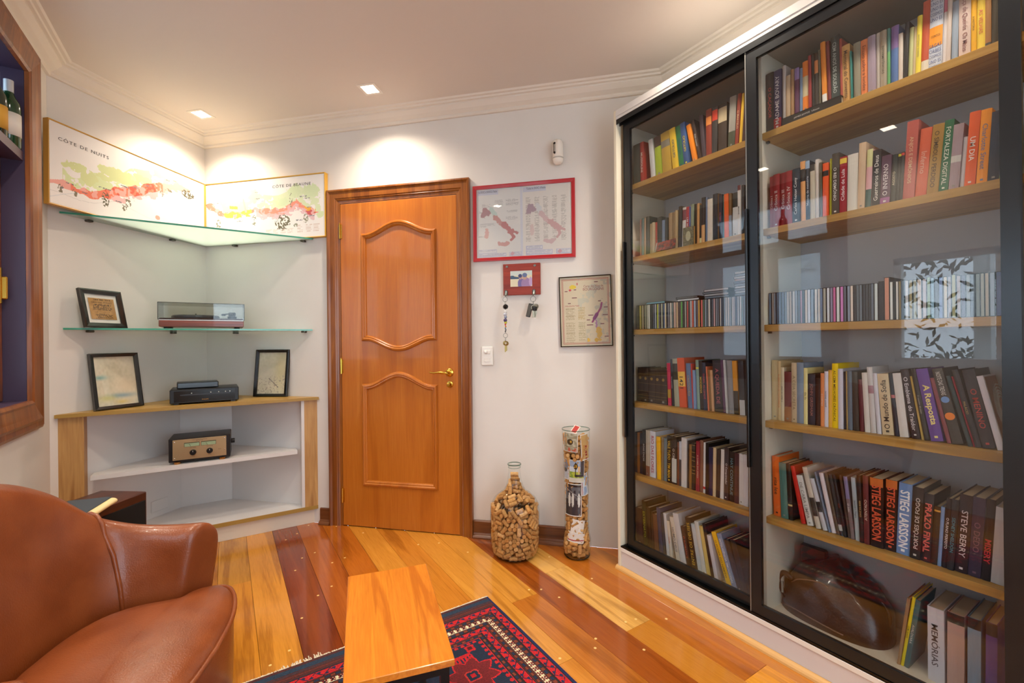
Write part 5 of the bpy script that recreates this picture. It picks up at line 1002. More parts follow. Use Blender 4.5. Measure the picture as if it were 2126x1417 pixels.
for x, y in ((.035, .03), (.39, .03), (.035, .23), (.39, .23)):
    bm = bmesh.new(); lathe(bm, [(0, 0), (.014, 0), (.016, .012), (0, .012)], 14, (x, y, 0)); bm_obj('foot', bm, M_BLACK, tt)

# ------------------------------------------------------------------ disc player with a set-top box on it
vd = root('disc_player', Matrix.Translation((-.277, 3.284, .8382)) @ Matrix.Rotation(math.radians(1.2), 4, 'Z'), 'wide black disc player standing on the oak worktop', 'player')
bm = bmesh.new(); box(bm, 0, .345, 0, .22, .008, .090, bev=.004); bm_obj('body', bm, mat('black_metal_case', '101013', .35), vd)
boxo('front_panel', (.02, .325, -.003, .0, .016, .080), mat('gloss_black', '08080a', .12), vd)
bm = bmesh.new(); box(bm, .05, .30, -.0042, -.003, .054, .060); bm_obj('disc_tray', bm, mat('tray_grey', '24242a', .3), vd)
for x in (.105, .20, .24, .275, .298):
    bm = bmesh.new(); lathe(bm, [(0, .002), (.003, .002), (.003, 0)], 8); bmesh.ops.transform(bm, matrix=R90, verts=bm.verts)
    bm_obj('button', bm, mat('button_silver', 'b8b4a4', .3, .6), vd, Matrix.Translation((x, -.003, .066)))
text('lettering', 'PHILIPS', Matrix.Translation((.172, -.0036, .026)) @ R90, .032, .006, mat('gold_ink', 'b8862c', .4), vd)
for x in (.03, .315):
    for y in (.03, .19): boxo('foot', (x - .012, x + .012, y - .012, y + .012, 0, .008), M_BLACK, vd)
sb = root('set_top_box', Matrix.Translation((-.245, 3.325, .9286)) @ Matrix.Rotation(math.radians(4), 4, 'Z'), 'small flat black set-top box lying on the black disc player', 'receiver')
bm = bmesh.new(); box(bm, 0, .208, 0, .13, .002, .036, bev=.003); bm_obj('body', bm, mat('black_metal_case'), sb)
boxo('front_panel', (.006, .202, -.002, 0, .006, .032), mat('gloss_black'), sb)
boxo('indicator', (.185, .196, -.0026, -.002, .010, .014), mat('grey_mark', '66666a', .4), sb)

# ------------------------------------------------------------------ amplifier
am = root('amplifier', Matrix.Translation((-.284, 3.276, .4942)) @ Matrix.Rotation(math.radians(-2.5), 4, 'Z'), 'black amplifier with champagne faceplate and twin meters on white shelf', 'amplifier')
bm = bmesh.new(); box(bm, 0, .304, 0, .19, .012, .150, bev=.004); bm_obj('body', bm, mat('dark_amp_case', '140e0d', .35), am)
FACE = mat('champagne_aluminium', 'c8ae84', .32, .75)
bm = bmesh.new(); box(bm, .020, .284, -.006, 0, .024, .142, bev=.0015); fpn = bm_obj('faceplate', bm, FACE, am)
M_METER = mat('meter_green', '9cb08a', .35)
for x0 in (.077, .159):
    bm = bmesh.new(); box(bm, x0 - .002, x0 + .073, -.0068, -.0055, .098, .122); bm_obj('meter_bezel', bm, mat('meter_bezel', '3a3018', .5), am)
    mt = boxo('meter', (x0, x0 + .071, -.0078, -.0064, .099, .118), M_METER, am)
    bm = bmesh.new(); tube(bm, [(x0 + .03, -.0082, .1), (x0 + .022, -.0082, .115)], .0007, 5)
    for k in range(9): box(bm, x0 + .008 + k * .0068, x0 + .009 + k * .0068, -.0082, -.0078, .108, .112)
    bm_obj('needle', bm, M_INK, am)
for x in (.118, .200):
    bm = bmesh.new(); lathe(bm, [(0, .018), (.013, .018), (.0155, .015), (.0165, 0)], 22); bmesh.ops.transform(bm, matrix=R90, verts=bm.verts)
    k = bm_obj('knob', bm, M_BLACK, am, Matrix.Translation((x, -.006, .063)), smooth=True, sharp=40)
    boxo('pointer', (-.001, .001, -.0186, -.018, .004, .012), mat('pointer_white', 'e8e8e8', .5), k)
for x, z in ((.029, .130), (.029, .036), (.275, .130), (.275, .062)):
    bm = bmesh.new(); lathe(bm, [(0, .0025), (.0025, .002), (.0038, 0)], 10); bmesh.ops.transform(bm, matrix=R90, verts=bm.verts); bm_obj('screw', bm, mat('screw_steel', 'd8d8d4', .2, 1), am, Matrix.Translation((x, -.006, z)))
for s, x, z, w in (('TUBE INTEGRATED AMPLIFIER', .150, .136, .075), ('MP-301 MK', .150, .1295, .04), ('LEFT CHANNEL', .118, .0905, .03), ('RIGHT CHANNEL', .200, .0905, .032), ('VOLUME', .118, .040, .017), ('INPUT', .200, .040, .015), ('POWER', .250, .066, .014)):
    text('lettering', s, Matrix.Translation((x, -.0064, z)) @ R90, w, .0040, M_INK, am)
for x in (.04, .262):
    for y in (.012, .165):
        bm = bmesh.new(); lathe(bm, [(0, 0), (.016, 0), (.017, .012), (0, .012)], 16, (x, y, 0)); bm_obj('foot', bm, mat('copper_foot', 'a8743c', .3, .8), am)
bm = bmesh.new(); tube(bm, [(.305, .10, .09), (.325, .10, .09)], .014, 12); bm_obj('side_knob', bm, M_BLACK, am)

# ------------------------------------------------------------------ loudspeaker behind the armchair, book on it
sp = root('loudspeaker', frame_m(-.548, 2.433, 53.13), 'dark wooden loudspeaker with black grille behind the leather armchair', 'loudspeaker')
M_SPW = wood('speaker_wood', '3c1a0e', '64301a', '4c2212', axis='X', scale=1.5, rough=.35, coat=.2)
bm = bmesh.new(); box(bm, 0, .38, 0, .234, .0, .50, bev=.004); bm_obj('body', bm, M_SPW, sp)
boxo('grille', (.014, .366, -.006, 0, .02, .462), mat('grille_cloth', '0a0a0b', .95, bump=.4, bscale=900), sp)
bk = root('thick_book', frame_m(-.548, 2.433, 53.13, .5008) @ Matrix.Translation((.206, -.002, 0)) @ Matrix.Rotation(math.radians(23), 4, 'Z'), 'thick dark-covered book with cream pages lying on the wooden loudspeaker', 'book')
bm = bmesh.new(); box(bm, -.215, 0, 0, .150, .030, .0335, bev=.001); box(bm, -.215, 0, 0, .150, 0, .0035, bev=.001); box(bm, -.215, 0, .147, .1505, .0, .0335, bev=.001); bm_obj('cover', bm, mat('slate_cover', '3c4650', .5), bk)
bm = bmesh.new()
pp = [(-.002 - .020 * math.sin(a), .01675 - .0125 * math.cos(a)) for a in [PI * k / 10 for k in range(11)]]
pr = [(.146, .0038)] + pp + [(.146, .0297)]
v0 = [bm.verts.new((-.212, y, z)) for y, z in pr]; v1 = [bm.verts.new((-.004, v.co.y, v.co.z)) for v in v0]
bm.faces.new(v0); bm.faces.new(v1[::-1])
for i in range(len(v0)): bm.faces.new((v0[i], v1[i], v1[(i + 1) % len(v0)], v0[(i + 1) % len(v0)]))
bm_obj('page_block', bm, mat('cream_pages', 'e8d49c', .8), bk)

# ------------------------------------------------------------------ things on the door wall
def stroke(img, U, V, pts, wd, col, asp=1.0):
    for (x1, y1), (x2, y2) in zip(pts, pts[1:]):
        dx, dy = (x2 - x1) * asp, y2 - y1; L2 = dx * dx + dy * dy + 1e-9
        t = np.clip(((U - x1) * asp * dx + (V - y1) * dy) / L2, 0, 1)
        img[((U - x1) * asp - t * dx) ** 2 + (V - y1 - t * dy) ** 2 < wd * wd] = col
def italy(img, U, V, ox, oy, s, asp, cols, seed):
    n = vnoise(U * asp, V, 40, seed)
    def seg(pts, wds, col):
        for ((x1, y1), (x2, y2)), wd in zip(zip(pts, pts[1:]), wds):
            x1, y1, x2, y2 = ox + x1 * s / asp, oy + y1 * s, ox + x2 * s / asp, oy + y2 * s
            dx, dy = (x2 - x1) * asp, y2 - y1; L2 = dx * dx + dy * dy + 1e-9
            t = np.clip(((U - x1) * asp * dx + (V - y1) * dy) / L2, 0, 1)
            d = np.sqrt(((U - x1) * asp - t * dx) ** 2 + (V - y1 - t * dy) ** 2)
            img[d < wd * s * (.6 + .8 * n)] = col
    seg([(-.10, .18), (-.05, .05), (.02, .12)], [.07, .07], cols[0])
    seg([(.10, .02), (.16, .12), (.20, .22)], [.05, .06], cols[1])
    seg([(.20, .25), (.30, .35), (.42, .48)], [.06, .06], cols[2])
    seg([(.42, .45), (.52, .56), (.62, .64)], [.07, .07], cols[3])
    seg([(.62, .62), (.76, .68)], [.03], cols[3])
    seg([(.62, .66), (.66, .78), (.60, .86)], [.035, .03], cols[3])
    seg([(.30, .93), (.42, .97), (.52, .93)], [.045, .05], cols[2])
    seg([(-.02, .56), (-.02, .74)], [.045], cols[4])
def map_italy():
    nx, ny = 210, 160; U, V = uvgrid(nx, ny); img = np.zeros((ny, nx, 3)) + (218, 214, 210)
    img[U > .5] = (222, 214, 206)
    lav = (198, 198, 212)
    for x0, x1, y0, y1 in ((.02, .24, .02, .09), (.50, .74, .02, .09)): img[(U > x0) & (U < x1) & (V > y0) & (V < y1)] = lav
    img[(np.abs(U - .485) < .012)] = (206, 205, 214)
    for k in range(5): textlines(img, U, V, .53 + k * .09, .53 + k * .09 + .075, .16, .80, 60, (176, 168, 162), k, .5)
    for (x0, x1, y0, y1, n) in ((.06, .16, .22, .27, 4), (.20, .30, .17, .25, 7), (.32, .47, .17, .26, 9), (.33, .46, .33, .36, 3), (.32, .46, .42, .47, 4), (.04, .12, .50, .56, 4), (.03, .13, .32, .35, 3), (.12, .22, .50, .54, 3), (.34, .46, .64, .67, 3), (.02, .1, .68, .7, 2)):
        textlines(img, U, V, x0, x1, y0, y1, n, (182, 178, 178), int(x0 * 99))
    italy(img, U, V, .12, .28, .56, 1.33, [(176, 138, 142), (190, 206, 200), (200, 152, 148), (190, 128, 128), (212, 168, 162)], 3)
    italy(img, U, V, .60, .27, .56, 1.33, [(170, 146, 156), (206, 206, 206), (206, 176, 176), (200, 160, 158), (214, 190, 186)], 4)
    for x0, x1, y0, y1 in ((.02, .22, .88, .93), (.02, .32, .935, .985), (.35, .48, .93, .985), (.53, .70, .855, .91), (.53, .80, .92, .985), (.84, .985, .92, .985)):
        e = (U > x0) & (U < x1) & (V > y0) & (V < y1); i = (U > x0 + .006) & (U < x1 - .006) & (V > y0 + .008) & (V < y1 - .008)
        img[e] = (180, 180, 204); img[i] = (214, 212, 214); textlines(img, U, V, x0 + .01, x1 - .01, y0 + .01, y1 - .01, 3, (176, 174, 190), int(x0 * 50), .8)
    for cx in (.385, .875):
        img[(np.abs((U - cx) * 1.33) + np.abs(V - .955)) < .032] = (204, 160, 170)
    return img
def in_it(r):
    raster('map_print', 210, 160, .580, .417, map_italy(), M_PRINT, r, Matrix.Translation((.309, -.008, .229)))
    text('title', 'Le DOC e DOCG d’Italia', Matrix.Translation((.093, -.0086, .420)) @ R90, .115, .012, M_INK, r)
    text('title', 'Tutte le DOC d’Italia', Matrix.Translation((.388, -.0086, .420)) @ R90, .115, .012, M_INK, r)
picture('wall_picture', 'red framed double map of Italy hanging beside the door', FD @ Matrix.Translation((1.984, -.001, 1.678)), .618, .458, .021, .018, mat('red_frame', 'b01420', .35, coat=.3), in_it)
def map_bourg():
    nx, ny = 120, 164; U, V = uvgrid(nx, ny); img = np.zeros((ny, nx, 3)) + (222, 206, 176)
    n = vnoise(U, V * 1.4, 8, 2) * .6 + vnoise(U, V * 1.4, 24, 3) * .4
    img[(n > .52) & (U > .35) & (V < .5)] = (206, 200, 178); img[(n > .52) & (U > .68)] = (196, 188, 168); img[(n > .56) & (U > .5) & (V > .7)] = (204, 196, 172)
    for a, b in ((.045, .008), (.065, .004)):
        e = np.minimum(np.minimum(U, 1 - U), np.minimum(V, 1 - V) * 1.4); img[np.abs(e - a) < b] = (196, 132, 110)
    for x0, x1, y0, y1, k, c in ((.09, .42, .40, .43, 3, (190, 120, 100)), (.10, .30, .45, .62, 17, (170, 150, 110)), (.35, .50, .44, .62, 17, (190, 160, 90)), (.10, .30, .65, .95, 30, (180, 160, 120)), (.35, .50, .66, .93, 26, (180, 164, 120))):
        textlines(img, U, V, x0, x1, y0, y1, k, c, k)
    img[((U - .25) / .05) ** 2 + ((V - .14) / .025) ** 2 + (n - .5) * 4 < 1] = (236, 206, 60); img[((U - .20) / .025) ** 2 + ((V - .185) / .015) ** 2 < 1] = (206, 60, 70)
    img[((U - .345) / .015) ** 2 + ((V - .10) / .018) ** 2 < 1] = (206, 110, 110)
    stroke(img, U, V, [(.82, .39), (.80, .46), (.75, .52), (.71, .57), (.66, .62), (.63, .66)], .013, (150, 40, 110), .7); stroke(img, U, V, [(.72, .55), (.67, .61)], .024, (126, 30, 110), .7)
    for k in range(9): stroke(img, U, V, [(.69 + .01 * (k % 3), .63 + k * .015), (.71, .64 + k * .015)], .008, (176, 120, 170), .7)
    img[((U - .76) / .05) ** 2 + ((V - .82) / .09) ** 2 + (n - .5) * 5 < .8] = (222, 180, 84); img[((U - .70) / .04) ** 2 + ((V - .92) / .03) ** 2 < 1] = (222, 176, 60); img[((U - .53) / .04) ** 2 + ((V - .92) / .035) ** 2 + (n - .5) * 2 < 1] = (236, 190, 60)
    for (x, y, w) in ((.72, .08, .08), (.28, .30, .1), (.18, .38, .06), (.78, .36, .06), (.9, .45, .08), (.88, .56, .1), (.6, .56, .1), (.55, .63, .06), (.58, .70, .12), (.82, .69, .08), (.9, .87, .08), (.12, .2, .06), (.3, .18, .05)):
        img[(np.abs(U - x) < w / 2) & (np.abs(V - y) < .006)] = (120, 60, 70)
    return img
def in_bo(r):
    raster('map_print', 120, 164, .288, .398, map_bourg(), M_PRINT, r, Matrix.Translation((.149, -.006, .204)))
    text('title', 'Carte des Vins de', Matrix.Translation((.197, -.0066, .348)) @ R90, .112, .014, mat('wine_ink', '9a3a3a', .8), r)
    text('title', 'BOURGOGNE', Matrix.Translation((.197, -.0066, .330)) @ R90, .118, .015, mat('wine_ink'), r)
Mb = FD @ Matrix.Translation((2.511, -.002, 1.155)) @ Matrix.Rotation(math.radians(-1.2), 4, 'Y')
picture('wall_picture', 'thin black framed cream wine map with burgundy title beside the bookcase', Mb, .298, .408, .005, .016, M_FR_BLK, in_bo)

# key holder
kh = root('key_holder', FD @ Matrix.Translation((2.170, -.001, 1.468)), 'red wooden key holder with small photo and two hooks', 'key holder')
M_RED = wood('red_stained_wood', '7c2414', 'a43a22', '8f2c1a', axis='X', scale=1.5, rough=.45)
bm = bmesh.new(); box(bm, 0, .224, -.018, 0, 0, .186, bev=.002); bm_obj('board', bm, M_RED, kh)
def tiny_photo():
    nx, ny = 84, 58; U, V = uvgrid(nx, ny); img = np.zeros((ny, nx, 3)) + (214, 206, 170)
    img[V > .5] = (216, 206, 176); n = vnoise(U, V, 9, 4); img[V < .3] = (196, 206, 200)
    img[(V > .24 + .3 * U + .08 * n) & (V < .52) & (U < .40)] = (60, 84, 110)
    for (cx, cy, rx, ry, c) in ((.50, .82, .16, .34, (110, 96, 150)), (.72, .84, .22, .40, (150, 120, 160)), (.47, .40, .085, .15, (176, 140, 130)), (.66, .40, .10, .17, (186, 150, 132)), (.45, .32, .09, .12, (58, 66, 110)), (.66, .28, .11, .14, (96, 112, 150)), (.93, .7, .08, .3, (180, 150, 190))):
        img[((U - cx) / rx) ** 2 + ((V - cy) / ry) ** 2 < 1] = c
    return img
raster('photo', 84, 58, .132, .093, tiny_photo(), attr_mat('glossy_photo', .25), kh, Matrix.Translation((.110, -.0186, .096)))
M_NICK = mat('dull_nickel', '8c8c84', .3, .9)
for x in (.024, .192):
    bm = bmesh.new(); lathe(bm, [(0, .005), (.003, .004), (.007, .003), (.008, 0)], 14); bmesh.ops.transform(bm, matrix=R90, verts=bm.verts); bm_obj('screw', bm, M_NICK, kh, Matrix.Translation((x, -.018, .171)))
    bm = bmesh.new(); box(bm, -.009, .009, -.004, 0, -.012, .020, bev=.004); tube(bm, [(0, -.004, .006), (0, -.012, -.010), (0, -.024, -.018), (0, -.034, -.012), (0, -.034, -.002)], .003, 8); bm_obj('hook', bm, M_NICK, kh, Matrix.Translation((x - .006, -.018, .010)))
def ring(bm, c, r, t, ax='y', n=18):
    c = Vector(c)
    pts = [c + (Vector((r * math.cos(a), 0, r * math.sin(a))) if ax == 'y' else Vector((0, r * math.cos(a), r * math.sin(a)))) for a in [2 * PI * k / n for k in range(n)]]
    tube(bm, pts, t, 6, closed=True)
def keyshape(bm, x, y, z, L, hr=.011):
    lathe_pts = [Vector((x + hr * math.cos(a), y, z + hr * math.sin(a))) for a in [2 * PI * k / 14 for k in range(14)]]
    tube(bm, lathe_pts, .0035, 6, closed=True); box(bm, x - .0035, x + .0035, y - .0012, y + .0012, z - hr - L, z - hr + .002)
    for k in range(4): box(bm, x + .0035, x + .0055 + .001 * (k % 2), y - .0012, y + .0012, z - hr - L + .004 + k * .006, z - hr - L + .008 + k * .006)
k1 = root('key_bunch', FD @ Matrix.Translation((2.188, -.052, 1.452)), 'long key chain with black charm and coloured beads on the key holder', 'keys')
bm = bmesh.new(); ring(bm, (0, 0, -.012), .014, .0014); ring(bm, (0, 0, -.034), .012, .0012, 'x'); ring(bm, (0, 0, -.225), .013, .0014); ring(bm, (0, 0, -.248), .011, .0012, 'x'); tube(bm, [(0, 0, -.045), (.002, 0, -.12), (0, 0, -.212)], .0012, 6); bm_obj('ring', bm, M_NICK, k1)
bm = bmesh.new(); lathe(bm, [(0, .016), (.012, .010), (.017, 0), (.012, -.012), (0, -.017)], 6, (.002, 0, -.054)); bm_obj('charm', bm, M_BLACK, k1)
for i, (z, c, r) in enumerate(((-.085, 'd8d8d4', .011), (-.100, 'c8ccd8', .012), (-.116, '8c94a8', .010), (-.135, '4a3a64', .012), (-.148, 'c8c83c', .009), (-.160, 'c83a3a', .006), (-.172, 'd8862c', .005), (-.182, '3c6c8c', .005), (-.192, '5a5a60', .0055), (-.202, '4a4a50', .005))):
    bm = bmesh.new(); lathe(bm, [(0, r), (r * .7, r * .7), (r, 0), (r * .7, -r * .7), (0, -r)], 10, (0 if i % 2 else .002, 0, z)); bm_obj('bead', bm, mat('bead_' + c, c, .3), k1, smooth=True)
bm = bmesh.new(); keyshape(bm, -.002, 0, -.270, .042); keyshape(bm, .004, .004, -.272, .034); bm_obj('key', bm, mat('key_brass', 'a89058', .3, .9), k1)
k2 = root('key_bunch', FD @ Matrix.Translation((2.356, -.052, 1.452)), 'short bunch of keys with dark fob on the key holder', 'keys')
bm = bmesh.new(); ring(bm, (0, 0, -.014), .016, .0014); ring(bm, (.001, 0, -.036), .010, .0012, 'x'); bm_obj('ring', bm, M_NICK, k2)
bm = bmesh.new(); box(bm, -.013, .013, -.005, .005, -.04, .04, bev=.003); o = bm_obj('fob', bm, mat('dark_fob', '1c1a16', .3), k2, Matrix.Translation((-.022, .0, -.080)) @ Matrix.Rotation(.25, 4, 'Y'))
boxo('fob_rim', (-.010, .010, -.0062, -.0048, -.034, .034), mat('fob_rim_grey', '4a4438', .4), o)
for q in ((.004, -.006, -.064, .040), (.010, .006, -.06, .05), (-.002, .010, -.062, .046), (.016, .0, -.058, .034)):
    bm = bmesh.new(); keyshape(bm, *q, hr=.013); bm_obj('key', bm, mat('key_steel', '98907c', .3, .9), k2)
bm = bmesh.new(); lathe(bm, [(0, .012), (.014, .010), (.016, 0), (.014, -.012), (0, -.014)], 12, (.010, -.010, -.070)); bm_obj('key_cap', bm, mat('black_rubber', '141210', .5), k2)

# switch, motion sensor
sw = root('light_switch', FD @ Matrix.Translation((2.062, -.0005, 1.105)), 'white double light switch plate by the door casing', 'switch')
bm = bmesh.new(); box(bm, -.037, .037, -.008, 0, -.058, .058, bev=.006, segs=3); bm_obj('plate', bm, mat('switch_white', 'ece8e0', .35), sw)
boxo('rocker', (-.019, .021, -.012, -.008, .012, .036), mat('switch_white'), sw, bev=.002); boxo('rocker', (-.019, .021, -.011, -.008, -.036, -.012), mat('switch_white'), sw, bev=.002)
bm = bmesh.new(); lathe(bm, [(0, .012), (.007, .011), (.011, .006), (.012, 0)], 16); bmesh.ops.transform(bm, matrix=R90, verts=bm.verts); bm_obj('dimmer_knob', bm, mat('switch_white'), sw, Matrix.Translation((-.006, -.012, .026)), smooth=True)
ms = root('motion_sensor', FD @ Matrix.Translation((2.508, -.036, 2.213)), 'white capsule shaped motion sensor above the red framed map', 'sensor')
bm = bmesh.new(); lathe(bm, [(0, 0), (.016, .002), (.027, .012), (.032, .030), (.032, .112), (.030, .128), (.022, .140), (0, .144)], 24); bm_obj('body', bm, mat('sensor_white', 'eee6da', .25), ms, smooth=True, sharp=50)
bm = bmesh.new(); lathe(bm, [(.0324, .030), (.0328, .032), (.0328, .036), (.0324, .038)], 24); bm_obj('lens_rim', bm, mat('sensor_grey', 'b8b0a4', .4), ms)
bm = bmesh.new(); box(bm, -.024, -.008, -.033, -.0255, .052, .120, bev=.006); bm_obj('sensor_window', bm, mat('sensor_mirror', 'b4b0a8', .2, .6), ms)
for z in (.112, .060):
    bm = bmesh.new(); lathe(bm, [(0, .002), (.005, .0015), (.006, 0)], 12); bmesh.ops.transform(bm, matrix=R90, verts=bm.verts); bm_obj('sensor_dot', bm, M_BLACK, ms, Matrix.Translation((-.016, -.033, z)))
boxo('bracket', (-.014, .014, .028, .0355, .03, .11), mat('sensor_white'), ms)

# ------------------------------------------------------------------ demijohn and tall vase full of corks
M_BOT = thin_glass('bottle_glass', (.975, .985, .975, 1), 1.40)
dj = root('demijohn', Matrix.Translation((1.365, 2.137, 0)), 'round clear glass demijohn filled with wine corks on the wooden floor', 'bottle')
prof = [(0, .004), (.090, .0), (.104, .004), (.120, .012), (.1325, .034), (.1385, .075), (.1387, .235), (.1345, .281), (.1165, .314), (.0925, .336), (.0645, .356), (.0495, .378), (.0390, .418), (.0330, .460), (.0335, .490), (.0375, .503)]
bm = bmesh.new(); lathe(bm, prof, 48); bm_obj('glass_body', bm, M_BOT, dj, smooth=True)
bm = bmesh.new(); lathe(bm, [(.0385, .500), (.0395, .504), (.0365, .507), (.0350, .503), (.0385, .500)], 32); lathe(bm, [(.0345, .484), (.0365, .486), (.0345, .489)], 32); bm_obj('lip', bm, thin_glass('rim_glass', (.55, .66, .62, 1), 1.6), dj, smooth=True)
bm = bmesh.new(); lathe(bm, [(.085, -.0002), (.106, .0035), (.1085, .0065), (.090, .003)], 40); bm_obj('base_ring', bm, thin_glass('base_glass', (.5, .56, .5, 1), 1.6), dj, smooth=True)
vz = root('cork_vase', Matrix.Translation((1.639, 1.928, 0)), 'tall clear glass vase of corks and postcards beside the bookcase', 'vase')
prof = [(0, .010), (.05, .0), (.062, .002), (.071, .012), (.0785, .055), (.0775, .10), (.0695, .13), (.0668, .18), (.0685, .40), (.0745, .60), (.0772, .702)]
bm = bmesh.new(); lathe(bm, prof, 40); bm_obj('glass_body', bm, M_BOT, vz, smooth=True)
bm = bmesh.new(); lathe(bm, [(.0772, .700), (.0782, .703), (.0765, .7055), (.0758, .702), (.0772, .700)], 32); bm_obj('rim', bm, thin_glass('rim_glass'), vz, smooth=True)
bm = bmesh.new(); lathe(bm, [(.05, -.0002), (.064, .002), (.0725, .011), (.060, .005)], 32); bm_obj('base_ring', bm, thin_glass('base_glass'), vz, smooth=True)
M_CORK = None
def cork_mat():
    m = mat('cork', 'c8975a', .85, noise=(160, 'a97a44'), bump=.5, bscale=420)
    nt = m.node_tree; b = nt.nodes['Principled BSDF']; l = b.inputs['Base Color'].links[0].from_socket
    oi = nt.nodes.new('ShaderNodeObjectInfo'); hs = nt.nodes.new('ShaderNodeMix'); hs.data_type = 'RGBA'; hs.blend_type = 'MULTIPLY'; hs.inputs[0].default_value = 1
    nt.links.new(l, hs.inputs[6]); nt.links.new(oi.outputs['Color'], hs.inputs[7]); nt.links.new(hs.outputs[2], b.inputs['Base Color'])
    return m
M_CORK = cork_mat()
def cork_bm(bm, M=None):
    k = len(bm.verts); lathe(bm, [(0, -.022), (.0100, -.022), (.0112, -.0208), (.0112, .0208), (.0100, .022), (0, .022)], 14)
    if M is not None: bmesh.ops.transform(bm, matrix=M, verts=bm.verts[k:] if False else list(bm.verts)[k:])
bm = bmesh.new(); cork_bm(bm); CORK_ME = bpy.data.meshes.new('cork'); bmesh.ops.recalc_face_normals(bm, faces=bm.faces); bm.to_mesh(CORK_ME); bm.free()
CORK_ME.materials.append(M_CORK); CORK_ME.polygons.foreach_set('use_smooth', [True] * len(CORK_ME.polygons)); CORK_ME.set_sharp_from_angle(angle=math.radians(40))
def cork_matrix(q, c):
    x, y, z, a, b, d = q
    v = Vector((a, b, d)).normalized(); rot = v.to_track_quat('Z', 'Y').to_matrix().to_4x4()
    return Matrix.Translation((c[0] + x / 1e4, c[1] + y / 1e4, z / 1e4)) @ rot
def pour(data, c, label, group):
    for s in data.split():
        q = [float(v) for v in s.split(',')]
        o = bpy.data.objects.new('wine_cork', CORK_ME); COL.objects.link(o); o.matrix_world = cork_matrix(q, c)
        t = random.random(); v = random.uniform(.82, 1.18); o.color = (v, v * (1.0 - .10 * t), v * (1.0 - .22 * t), 1) if random.random() > .12 else (1.3, 1.42, 1.75, 1)
        tag(o, label, 'cork', group)
def pour_rest(data, c, name):
    vs, fs = [], []
    base = [v.co.copy() for v in CORK_ME.vertices]; pf = [tuple(p.vertices) for p in CORK_ME.polygons]
    for s in data.split():
        M = cork_matrix([float(v) for v in s.split(',')], c); k = len(vs)
        vs += [tuple(M @ b) for b in base]; fs += [tuple(i + k for i in f) for f in pf]
    o = pyd(name, vs, fs, M_CORK, smooth=True); o.data.set_sharp_from_angle(angle=math.radians(40))
    return o
DJ, VZ = (1.365, 2.137), (1.639, 1.928)
pour(CORKS_A, DJ, 'wine cork heaped inside the round glass demijohn', 'corks in the demijohn')
tag(pour_rest(CORKS_A_REST, DJ, 'cork_filling'), 'further wine corks packed behind those at the demijohn glass', 'corks', kind='stuff')
pour(CORKS_B, VZ, 'wine cork stacked inside the tall glass vase', 'corks in the tall vase')
tag(pour_rest(CORKS_B_REST, VZ, 'cork_filling'), 'further wine corks packed behind those in the tall vase', 'corks', kind='stuff')
def card(label, ang0, ang1, z0, z1, tilt, fn, R=.0652, nx=36, ny=40):
    r = root('postcard', Matrix.Translation((VZ[0], VZ[1], (z0 + z1) / 2)), label, 'postcard', 'cards inside the tall vase')
    w = math.radians(ang1 - ang0) * R; h = z1 - z0; U, V = uvgrid(nx, ny); img = fn(U, V)
    if fn is not blank:
        e = np.minimum(np.minimum(U, 1 - U) * w, np.minimum(V, 1 - V) * h) < .003; img[e] = (232, 230, 226)
    am = math.radians((ang0 + ang1) / 2)
    def bend(X):
        a = am + X / R
        return R * np.cos(a), R * np.sin(a)
    o = raster('card', nx, ny, w, h, img, attr_mat('glossy_photo'), r, Matrix.Identity(4), bend=bend)
    if tilt: o.matrix_local = Matrix.Rotation(am, 4, 'Z') @ Matrix.Rotation(math.radians(tilt), 4, 'X') @ Matrix.Rotation(-am, 4, 'Z')
    return r
def blank(U, V): return np.zeros(U.shape + (3,)) + (226, 218, 212) + (vnoise(U, V, 6, 1)[..., None] - .5) * 14
def ph_bird(U, V):
    n = vnoise(U, V, 12, 5); img = np.zeros(U.shape + (3,)) + (170, 164, 142) + (n[..., None] - .5) * 60
    img[np.abs((U * 9) % 1 - .5) < .08] = (120, 116, 100); img[((U - .5) / .2) ** 2 + ((V - .48) / .16) ** 2 < 1] = (74, 58, 40); img[((U - .56) / .06) ** 2 + ((V - .46) / .07) ** 2 < 1] = (206, 160, 60)
    img[(V > .72) & (V < .76)] = (110, 92, 60); img[(V > .78) & (n > .55)] = (186, 90, 70); return img
def ph_lamp(U, V):
    n = vnoise(U, V, 10, 6); img = np.zeros(U.shape + (3,)) + (150, 164, 186); img[V > .3] = (196, 200, 206); img[(V > .52) & (V < .8)] = (120, 146, 60); img[(V > .52) & (V < .8) & (n > .55)] = (176, 180, 70); img[V > .8] = (206, 200, 184)
    img[(U > .72) & (V < .75)] = (72, 66, 70); img[((U - .42) / .13) ** 2 + ((V - .28) / .14) ** 2 < 1] = (40, 34, 20); img[((U - .42) / .07) ** 2 + ((V - .28) / .09) ** 2 < 1] = (226, 176, 40); img[(np.abs(U - .42) < .025) & (V > .1) & (V < .75)] = (34, 32, 36); img[((U - .62) / .25) ** 2 + ((V - .70) / .05) ** 2 < 1] = (30, 26, 30); return img
def ph_dark(U, V):
    img = np.zeros(U.shape + (3,)) + (54, 52, 58); img[V < .08] = (36, 30, 26); n = vnoise(U, V, 8, 7); img[(V > .1) & (V < .5) & (n > .5)] = (96, 98, 104)
    for cx in (.32, .52, .85): img[((U - cx) / .07) ** 2 + ((V - .5) / .22) ** 2 < 1] = (206, 204, 200)
    img[np.abs(V - .25 - .3 * (U - .4)) < .012] = (150, 150, 154); img[U > .94] = (120, 72, 40); return img
def ph_blue(U, V):
    img = np.zeros(U.shape + (3,)) + (206, 212, 222); img[(vnoise(U, V, 6, 9) > .55)] = (150, 170, 204); img[U < .1] = (160, 60, 60); return img
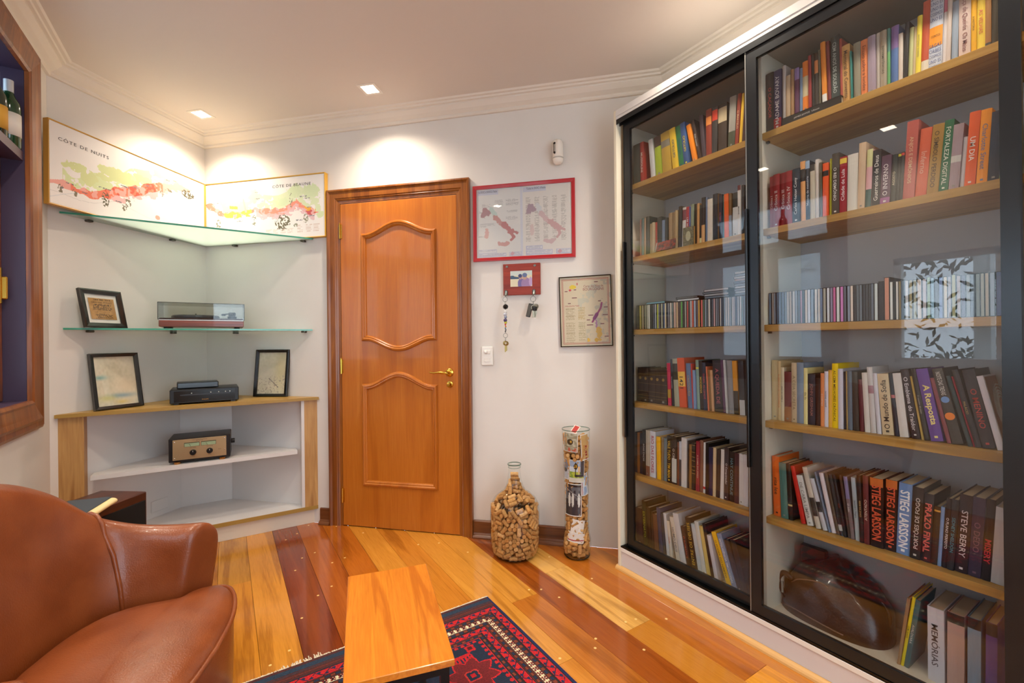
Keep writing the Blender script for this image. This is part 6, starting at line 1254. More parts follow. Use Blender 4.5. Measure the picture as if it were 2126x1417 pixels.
def ph_grey(U, V):
    img = np.zeros(U.shape + (3,)) + (120, 128, 146); img[V > .5] = (176, 180, 192); img[((U - .5) / .3) ** 2 + ((V - .55) / .1) ** 2 < 1] = (60, 62, 70); return img
def ph_label(U, V):
    img = np.zeros(U.shape + (3,)) + (196, 158, 104); img[(np.abs(U - .55) < .12) & (V > .45) & (vnoise(U * 0, V, 30, 3) > .4)] = (150, 50, 44); return img
def ph_red(U, V):
    img = np.zeros(U.shape + (3,)) + (222, 214, 210); img[V > .8 - .2 * U] = (170, 40, 60); img[V > .9 - .2 * U] = (226, 220, 214); return img
va = math.degrees(math.atan2(-VZ[1], -VZ[0]))                  # the side of the vase that faces into the room
card('grey photo card with a small bird behind the glass near the vase top', va - 62, va + 8, .590, .692, -2, ph_bird, .0712)
card('tan label strip behind the glass at the vase top', va + 22, va + 74, .545, .685, 4, ph_label, .0695)
card('photo card of a yellow street lamp halfway up the vase', va - 34, va + 40, .425, .545, -2, ph_lamp, .0668)
card('grey photo card at the wall side halfway up the vase', va - 92, va - 38, .435, .545, 0, ph_grey, .0655)
card('blue-white photo card curling round the bookcase side of the vase', va + 24, va + 84, .350, .470, 5, ph_blue, .0640)
card('dark photo card with white shapes below the street lamp card', va - 66, va + 26, .240, .415, -1, ph_dark, .0638)
card('blank white card tucked low in the vase', va - 30, va + 40, .140, .220, -10, blank, .0605)
card('white card with a red curve lowest in the vase', va - 50, va + 38, .095, .150, -8, ph_red, .0640)
t = root('matchbox_card', Matrix.Translation((VZ[0] - .012, VZ[1] - .01, .700)) @ Matrix.Rotation(math.radians(25), 4, 'Z') @ Matrix.Rotation(math.radians(-24), 4, 'Y') @ Matrix.Rotation(math.radians(14), 4, 'X'), 'small red and white card lying on the corks at the vase top', 'card')
boxo('card', (-.035, .035, -.018, .018, 0, .004), mat('card_white', 'e4d8cc', .6), t); boxo('card_print', (-.030, .030, -.013, .013, .004, .0046), mat('card_red', 'b83a34', .6), t)

# ------------------------------------------------------------------ rug
RX0, RX1, RYB, RYT = -.05, 1.018, .55, 1.838
def rug_colours(nx, ny):
    x = RX0 + (np.arange(nx) + .5) / nx * (RX1 - RX0); y = RYT - (np.arange(ny) + .5) / ny * (RYT - RYB)
    X, Y = np.meshgrid(x, y)
    navy, red, rust, cream, black, brown = (26, 40, 62), (196, 26, 34), (124, 46, 34), (226, 216, 178), (22, 16, 20), (78, 36, 34)
    side = np.minimum(RX1 - X, X - RX0) - .010; top = RYT - Y - .078
    e = np.minimum(side, top); along = np.where(side < top, Y, X)
    img = np.zeros((ny, nx, 3)) + navy
    def band(a, b): return (e >= a) & (e < b)
    def period(p): return (along / p) % 1
    img[side < 0] = (24, 34, 84)
    img[top < 0] = brown
    tt = RYT - Y
    img[(tt < .012)] = brown; img[(tt >= .014) & (tt < .040)] = (34, 56, 78); img[(tt >= .044) & (tt < .048)] = (44, 60, 80); img[(tt >= .060) & (tt < .064)] = rust
    img[side < 0] = (24, 34, 84)
    def border(a, b):
        w = b - a; q = band(a, b); img[q] = red; ph = period(.052); v = (e - a) / w
        z = np.abs(v - (.5 + .42 * np.where(ph < .5, 4 * ph - 1, 3 - 4 * ph)))
        img[q & (z < .09)] = (30, 34, 60)
        for p0, vv in ((.25, .28), (.75, .72)):
            d = ((ph - p0) * .052 / .007) ** 2 + ((v - vv) * w / .006) ** 2
            img[q & (d < 1)] = (30, 40, 76)
        img[band(a - .003, a)] = black; img[band(b, b + .003)] = black
    def checks(a, b):
        q = band(a, b); img[q] = (44, 24, 26); w = (b - a); m = (e > a + w * .24) & (e < b - w * .24); ph = period(.036)
        img[q & m & (ph < .42)] = (22, 46, 74); img[q & m & (ph >= .5) & (ph < .92)] = (128, 58, 36)
        img[band(a + w * .05, a + w * .13) | band(b - w * .13, b - w * .05)] = (96, 40, 30)
    border(.006, .036); checks(.039, .060)
    img[band(.060, .084)] = cream
    ph = period(.027); v = (e - .072) / .012
    for s1, s2 in ((.3, .45), (.3, -.45), (.7, .45), (.7, -.45)):
        img[band(.060, .084) & (((ph - s1) / .17) ** 2 + ((v - s2) / .36) ** 2 < 1)] = (120, 22, 30)
    img[band(.060, .084) & (np.abs(ph - .5) < .10) & (np.abs(v) < .4)] = (44, 14, 22)
    img[band(.0595, .0615) | band(.0825, .0845)] = (50, 30, 28)
    checks(.086, .107); border(.110, .138); checks(.141, .160)
    img[band(.160, .163)] = red
    ph = period(.026); img[band(.163, .178) & (((ph - .5) * .026) ** 2 + (e - .172) ** 2 < .0078 ** 2)] = red
    # field figures: hands-and-star motifs on navy
    def star(cx, cy, r, c, n=8, k=.62):
        a = np.arctan2(Y - cy, X - cx); d = np.hypot(X - cx, Y - cy); f = 1 - (1 - k) * np.abs(((a / (2 * PI) * n) % 1) * 2 - 1)
        img[(d < r * f) & (e > .18)] = c
    def hand(cx, cy, s, up):
        u = (X - cx) / s; v = (Y - cy) / s * up
        body = (np.abs(u) < .95) & (v > 0) & (v < .42 * (1 - .35 * np.abs(u)))
        fing = (np.abs(u) < 1.0) & (v >= .3) & (v < .95 - .25 * np.abs(u)) & (((u + 1) * 3.2 % 1) < .55)
        img[(body | fing) & (e > .18)] = red
    for k in range(-1, 3):
        cy0 = 1.43 - .30 * (k)
        for cx in (.732, .46, .19):
            star(cx, cy0, .104, red, 8, .66); star(cx, cy0, .095, (112, 26, 30), 8, .66); star(cx, cy0, .034, (196, 50, 44), 4, .7); star(cx, cy0, .027, navy, 4, .7); star(cx, cy0, .012, red, 4, .7)
        for cx in (.735, .46, .19):
            hand(cx, 1.585 - .3 * k, .042, 1); hand(cx, 1.545 - .3 * k, .042, -1); star(cx + .052, 1.565 - .3 * k, .026, red, 4, .6); star(cx + .052, 1.565 - .3 * k, .013, (70, 10, 20), 4, .6)
        for cx in (.60, .325): star(cx, 1.44 - .3 * k, .035, red, 6, .5); star(cx, 1.56 - .3 * k, .022, red, 4, .6)
    n = np.random.RandomState(2).rand(ny, nx)[..., None]
    return img * (.86 + .28 * n)
nx, ny = 356, 430
rug = root('rug', Matrix.Identity(4), 'navy and red patterned oriental rug under the small wooden table', 'rug')
raster('pile', nx, ny, RX1 - RX0, RYT - RYB, rug_colours(nx, ny), attr_mat('wool_pile', .95, bump=.6), rug, Matrix.Translation(((RX0 + RX1) / 2, (RYT + RYB) / 2, .0085)), upright=False)
boxo('rug_body', (RX0, RX1, RYB, RYT, .0005, .0083), mat('rug_edge', '20283c', .95), rug)
bm = bmesh.new()
x = RX0
while x < RX1:
    L = .012 + .006 * random.random() if not (.16 < x < .30) else .012 + .028 * random.random()
    if random.random() > .12 or x < .1 or x > .35: 
        d = random.uniform(-.004, .004)
        a = [bm.verts.new(p) for p in ((x, RYT - .002, .0088), (x + .0036, RYT - .002, .0088), (x + .0036 + d, RYT + L, .0012), (x + d, RYT + L, .0012), (x + .0018, RYT + L * .5, .0075))]
        bm.faces.new((a[0], a[1], a[4])); bm.faces.new((a[1], a[2], a[4])); bm.faces.new((a[2], a[3], a[4])); bm.faces.new((a[3], a[0], a[4]))
    x += .0037
tag(bm_obj('fringe', bm, mat('fringe_wool', 'e6dcc4', .9), rug), kind='stuff')

# ------------------------------------------------------------------ small table
th = math.atan2(1.533 - 1.032, .599 - .477); TL = .60
MT = frame_m(.477, 1.032, math.degrees(th) - 90)
tb = root('side_table', MT, 'small honey-coloured pine table on black metal legs over the rug', 'table')
M_PINE = wood('pine', 'c06a1a', 'e4922c', 'd67e22', axis='Y', scale=1.2, rough=.22, coat=.3, fine=1.6, rings=.6)
W = .262
bm = bmesh.new(); box(bm, -W, 0, 0, .515, .382, .400, bev=.0015); bm_obj('table_top', bm, M_PINE, tb)
M_IRON = mat('black_steel', '0e0e10', .4, .3)
for x0 in (-W + .012, -.034):
    for y0 in (.010, .483): boxo('leg', (x0, x0 + .022, y0, y0 + .022, .0092 if True else 0, .3815), M_IRON, tb)
for y0 in (.010, .483):
    boxo('rail', (-W + .034, -.034, y0, y0 + .022, .3595, .3815), M_IRON, tb)
for x0 in (-W + .012, -.034):
    boxo('rail', (x0, x0 + .022, .032, .483, .3595, .3815), M_IRON, tb); boxo('floor_rail', (x0, x0 + .022, .032, .483, .0095, .0315), M_IRON, tb)

# ------------------------------------------------------------------ leather tub armchair
M_LEA = mat('brown_leather', '7c3c1a', .30, coat=.12, noise=(9, '8e4a24'), bump=.35, bscale=260)
ch = root('armchair', frame_m(-.15, 1.44, -18.9, .0), 'brown leather tub armchair with rounded arms and piped seams', 'armchair')
TT = [(-.41, 0, .862), (-.405, .12, .842), (-.38, .235, .778), (-.315, .315, .680), (-.22, .348, .630), (-.125, .356, .612), (-.042, .352, .612)]
BB = [(-.30, 0), (-.295, .12), (-.265, .215), (-.21, .265), (-.16, .278), (-.115, .284), (-.085, .286)]
def smooth_pts(P, n):
    """Catmull-Rom through control points, n samples per span"""
    P = [np.array(p, float) for p in P]; P = [2 * P[0] - P[1]] + P + [2 * P[-1] - P[-2]]; out = []
    for i in range(1, len(P) - 2):
        for k in range(n):
            t = k / n; a, b, c, d = P[i - 1:i + 3]
            out.append(.5 * ((2 * b) + (c - a) * t + (2 * a - 5 * b + 4 * c - d) * t * t + (3 * b - a - 3 * c + d) * t ** 3))
    out.append(P[-2]); return out
full_T = [(x, -y, z) for x, y, z in TT[:0:-1]] + TT
full_B = [(x, -y) for x, y in BB[:0:-1]] + BB
NS = 6
ST, SB = smooth_pts(full_T, NS), smooth_pts(full_B, NS)
def section(i, sh=0.0, k=1.0):
    T, B = ST[i], SB[i]; o = Vector((T[0] - B[0], T[1] - B[1], 0)); E = o.length; o.normalize(); h = T[2]
    pr = [(-.004, .30), (.0, .38), (E * .10, .38 + (h - .38) * .3), (E * .30, .38 + (h - .38) * .6), (E - .048, h - .060), (E - .040, h - .026), (E - .020, h - .005), (E + .006, h), (E + .034, h - .009), (E + .054, h - .034), (E + .058, h - .068), (E + .050, h - .12), (E + .020, .34), (E + .006, .18), (E, .05)]
    ce, cz = E * .5 + .03, (h + .3) / 2
    pr = [(ce + (e - ce) * k, cz + (z - cz) * (k if z > .36 else 1)) for e, z in pr]
    tan = Vector((-o.y, o.x, 0)); f = Vector((1, 0, 0)) * sh
    return [Vector((B[0], B[1], 0)) + o * e + Vector((0, 0, z)) + f for e, z in pr]
n_st = len(ST)
secs = [section(i) for i in range(n_st)]
start = [section(0, .016, .82), section(0, .010, .94)]; end = [section(n_st - 1, .010, .94), section(n_st - 1, .016, .82)]
def shell(name, S, cap0=False, cap1=False):
    bm = bmesh.new(); R = [[bm.verts.new(p) for p in s] for s in S]
    for a, b in zip(R, R[1:]):
        for k in range(len(a) - 1): bm.faces.new((a[k], a[k + 1], b[k + 1], b[k]))
    if cap0: bm.faces.new(R[0])
    if cap1: bm.faces.new(R[-1][::-1])
    o = bm_obj(name, bm, M_LEA, ch, smooth=True)
    s = o.modifiers.new('soft', 'SUBSURF'); s.levels = s.render_levels = 1
    return o
j1, j2 = 3 * NS, (len(full_T) - 1 - 3) * NS
shell('armrest', start + secs[:j1 + 1], cap0=True); shell('backrest', secs[j1:j2 + 1]); shell('armrest', secs[j2:] + end, cap1=True)
for j in (j1, j2):
    bm = bmesh.new(); tube(bm, [p + (p - Vector((0, 0, .3))).normalized() * .002 for p in secs[j][:12]], .0065, 8); bm_obj('piping', bm, M_LEA, ch, smooth=True)
hp = [(-.285, 0), (-.275, .12), (-.24, .205), (-.17, .255), (-.08, .270), (-.045, .280), (-.024, .312), (.012, .332), (.054, .312), (.092, .240), (.120, .13), (.128, 0)]
hp = [tuple(p) for p in smooth_pts(hp, 4)]
outl = hp + [(x, -y) for x, y in hp[-2:0:-1]]
def seat_ring(k, z, off=0.0):
    c = (-.06, 0)
    return [Vector((c[0] + (x - c[0]) * k + (off if x > -.0 else 0) * 1.0, c[1] + (y - c[1]) * k, z)) for x, y in outl]
bm = bmesh.new(); rings = [[bm.verts.new(p) for p in seat_ring(k, z)] for k, z in ((.985, .36), (1.0, .398), (.99, .408), (.95, .420), (.85, .434), (.65, .447), (.4, .454), (.15, .457))]
for a, b in zip(rings, rings[1:]):
    for i in range(len(a)): bm.faces.new((a[i], a[(i + 1) % len(a)], b[(i + 1) % len(a)], b[i]))
bm.faces.new(rings[-1]); bm_obj('seat_cushion', bm, M_LEA, ch, smooth=True)
fr = [i for i, p in enumerate(outl) if p[0] > -.045]
pts = [Vector((outl[i][0] * 1.004 + .002, outl[i][1] * 1.01, .405)) for i in fr]
bm = bmesh.new(); tube(bm, pts, .0065, 8); bm_obj('piping', bm, M_LEA, ch, smooth=True)
bm = bmesh.new(); rings = [[bm.verts.new(p) for p in seat_ring(k, z)] for k, z in ((.992, .402), (1.0, .36), (.995, .25), (.97, .12), (.95, .055), (.6, .05))]
for a, b in zip(rings, rings[1:]):
    for i in range(len(a)): bm.faces.new((a[i], a[(i + 1) % len(a)], b[(i + 1) % len(a)], b[i]))
bm_obj('seat_base', bm, M_LEA, ch, smooth=True)
for x, y in ((.06, .24), (.06, -.24), (-.30, .22), (-.30, -.22)):
    bm = bmesh.new(); lathe(bm, [(0, .001 if x < 0 or y > .3 else .0092), (.018, .0095 if x > 0 else .001), (.024, .06), (0, .06)], 14, (x, y, 0)); bm_obj('foot', bm, mat('dark_foot_wood', '2a160c', .4), ch)

# ------------------------------------------------------------------ bookcase
M_SHELF = wood('shelf_oak', '9a7434', 'c89e54', 'b4883f', axis='X', scale=.9, rough=.4, rings=.7)
M_BACK = mat('back_board', 'c4c4c8', .6)
M_ALU = mat('dark_aluminium', '34373a', .26, .7)
M_ALUB = mat('black_profile', '060607', .3)
bc = root('bookcase', FB, 'tall white bookcase with oak shelves behind two sliding glass doors', 'bookcase')
boxo('side_panel', (-1.700, -1.683, 1.724, 2.032, .0, 2.386), M_CREAM, bc, bev=.0008)
boxo('side_panel', (-.240, -.223, 1.724, 2.075, .0, 2.386), M_CREAM, bc)
for a, b in ((-1.6825, -1.6625), (-.260, -.2405)):
    boxo('inner_side', (a, b, 1.777, 2.068, .1275, 2.316), M_CREAM, bc); boxo('edge_strip', (a, b, 1.7755, 1.777, .1275, 2.316), M_EDGE, bc)
boxo('divider', (-.978, -.958, 1.777, 2.068, .1275, 2.316), M_CREAM, bc); boxo('edge_strip', (-.978, -.958, 1.7755, 1.777, .1275, 2.316), M_CREAM, bc)
bm = bmesh.new(); box(bm, -1.6829, -.2401, 1.724, 2.03, 2.3372, 2.386); box(bm, -1.6829, -.2401, 1.721, 1.724, 2.352, 2.372); bm_obj('top_panel', bm, M_WHITE, bc)
boxo('ceiling_board', (-1.6829, -.2401, 1.776, 2.068, 2.3165, 2.337), mat('shelf_grey', 'b4a894', .5), bc)
boxo('back_board', (-1.652, -.2401, 2.0685, 2.076, .1275, 2.316), M_BACK, bc)
boxo('base_board', (-1.6829, -.2401, 1.724, 2.068, .098, .117), mat('base_white', 'e8e6e0', .3), bc, bev=.001)
boxo('bottom_board', (-1.6829, -.2401, 1.777, 2.068, .1172, .1268), M_CREAM, bc)
boxo('plinth', (-1.6829, -.2401, 1.732, 1.748, .001, .0978), mat('plinth_white', 'd8d4d6', .4), bc)
for i, z in enumerate((1.992, 1.619, 1.246, .873, .500)):
    for a, b in ((-1.662, -.9785), (-.9575, -.2605)):
        boxo('shelf', (a, b, 1.7755, 2.068, z - .026, z - .0003), M_SHELF, bc, bev=.0006)
        for s in (a + .006, b - .006):
            boxo('shelf_pin', (s - .005, s + .005, 1.80, 1.812, z - .034, z - .0265), mat('clip_metal'), bc)
bm = bmesh.new()
box(bm, -1.6825, -.2405, 1.725, 1.774, .1173, .1195)
for x in (1.728, 1.737, 1.747, 1.756, 1.770): box(bm, -1.6825, -.2405, x - .0015, x + .0015, .1195, .126)
bm_obj('bottom_track', bm, M_ALUB, bc)
bm = bmesh.new(); box(bm, -1.6825, -.2405, 1.7245, 1.7275, 2.312, 2.3368); box(bm, -1.6825, -.2405, 1.7275, 1.774, 2.328, 2.3368); box(bm, -1.6825, -.2405, 1.7465, 1.7495, 2.308, 2.328)
bm_obj('top_track', bm, M_ALU, bc)
M_GLASS = thin_glass('bookcase_glass', (.93, .94, .945, 1), 1.52)
for s0, s1, x0, nm in ((-1.656, -.972, 1.7510, 0), (-.994, -.272, 1.7295, 1)):
    bm = bmesh.new(); z0, z1 = .127, 2.312; w = .040
    sweep(bm, [(s0, z0), (s0, z1), (s1, z1), (s1, z0)], [(0, 0), (0, .016), (.004, .0165), (w, .0165), (w, 0)], closed=True)
    bmesh.ops.translate(bm, vec=(0, x0 + .0165, 0), verts=bm.verts)
    dr = bm_obj('sliding_door', bm, M_ALU, bc)
    boxo('glass_pane', (s0 + .0395, s1 - .0395, x0 + .004, x0 + .008, z0 + .0395, z1 - .0395), M_GLASS, dr)
    boxo('edge_profile', (s0 - .0035, s0 - .0003, x0 - .001, x0 + .0165, z0, z1), M_ALUB if nm == 0 else mat('spotlit_edge', '9a9a96', .3, .6), dr)  # front door's edge has the spot's light put in as a brighter colour
    boxo('handle', (s0 - .006, s0 + .004, x0 - .012, x0 - .0012, .69, 1.70), M_ALUB, dr, bev=.002)
# quarter round along the plinth
bm = bmesh.new(); q = [(0, 0)] + [(.020 * math.cos(a), .020 * math.sin(a)) for a in (0, .4, .8, 1.2, PI / 2)]
sweep(bm, [(1.7315, -.3), (1.7315, 1.710)], [(-a, b) for a, b in q], xy=True)
tag(bm_obj('trim_2', bm, mat('pale_wood', 'd8a868', .4)), kind='structure')

# ------------------------------------------------------------------ books
SHN = {'1': 'top shelf', '2': 'second shelf', '3': 'CD shelf', '4': 'fourth shelf', '5': 'fifth shelf', '6': 'bottom shelf'}
BAY = {'L': 'door-side bay', 'R': 'wide bay'}
M_PAGES = mat('book_pages', 'c8b898', .9)
def cover_mat(c): return mat('cover_' + c, c, .45, spec=.35)
R_SP_DN = Matrix.Rotation(PI / 2, 4, 'X') @ Matrix.Rotation(-PI / 2, 4, 'Z')
R_SP_UP = Matrix.Rotation(PI / 2, 4, 'X') @ Matrix.Rotation(PI / 2, 4, 'Z')
rnd = random.Random(11)
def book(M, w, h, d, c, label, title='', tcol='', ex='', group=None, round_=True):
    r = root('book', M, label, 'book', group)
    m = cover_mat(c); t = min(.0022, w * .16); pg = M_PAGES
    if 'page edges outward' in label:
        boxo('cover', (0, .002, 0, d, 0, h), cover_mat('8a8c90'), r); boxo('cover', (w - .002, w, 0, d, 0, h), cover_mat('8a8c90'), r); boxo('page_block', (.0022, w - .0022, .003, d - .002, .002, h - .003), mat('grey_pages', 'b8b6b6', .9, bump=.6, bscale=500), r); return r
    # cover: spine (slightly rounded) and two boards in one folded sheet
    n = 5; sp = [(w * k / n, .0022 * (1 - math.sin(PI * k / n)) if round_ else 0) for k in range(n + 1)]
    outer = [(0, d)] + sp + [(w, d)]; inner = [(w - t, d), (w - t, .0045)] + [(w / 2, .004)] + [(t, .0045), (t, d)]
    pl = outer + inner
    bm = bmesh.new(); prism(bm, pl, 0, h); bm_obj('cover', bm, m, r)
    boxo('page_block', (t + .0002, w - t - .0002, .0047, d - .003, .002, h - .003), pg, r)
    def band(z0, z1, col):
        bm = bmesh.new(); pts = [(x, y - .0003) for x, y in sp]
        a = [bm.verts.new((x, y, z0)) for x, y in pts]; b = [bm.verts.new((x, y, z1)) for x, y in pts]
        for k in range(n): bm.faces.new((a[k], a[k + 1], b[k + 1], b[k]))
        bm_obj('spine_label', bm, mat('band_' + col, col, .5), r)
    z0t, z1t = .10, .90
    if ex[:2] in ('t:', 'b:'):
        f0, fl, col = ex[2:].split(':'); f0, fl = float(f0), float(fl)
        if ex[0] == 't': band(h * (1 - f0 - fl), h * (1 - f0), col)
        else: band(max(h * (1 - f0 - fl), .0005), h * (1 - f0), col)
    elif ex == 'g':
        for f in (.12, .2, .32, .55, .82): band(h * f, h * f + .0012, '8a7038')
        bm = bmesh.new(); lathe(bm, [(0, .0004), (.006, .0004), (.008, 0)], 10); bmesh.ops.transform(bm, matrix=R90, verts=bm.verts); bm_obj('gilt_emblem', bm, mat('gilt', 'a88a48', .4, .5), r, Matrix.Translation((w / 2, -.0004, h * .7)))
    elif ex == 'r':
        for f in (.35, .42, .5, .62, .7, .8, .95): band(h * f, h * f + .0022, 'b09458')
    elif ex == 'p':
        for k in range(14):
            if .3 < k / 14 < .58: continue
            text('spine_pattern', rnd.choice(('COSMOS', 'SAGAS', 'ORBES', 'UNO ES')), Matrix.Translation((w / 2, -.0006, h * (k + .5) / 14)) @ R90, w * .9, h / 20, mat('blue_ink', '3c4a80', .6), r)
        band(h * .31, h * .58, 'f0981e'); text('title', 'CONTOS', Matrix.Translation((w / 2, -.0010, h * .45)) @ R90, w * .7, .012, M_INK, r)
    elif ex == 'm':
        band(h * .70, h, 'd0cc90'); band(h * .32, h * .70, 'dca8a8'); band(.0005, h * .32, '3c6058')
    elif ex == 'd':
        for zf, rr, col in ((.58, .0095, '6a94cc'), (.36, .013, 'f0882c')):
            bm = bmesh.new(); lathe(bm, [(0, .0006), (min(rr, w * .46), .0006), (min(rr, w * .46), 0)], 20); bmesh.ops.transform(bm, matrix=R90, verts=bm.verts); bm_obj('disc', bm, mat('band_' + col, col, .5), r, Matrix.Translation((w / 2, -.0004, h * zf)))
        z0t, z1t = .64, .95
    elif ex == 'w':
        boxo('front_picture', (w, w + .0004, .012, d - .004, .004, h - .004), mat('picture_brown', '8a5424', .4), r)
        bm = bmesh.new()
        for k in range(5):
            tube(bm, [(w + .0008, .10 + (.028 + k * .009) * math.cos(a), h * .55 + (.028 + k * .009) * math.sin(a)) for a in [2 * PI * q / 24 for q in range(24)]], .0022, 5, closed=True)
        bm_obj('plate_rings', bm, mat('plate_grey', 'a8a49c', .4), r)
    if title:
        up = title[0] == '^'; s = title.lstrip('^')
        nch = len(s); L = h * (z1t - z0t) * min(1, .35 + nch * .05)
        big = s in ('STIEG LARSSON', 'A Resposta', 'PRAZO FINAL', 'MISERY')
        if s == '1421': L = h * .34
        if s in ('UM DIA',): L = h * .45
        zc = h * (z0t + z1t) / 2 if s != 'MISERY' else h * .36
        text('title', s, Matrix.Translation((w / 2, -.0008, zc)) @ (R_SP_UP if up else R_SP_DN), L if s != 'MISERY' else h * .42, w * (.72 if big else .50), mat('title_' + tcol, tcol, .5), r, bold=.025 if big else .008)
    if w > .019 and rnd.random() < .45:                                          # small publisher mark at the foot
        boxo('foot_mark', (w * .36, w * .64, -.0006, .0021, h * .045, h * .045 + w * .22), mat('title_' + tcol if tcol else 'mark_grey', tcol or '8c8880', .5), r)
    return r

def book_label(desc, n, code):
    tail = '%s from the door, %s, %s' % (ordinal(n), SHN[code[1]], BAY[code[0]])
    words = desc.split()
    while len(words) + len(tail.split()) > 16:
        k = max([i for i, q in enumerate(words) if q in ('with', 'near', 'on', 'of', 'and', 'in', 'beside', 'leaning')] or [len(words) - 1])
        words = words[:k] if words[k] != 'leaning' else words[:k] + words[k + 1:]
    return ' '.join(words) + ', ' + tail
for (code, xs, z, rows) in BOOKS:
    n = 0
    for row in rows:
        s0, w, h, t, up, col, desc = row[:7]; title = row[7] if len(row) > 7 else ''; tc = row[8] if len(row) > 8 else ''; ex = row[9] if len(row) > 9 else ''
        n += 1; a = math.atan(t); wp = w * math.cos(a)
        zz = z + .0002 + (.0312 if up else 0) + (wp * math.sin(-a) if a < 0 else 0)
        x = xs + rnd.uniform(-.003, .004); d = min(rnd.uniform(.128, .165) if h < .225 else rnd.uniform(.145, .178), 2.064 - x)
        M = FB @ Matrix.Translation((s0, x, zz)) @ Matrix.Rotation(-a, 4, 'Y')
        book(M, wp, h, d, col, book_label(desc, n, code), title, tc, ex, 'books on the %s of the %s' % (SHN[code[1]], BAY[code[0]]))
# the black book lying flat under others on the top shelf of the wide bay
r = root('book', FB @ Matrix.Translation((-.8885, 1.786, 1.9922)), 'black book lying flat under others on the top shelf, wide bay', 'book', 'books on the top shelf of the wide bay')
bm = bmesh.new(); box(bm, 0, .195, 0, .150, 0, .0022); box(bm, 0, .195, 0, .150, .0284, .0306); box(bm, 0, .195, 0, .0025, 0, .0306); bm_obj('cover', bm, cover_mat('26241f'), r)
boxo('page_block', (.003, .192, .0028, .147, .0024, .0282), M_PAGES, r)
text('title', 'JAMES JOYCE  Ulisses', Matrix.Translation((.085, -.0005, .015)) @ R90, .085, .007, mat('title_d8d4cc', 'd8d4cc', .5), r)
# small ornate book and CD standing in front of the second shelf's row
r = root('book', FB @ Matrix.Translation((-1.3265, 1.7798, 1.6194)), 'small ornate silver book facing out in front of the row, second shelf', 'book', 'small things in front of the second shelf row')
boxo('cover', (0, .056, 0, .0022, 0, .084), mat('ornate_silver', '8c8460', .4, .3, noise=(160, '4c4838')), r); boxo('page_block', (.002, .055, .0023, .0125, .001, .083), mat('gilt_pages', 'b08a4c', .6), r)
bm = bmesh.new(); lathe(bm, [(0, .0012), (.010, .0012), (.0115, .002), (.013, .0012), (.0135, 0)], 20); bmesh.ops.transform(bm, matrix=R90 @ Matrix.Scale(1.7, 4, (0, 1, 0)), verts=bm.verts); bm_obj('medallion', bm, mat('pale_silver', 'b8b494', .35, .3), r, Matrix.Translation((.028, 0, .042)))
r = root('cd_case', FB @ Matrix.Translation((-1.489, 1.7795, 1.6215)) @ Matrix.Rotation(math.radians(20), 4, 'X').inverted() @ Matrix.Rotation(math.radians(-2), 4, 'Y'), 'clear CD case with red and black sleeve leaning in front of the second shelf row', 'CD case', 'small things in front of the second shelf row')
bm = bmesh.new(); box(bm, 0, .112, 0, .008, 0, .050, bev=.001); bm_obj('case', bm, mat('cd_sleeve_dark', '3a3a34', .2, noise=(60, 'a84434')), r)
boxo('case_edge', (0, .006, -.0006, .0002, 0, .050), mat('cd_clear', 'a8a89c', .15), r)

# ------------------------------------------------------------------ CD cases in rows
CNAME = [('f0f0f0', 'white'), ('c0c0c0', 'pale grey'), ('808488', 'grey'), ('444850', 'dark grey'), ('16181c', 'black'), ('c84840', 'red'), ('e0c060', 'yellow'), ('c8d050', 'lime'), ('60c050', 'green'), ('6080b0', 'blue'), ('98b0cc', 'pale blue'), ('d878b8', 'pink'), ('c8a888', 'tan'), ('6a4a3c', 'brown'), ('8a7a50', 'olive'), ('9a94b0', 'mauve'), ('98b094', 'sage'), ('d89478', 'salmon'), ('dcd0b8', 'cream'), ('46586c', 'slate blue')]
def cname(c):
    v = [int(c[i:i + 2], 16) for i in (0, 2, 4)]
    return min(CNAME, key=lambda q: sum((int(q[0][i:i + 2], 16) - v[i // 2]) ** 2 for i in (0, 2, 4)))[1]
M_CDB = mat('cd_black_tray', '1a1b1e', .25)
def cd_mesh(w, c, h=.124, d=.140):
    bm = bmesh.new(); box(bm, 0, w, .0004, d, 0, h, mi=0); box(bm, w * .14, w * .86, -.0002, .0006, .002, h - .002, mi=1)
    me = bpy.data.meshes.new('cd_case'); bm.to_mesh(me); bm.free(); me.materials.append(M_CDB); me.materials.append(mat('cdspine_' + c, c, .35)); return me
cdc = {}
def cd_row(data, bay, xs, z):
    for n, q in enumerate(data.split(), 1):
        s, w, c = q.split(','); s, w = float(s), float(w)
        tall = c in ('d89478', '1c1c20', '98b094', 'b8ba90')
        k = (w, c)
        if k not in cdc: cdc[k] = cd_mesh(w - .0002, c, .139 if c == 'd89478' else .128 if tall else .124)
        o = link('cd_case', cdc[k], None, None, FB @ Matrix.Translation((s, xs + rnd.uniform(-.002, .003), z)))
        tag(o, '%s spined CD case, %s from the door, CD shelf, %s' % (cname(c), ordinal(n), bay), 'CD case', 'CD cases on the %s' % bay)
cd_row(CDS_A, 'door-side bay', 1.802, 1.2464); cd_row(CDS_B, 'wide bay', 1.802, 1.2464)
stk = [(-1.576, .0101, ['6aa0b0'], 'lone'), (-1.387, .0101, ['c8ccd0', '5a5c60'], 'pair'), (-1.245, .0101, ['707c88', 'a8acb0', '707880', 'c0bcc0'], 'stack of four'), (-1.0975, .0101, ['8090a0', 'b0b4bc', '98a0b0', 'c8c8d0', 'a0a8b8', '8894a8', 'c0b0b4', 'd0d0d4', 'a8b4c4', 'd8d8dc'], 'tall stack')]
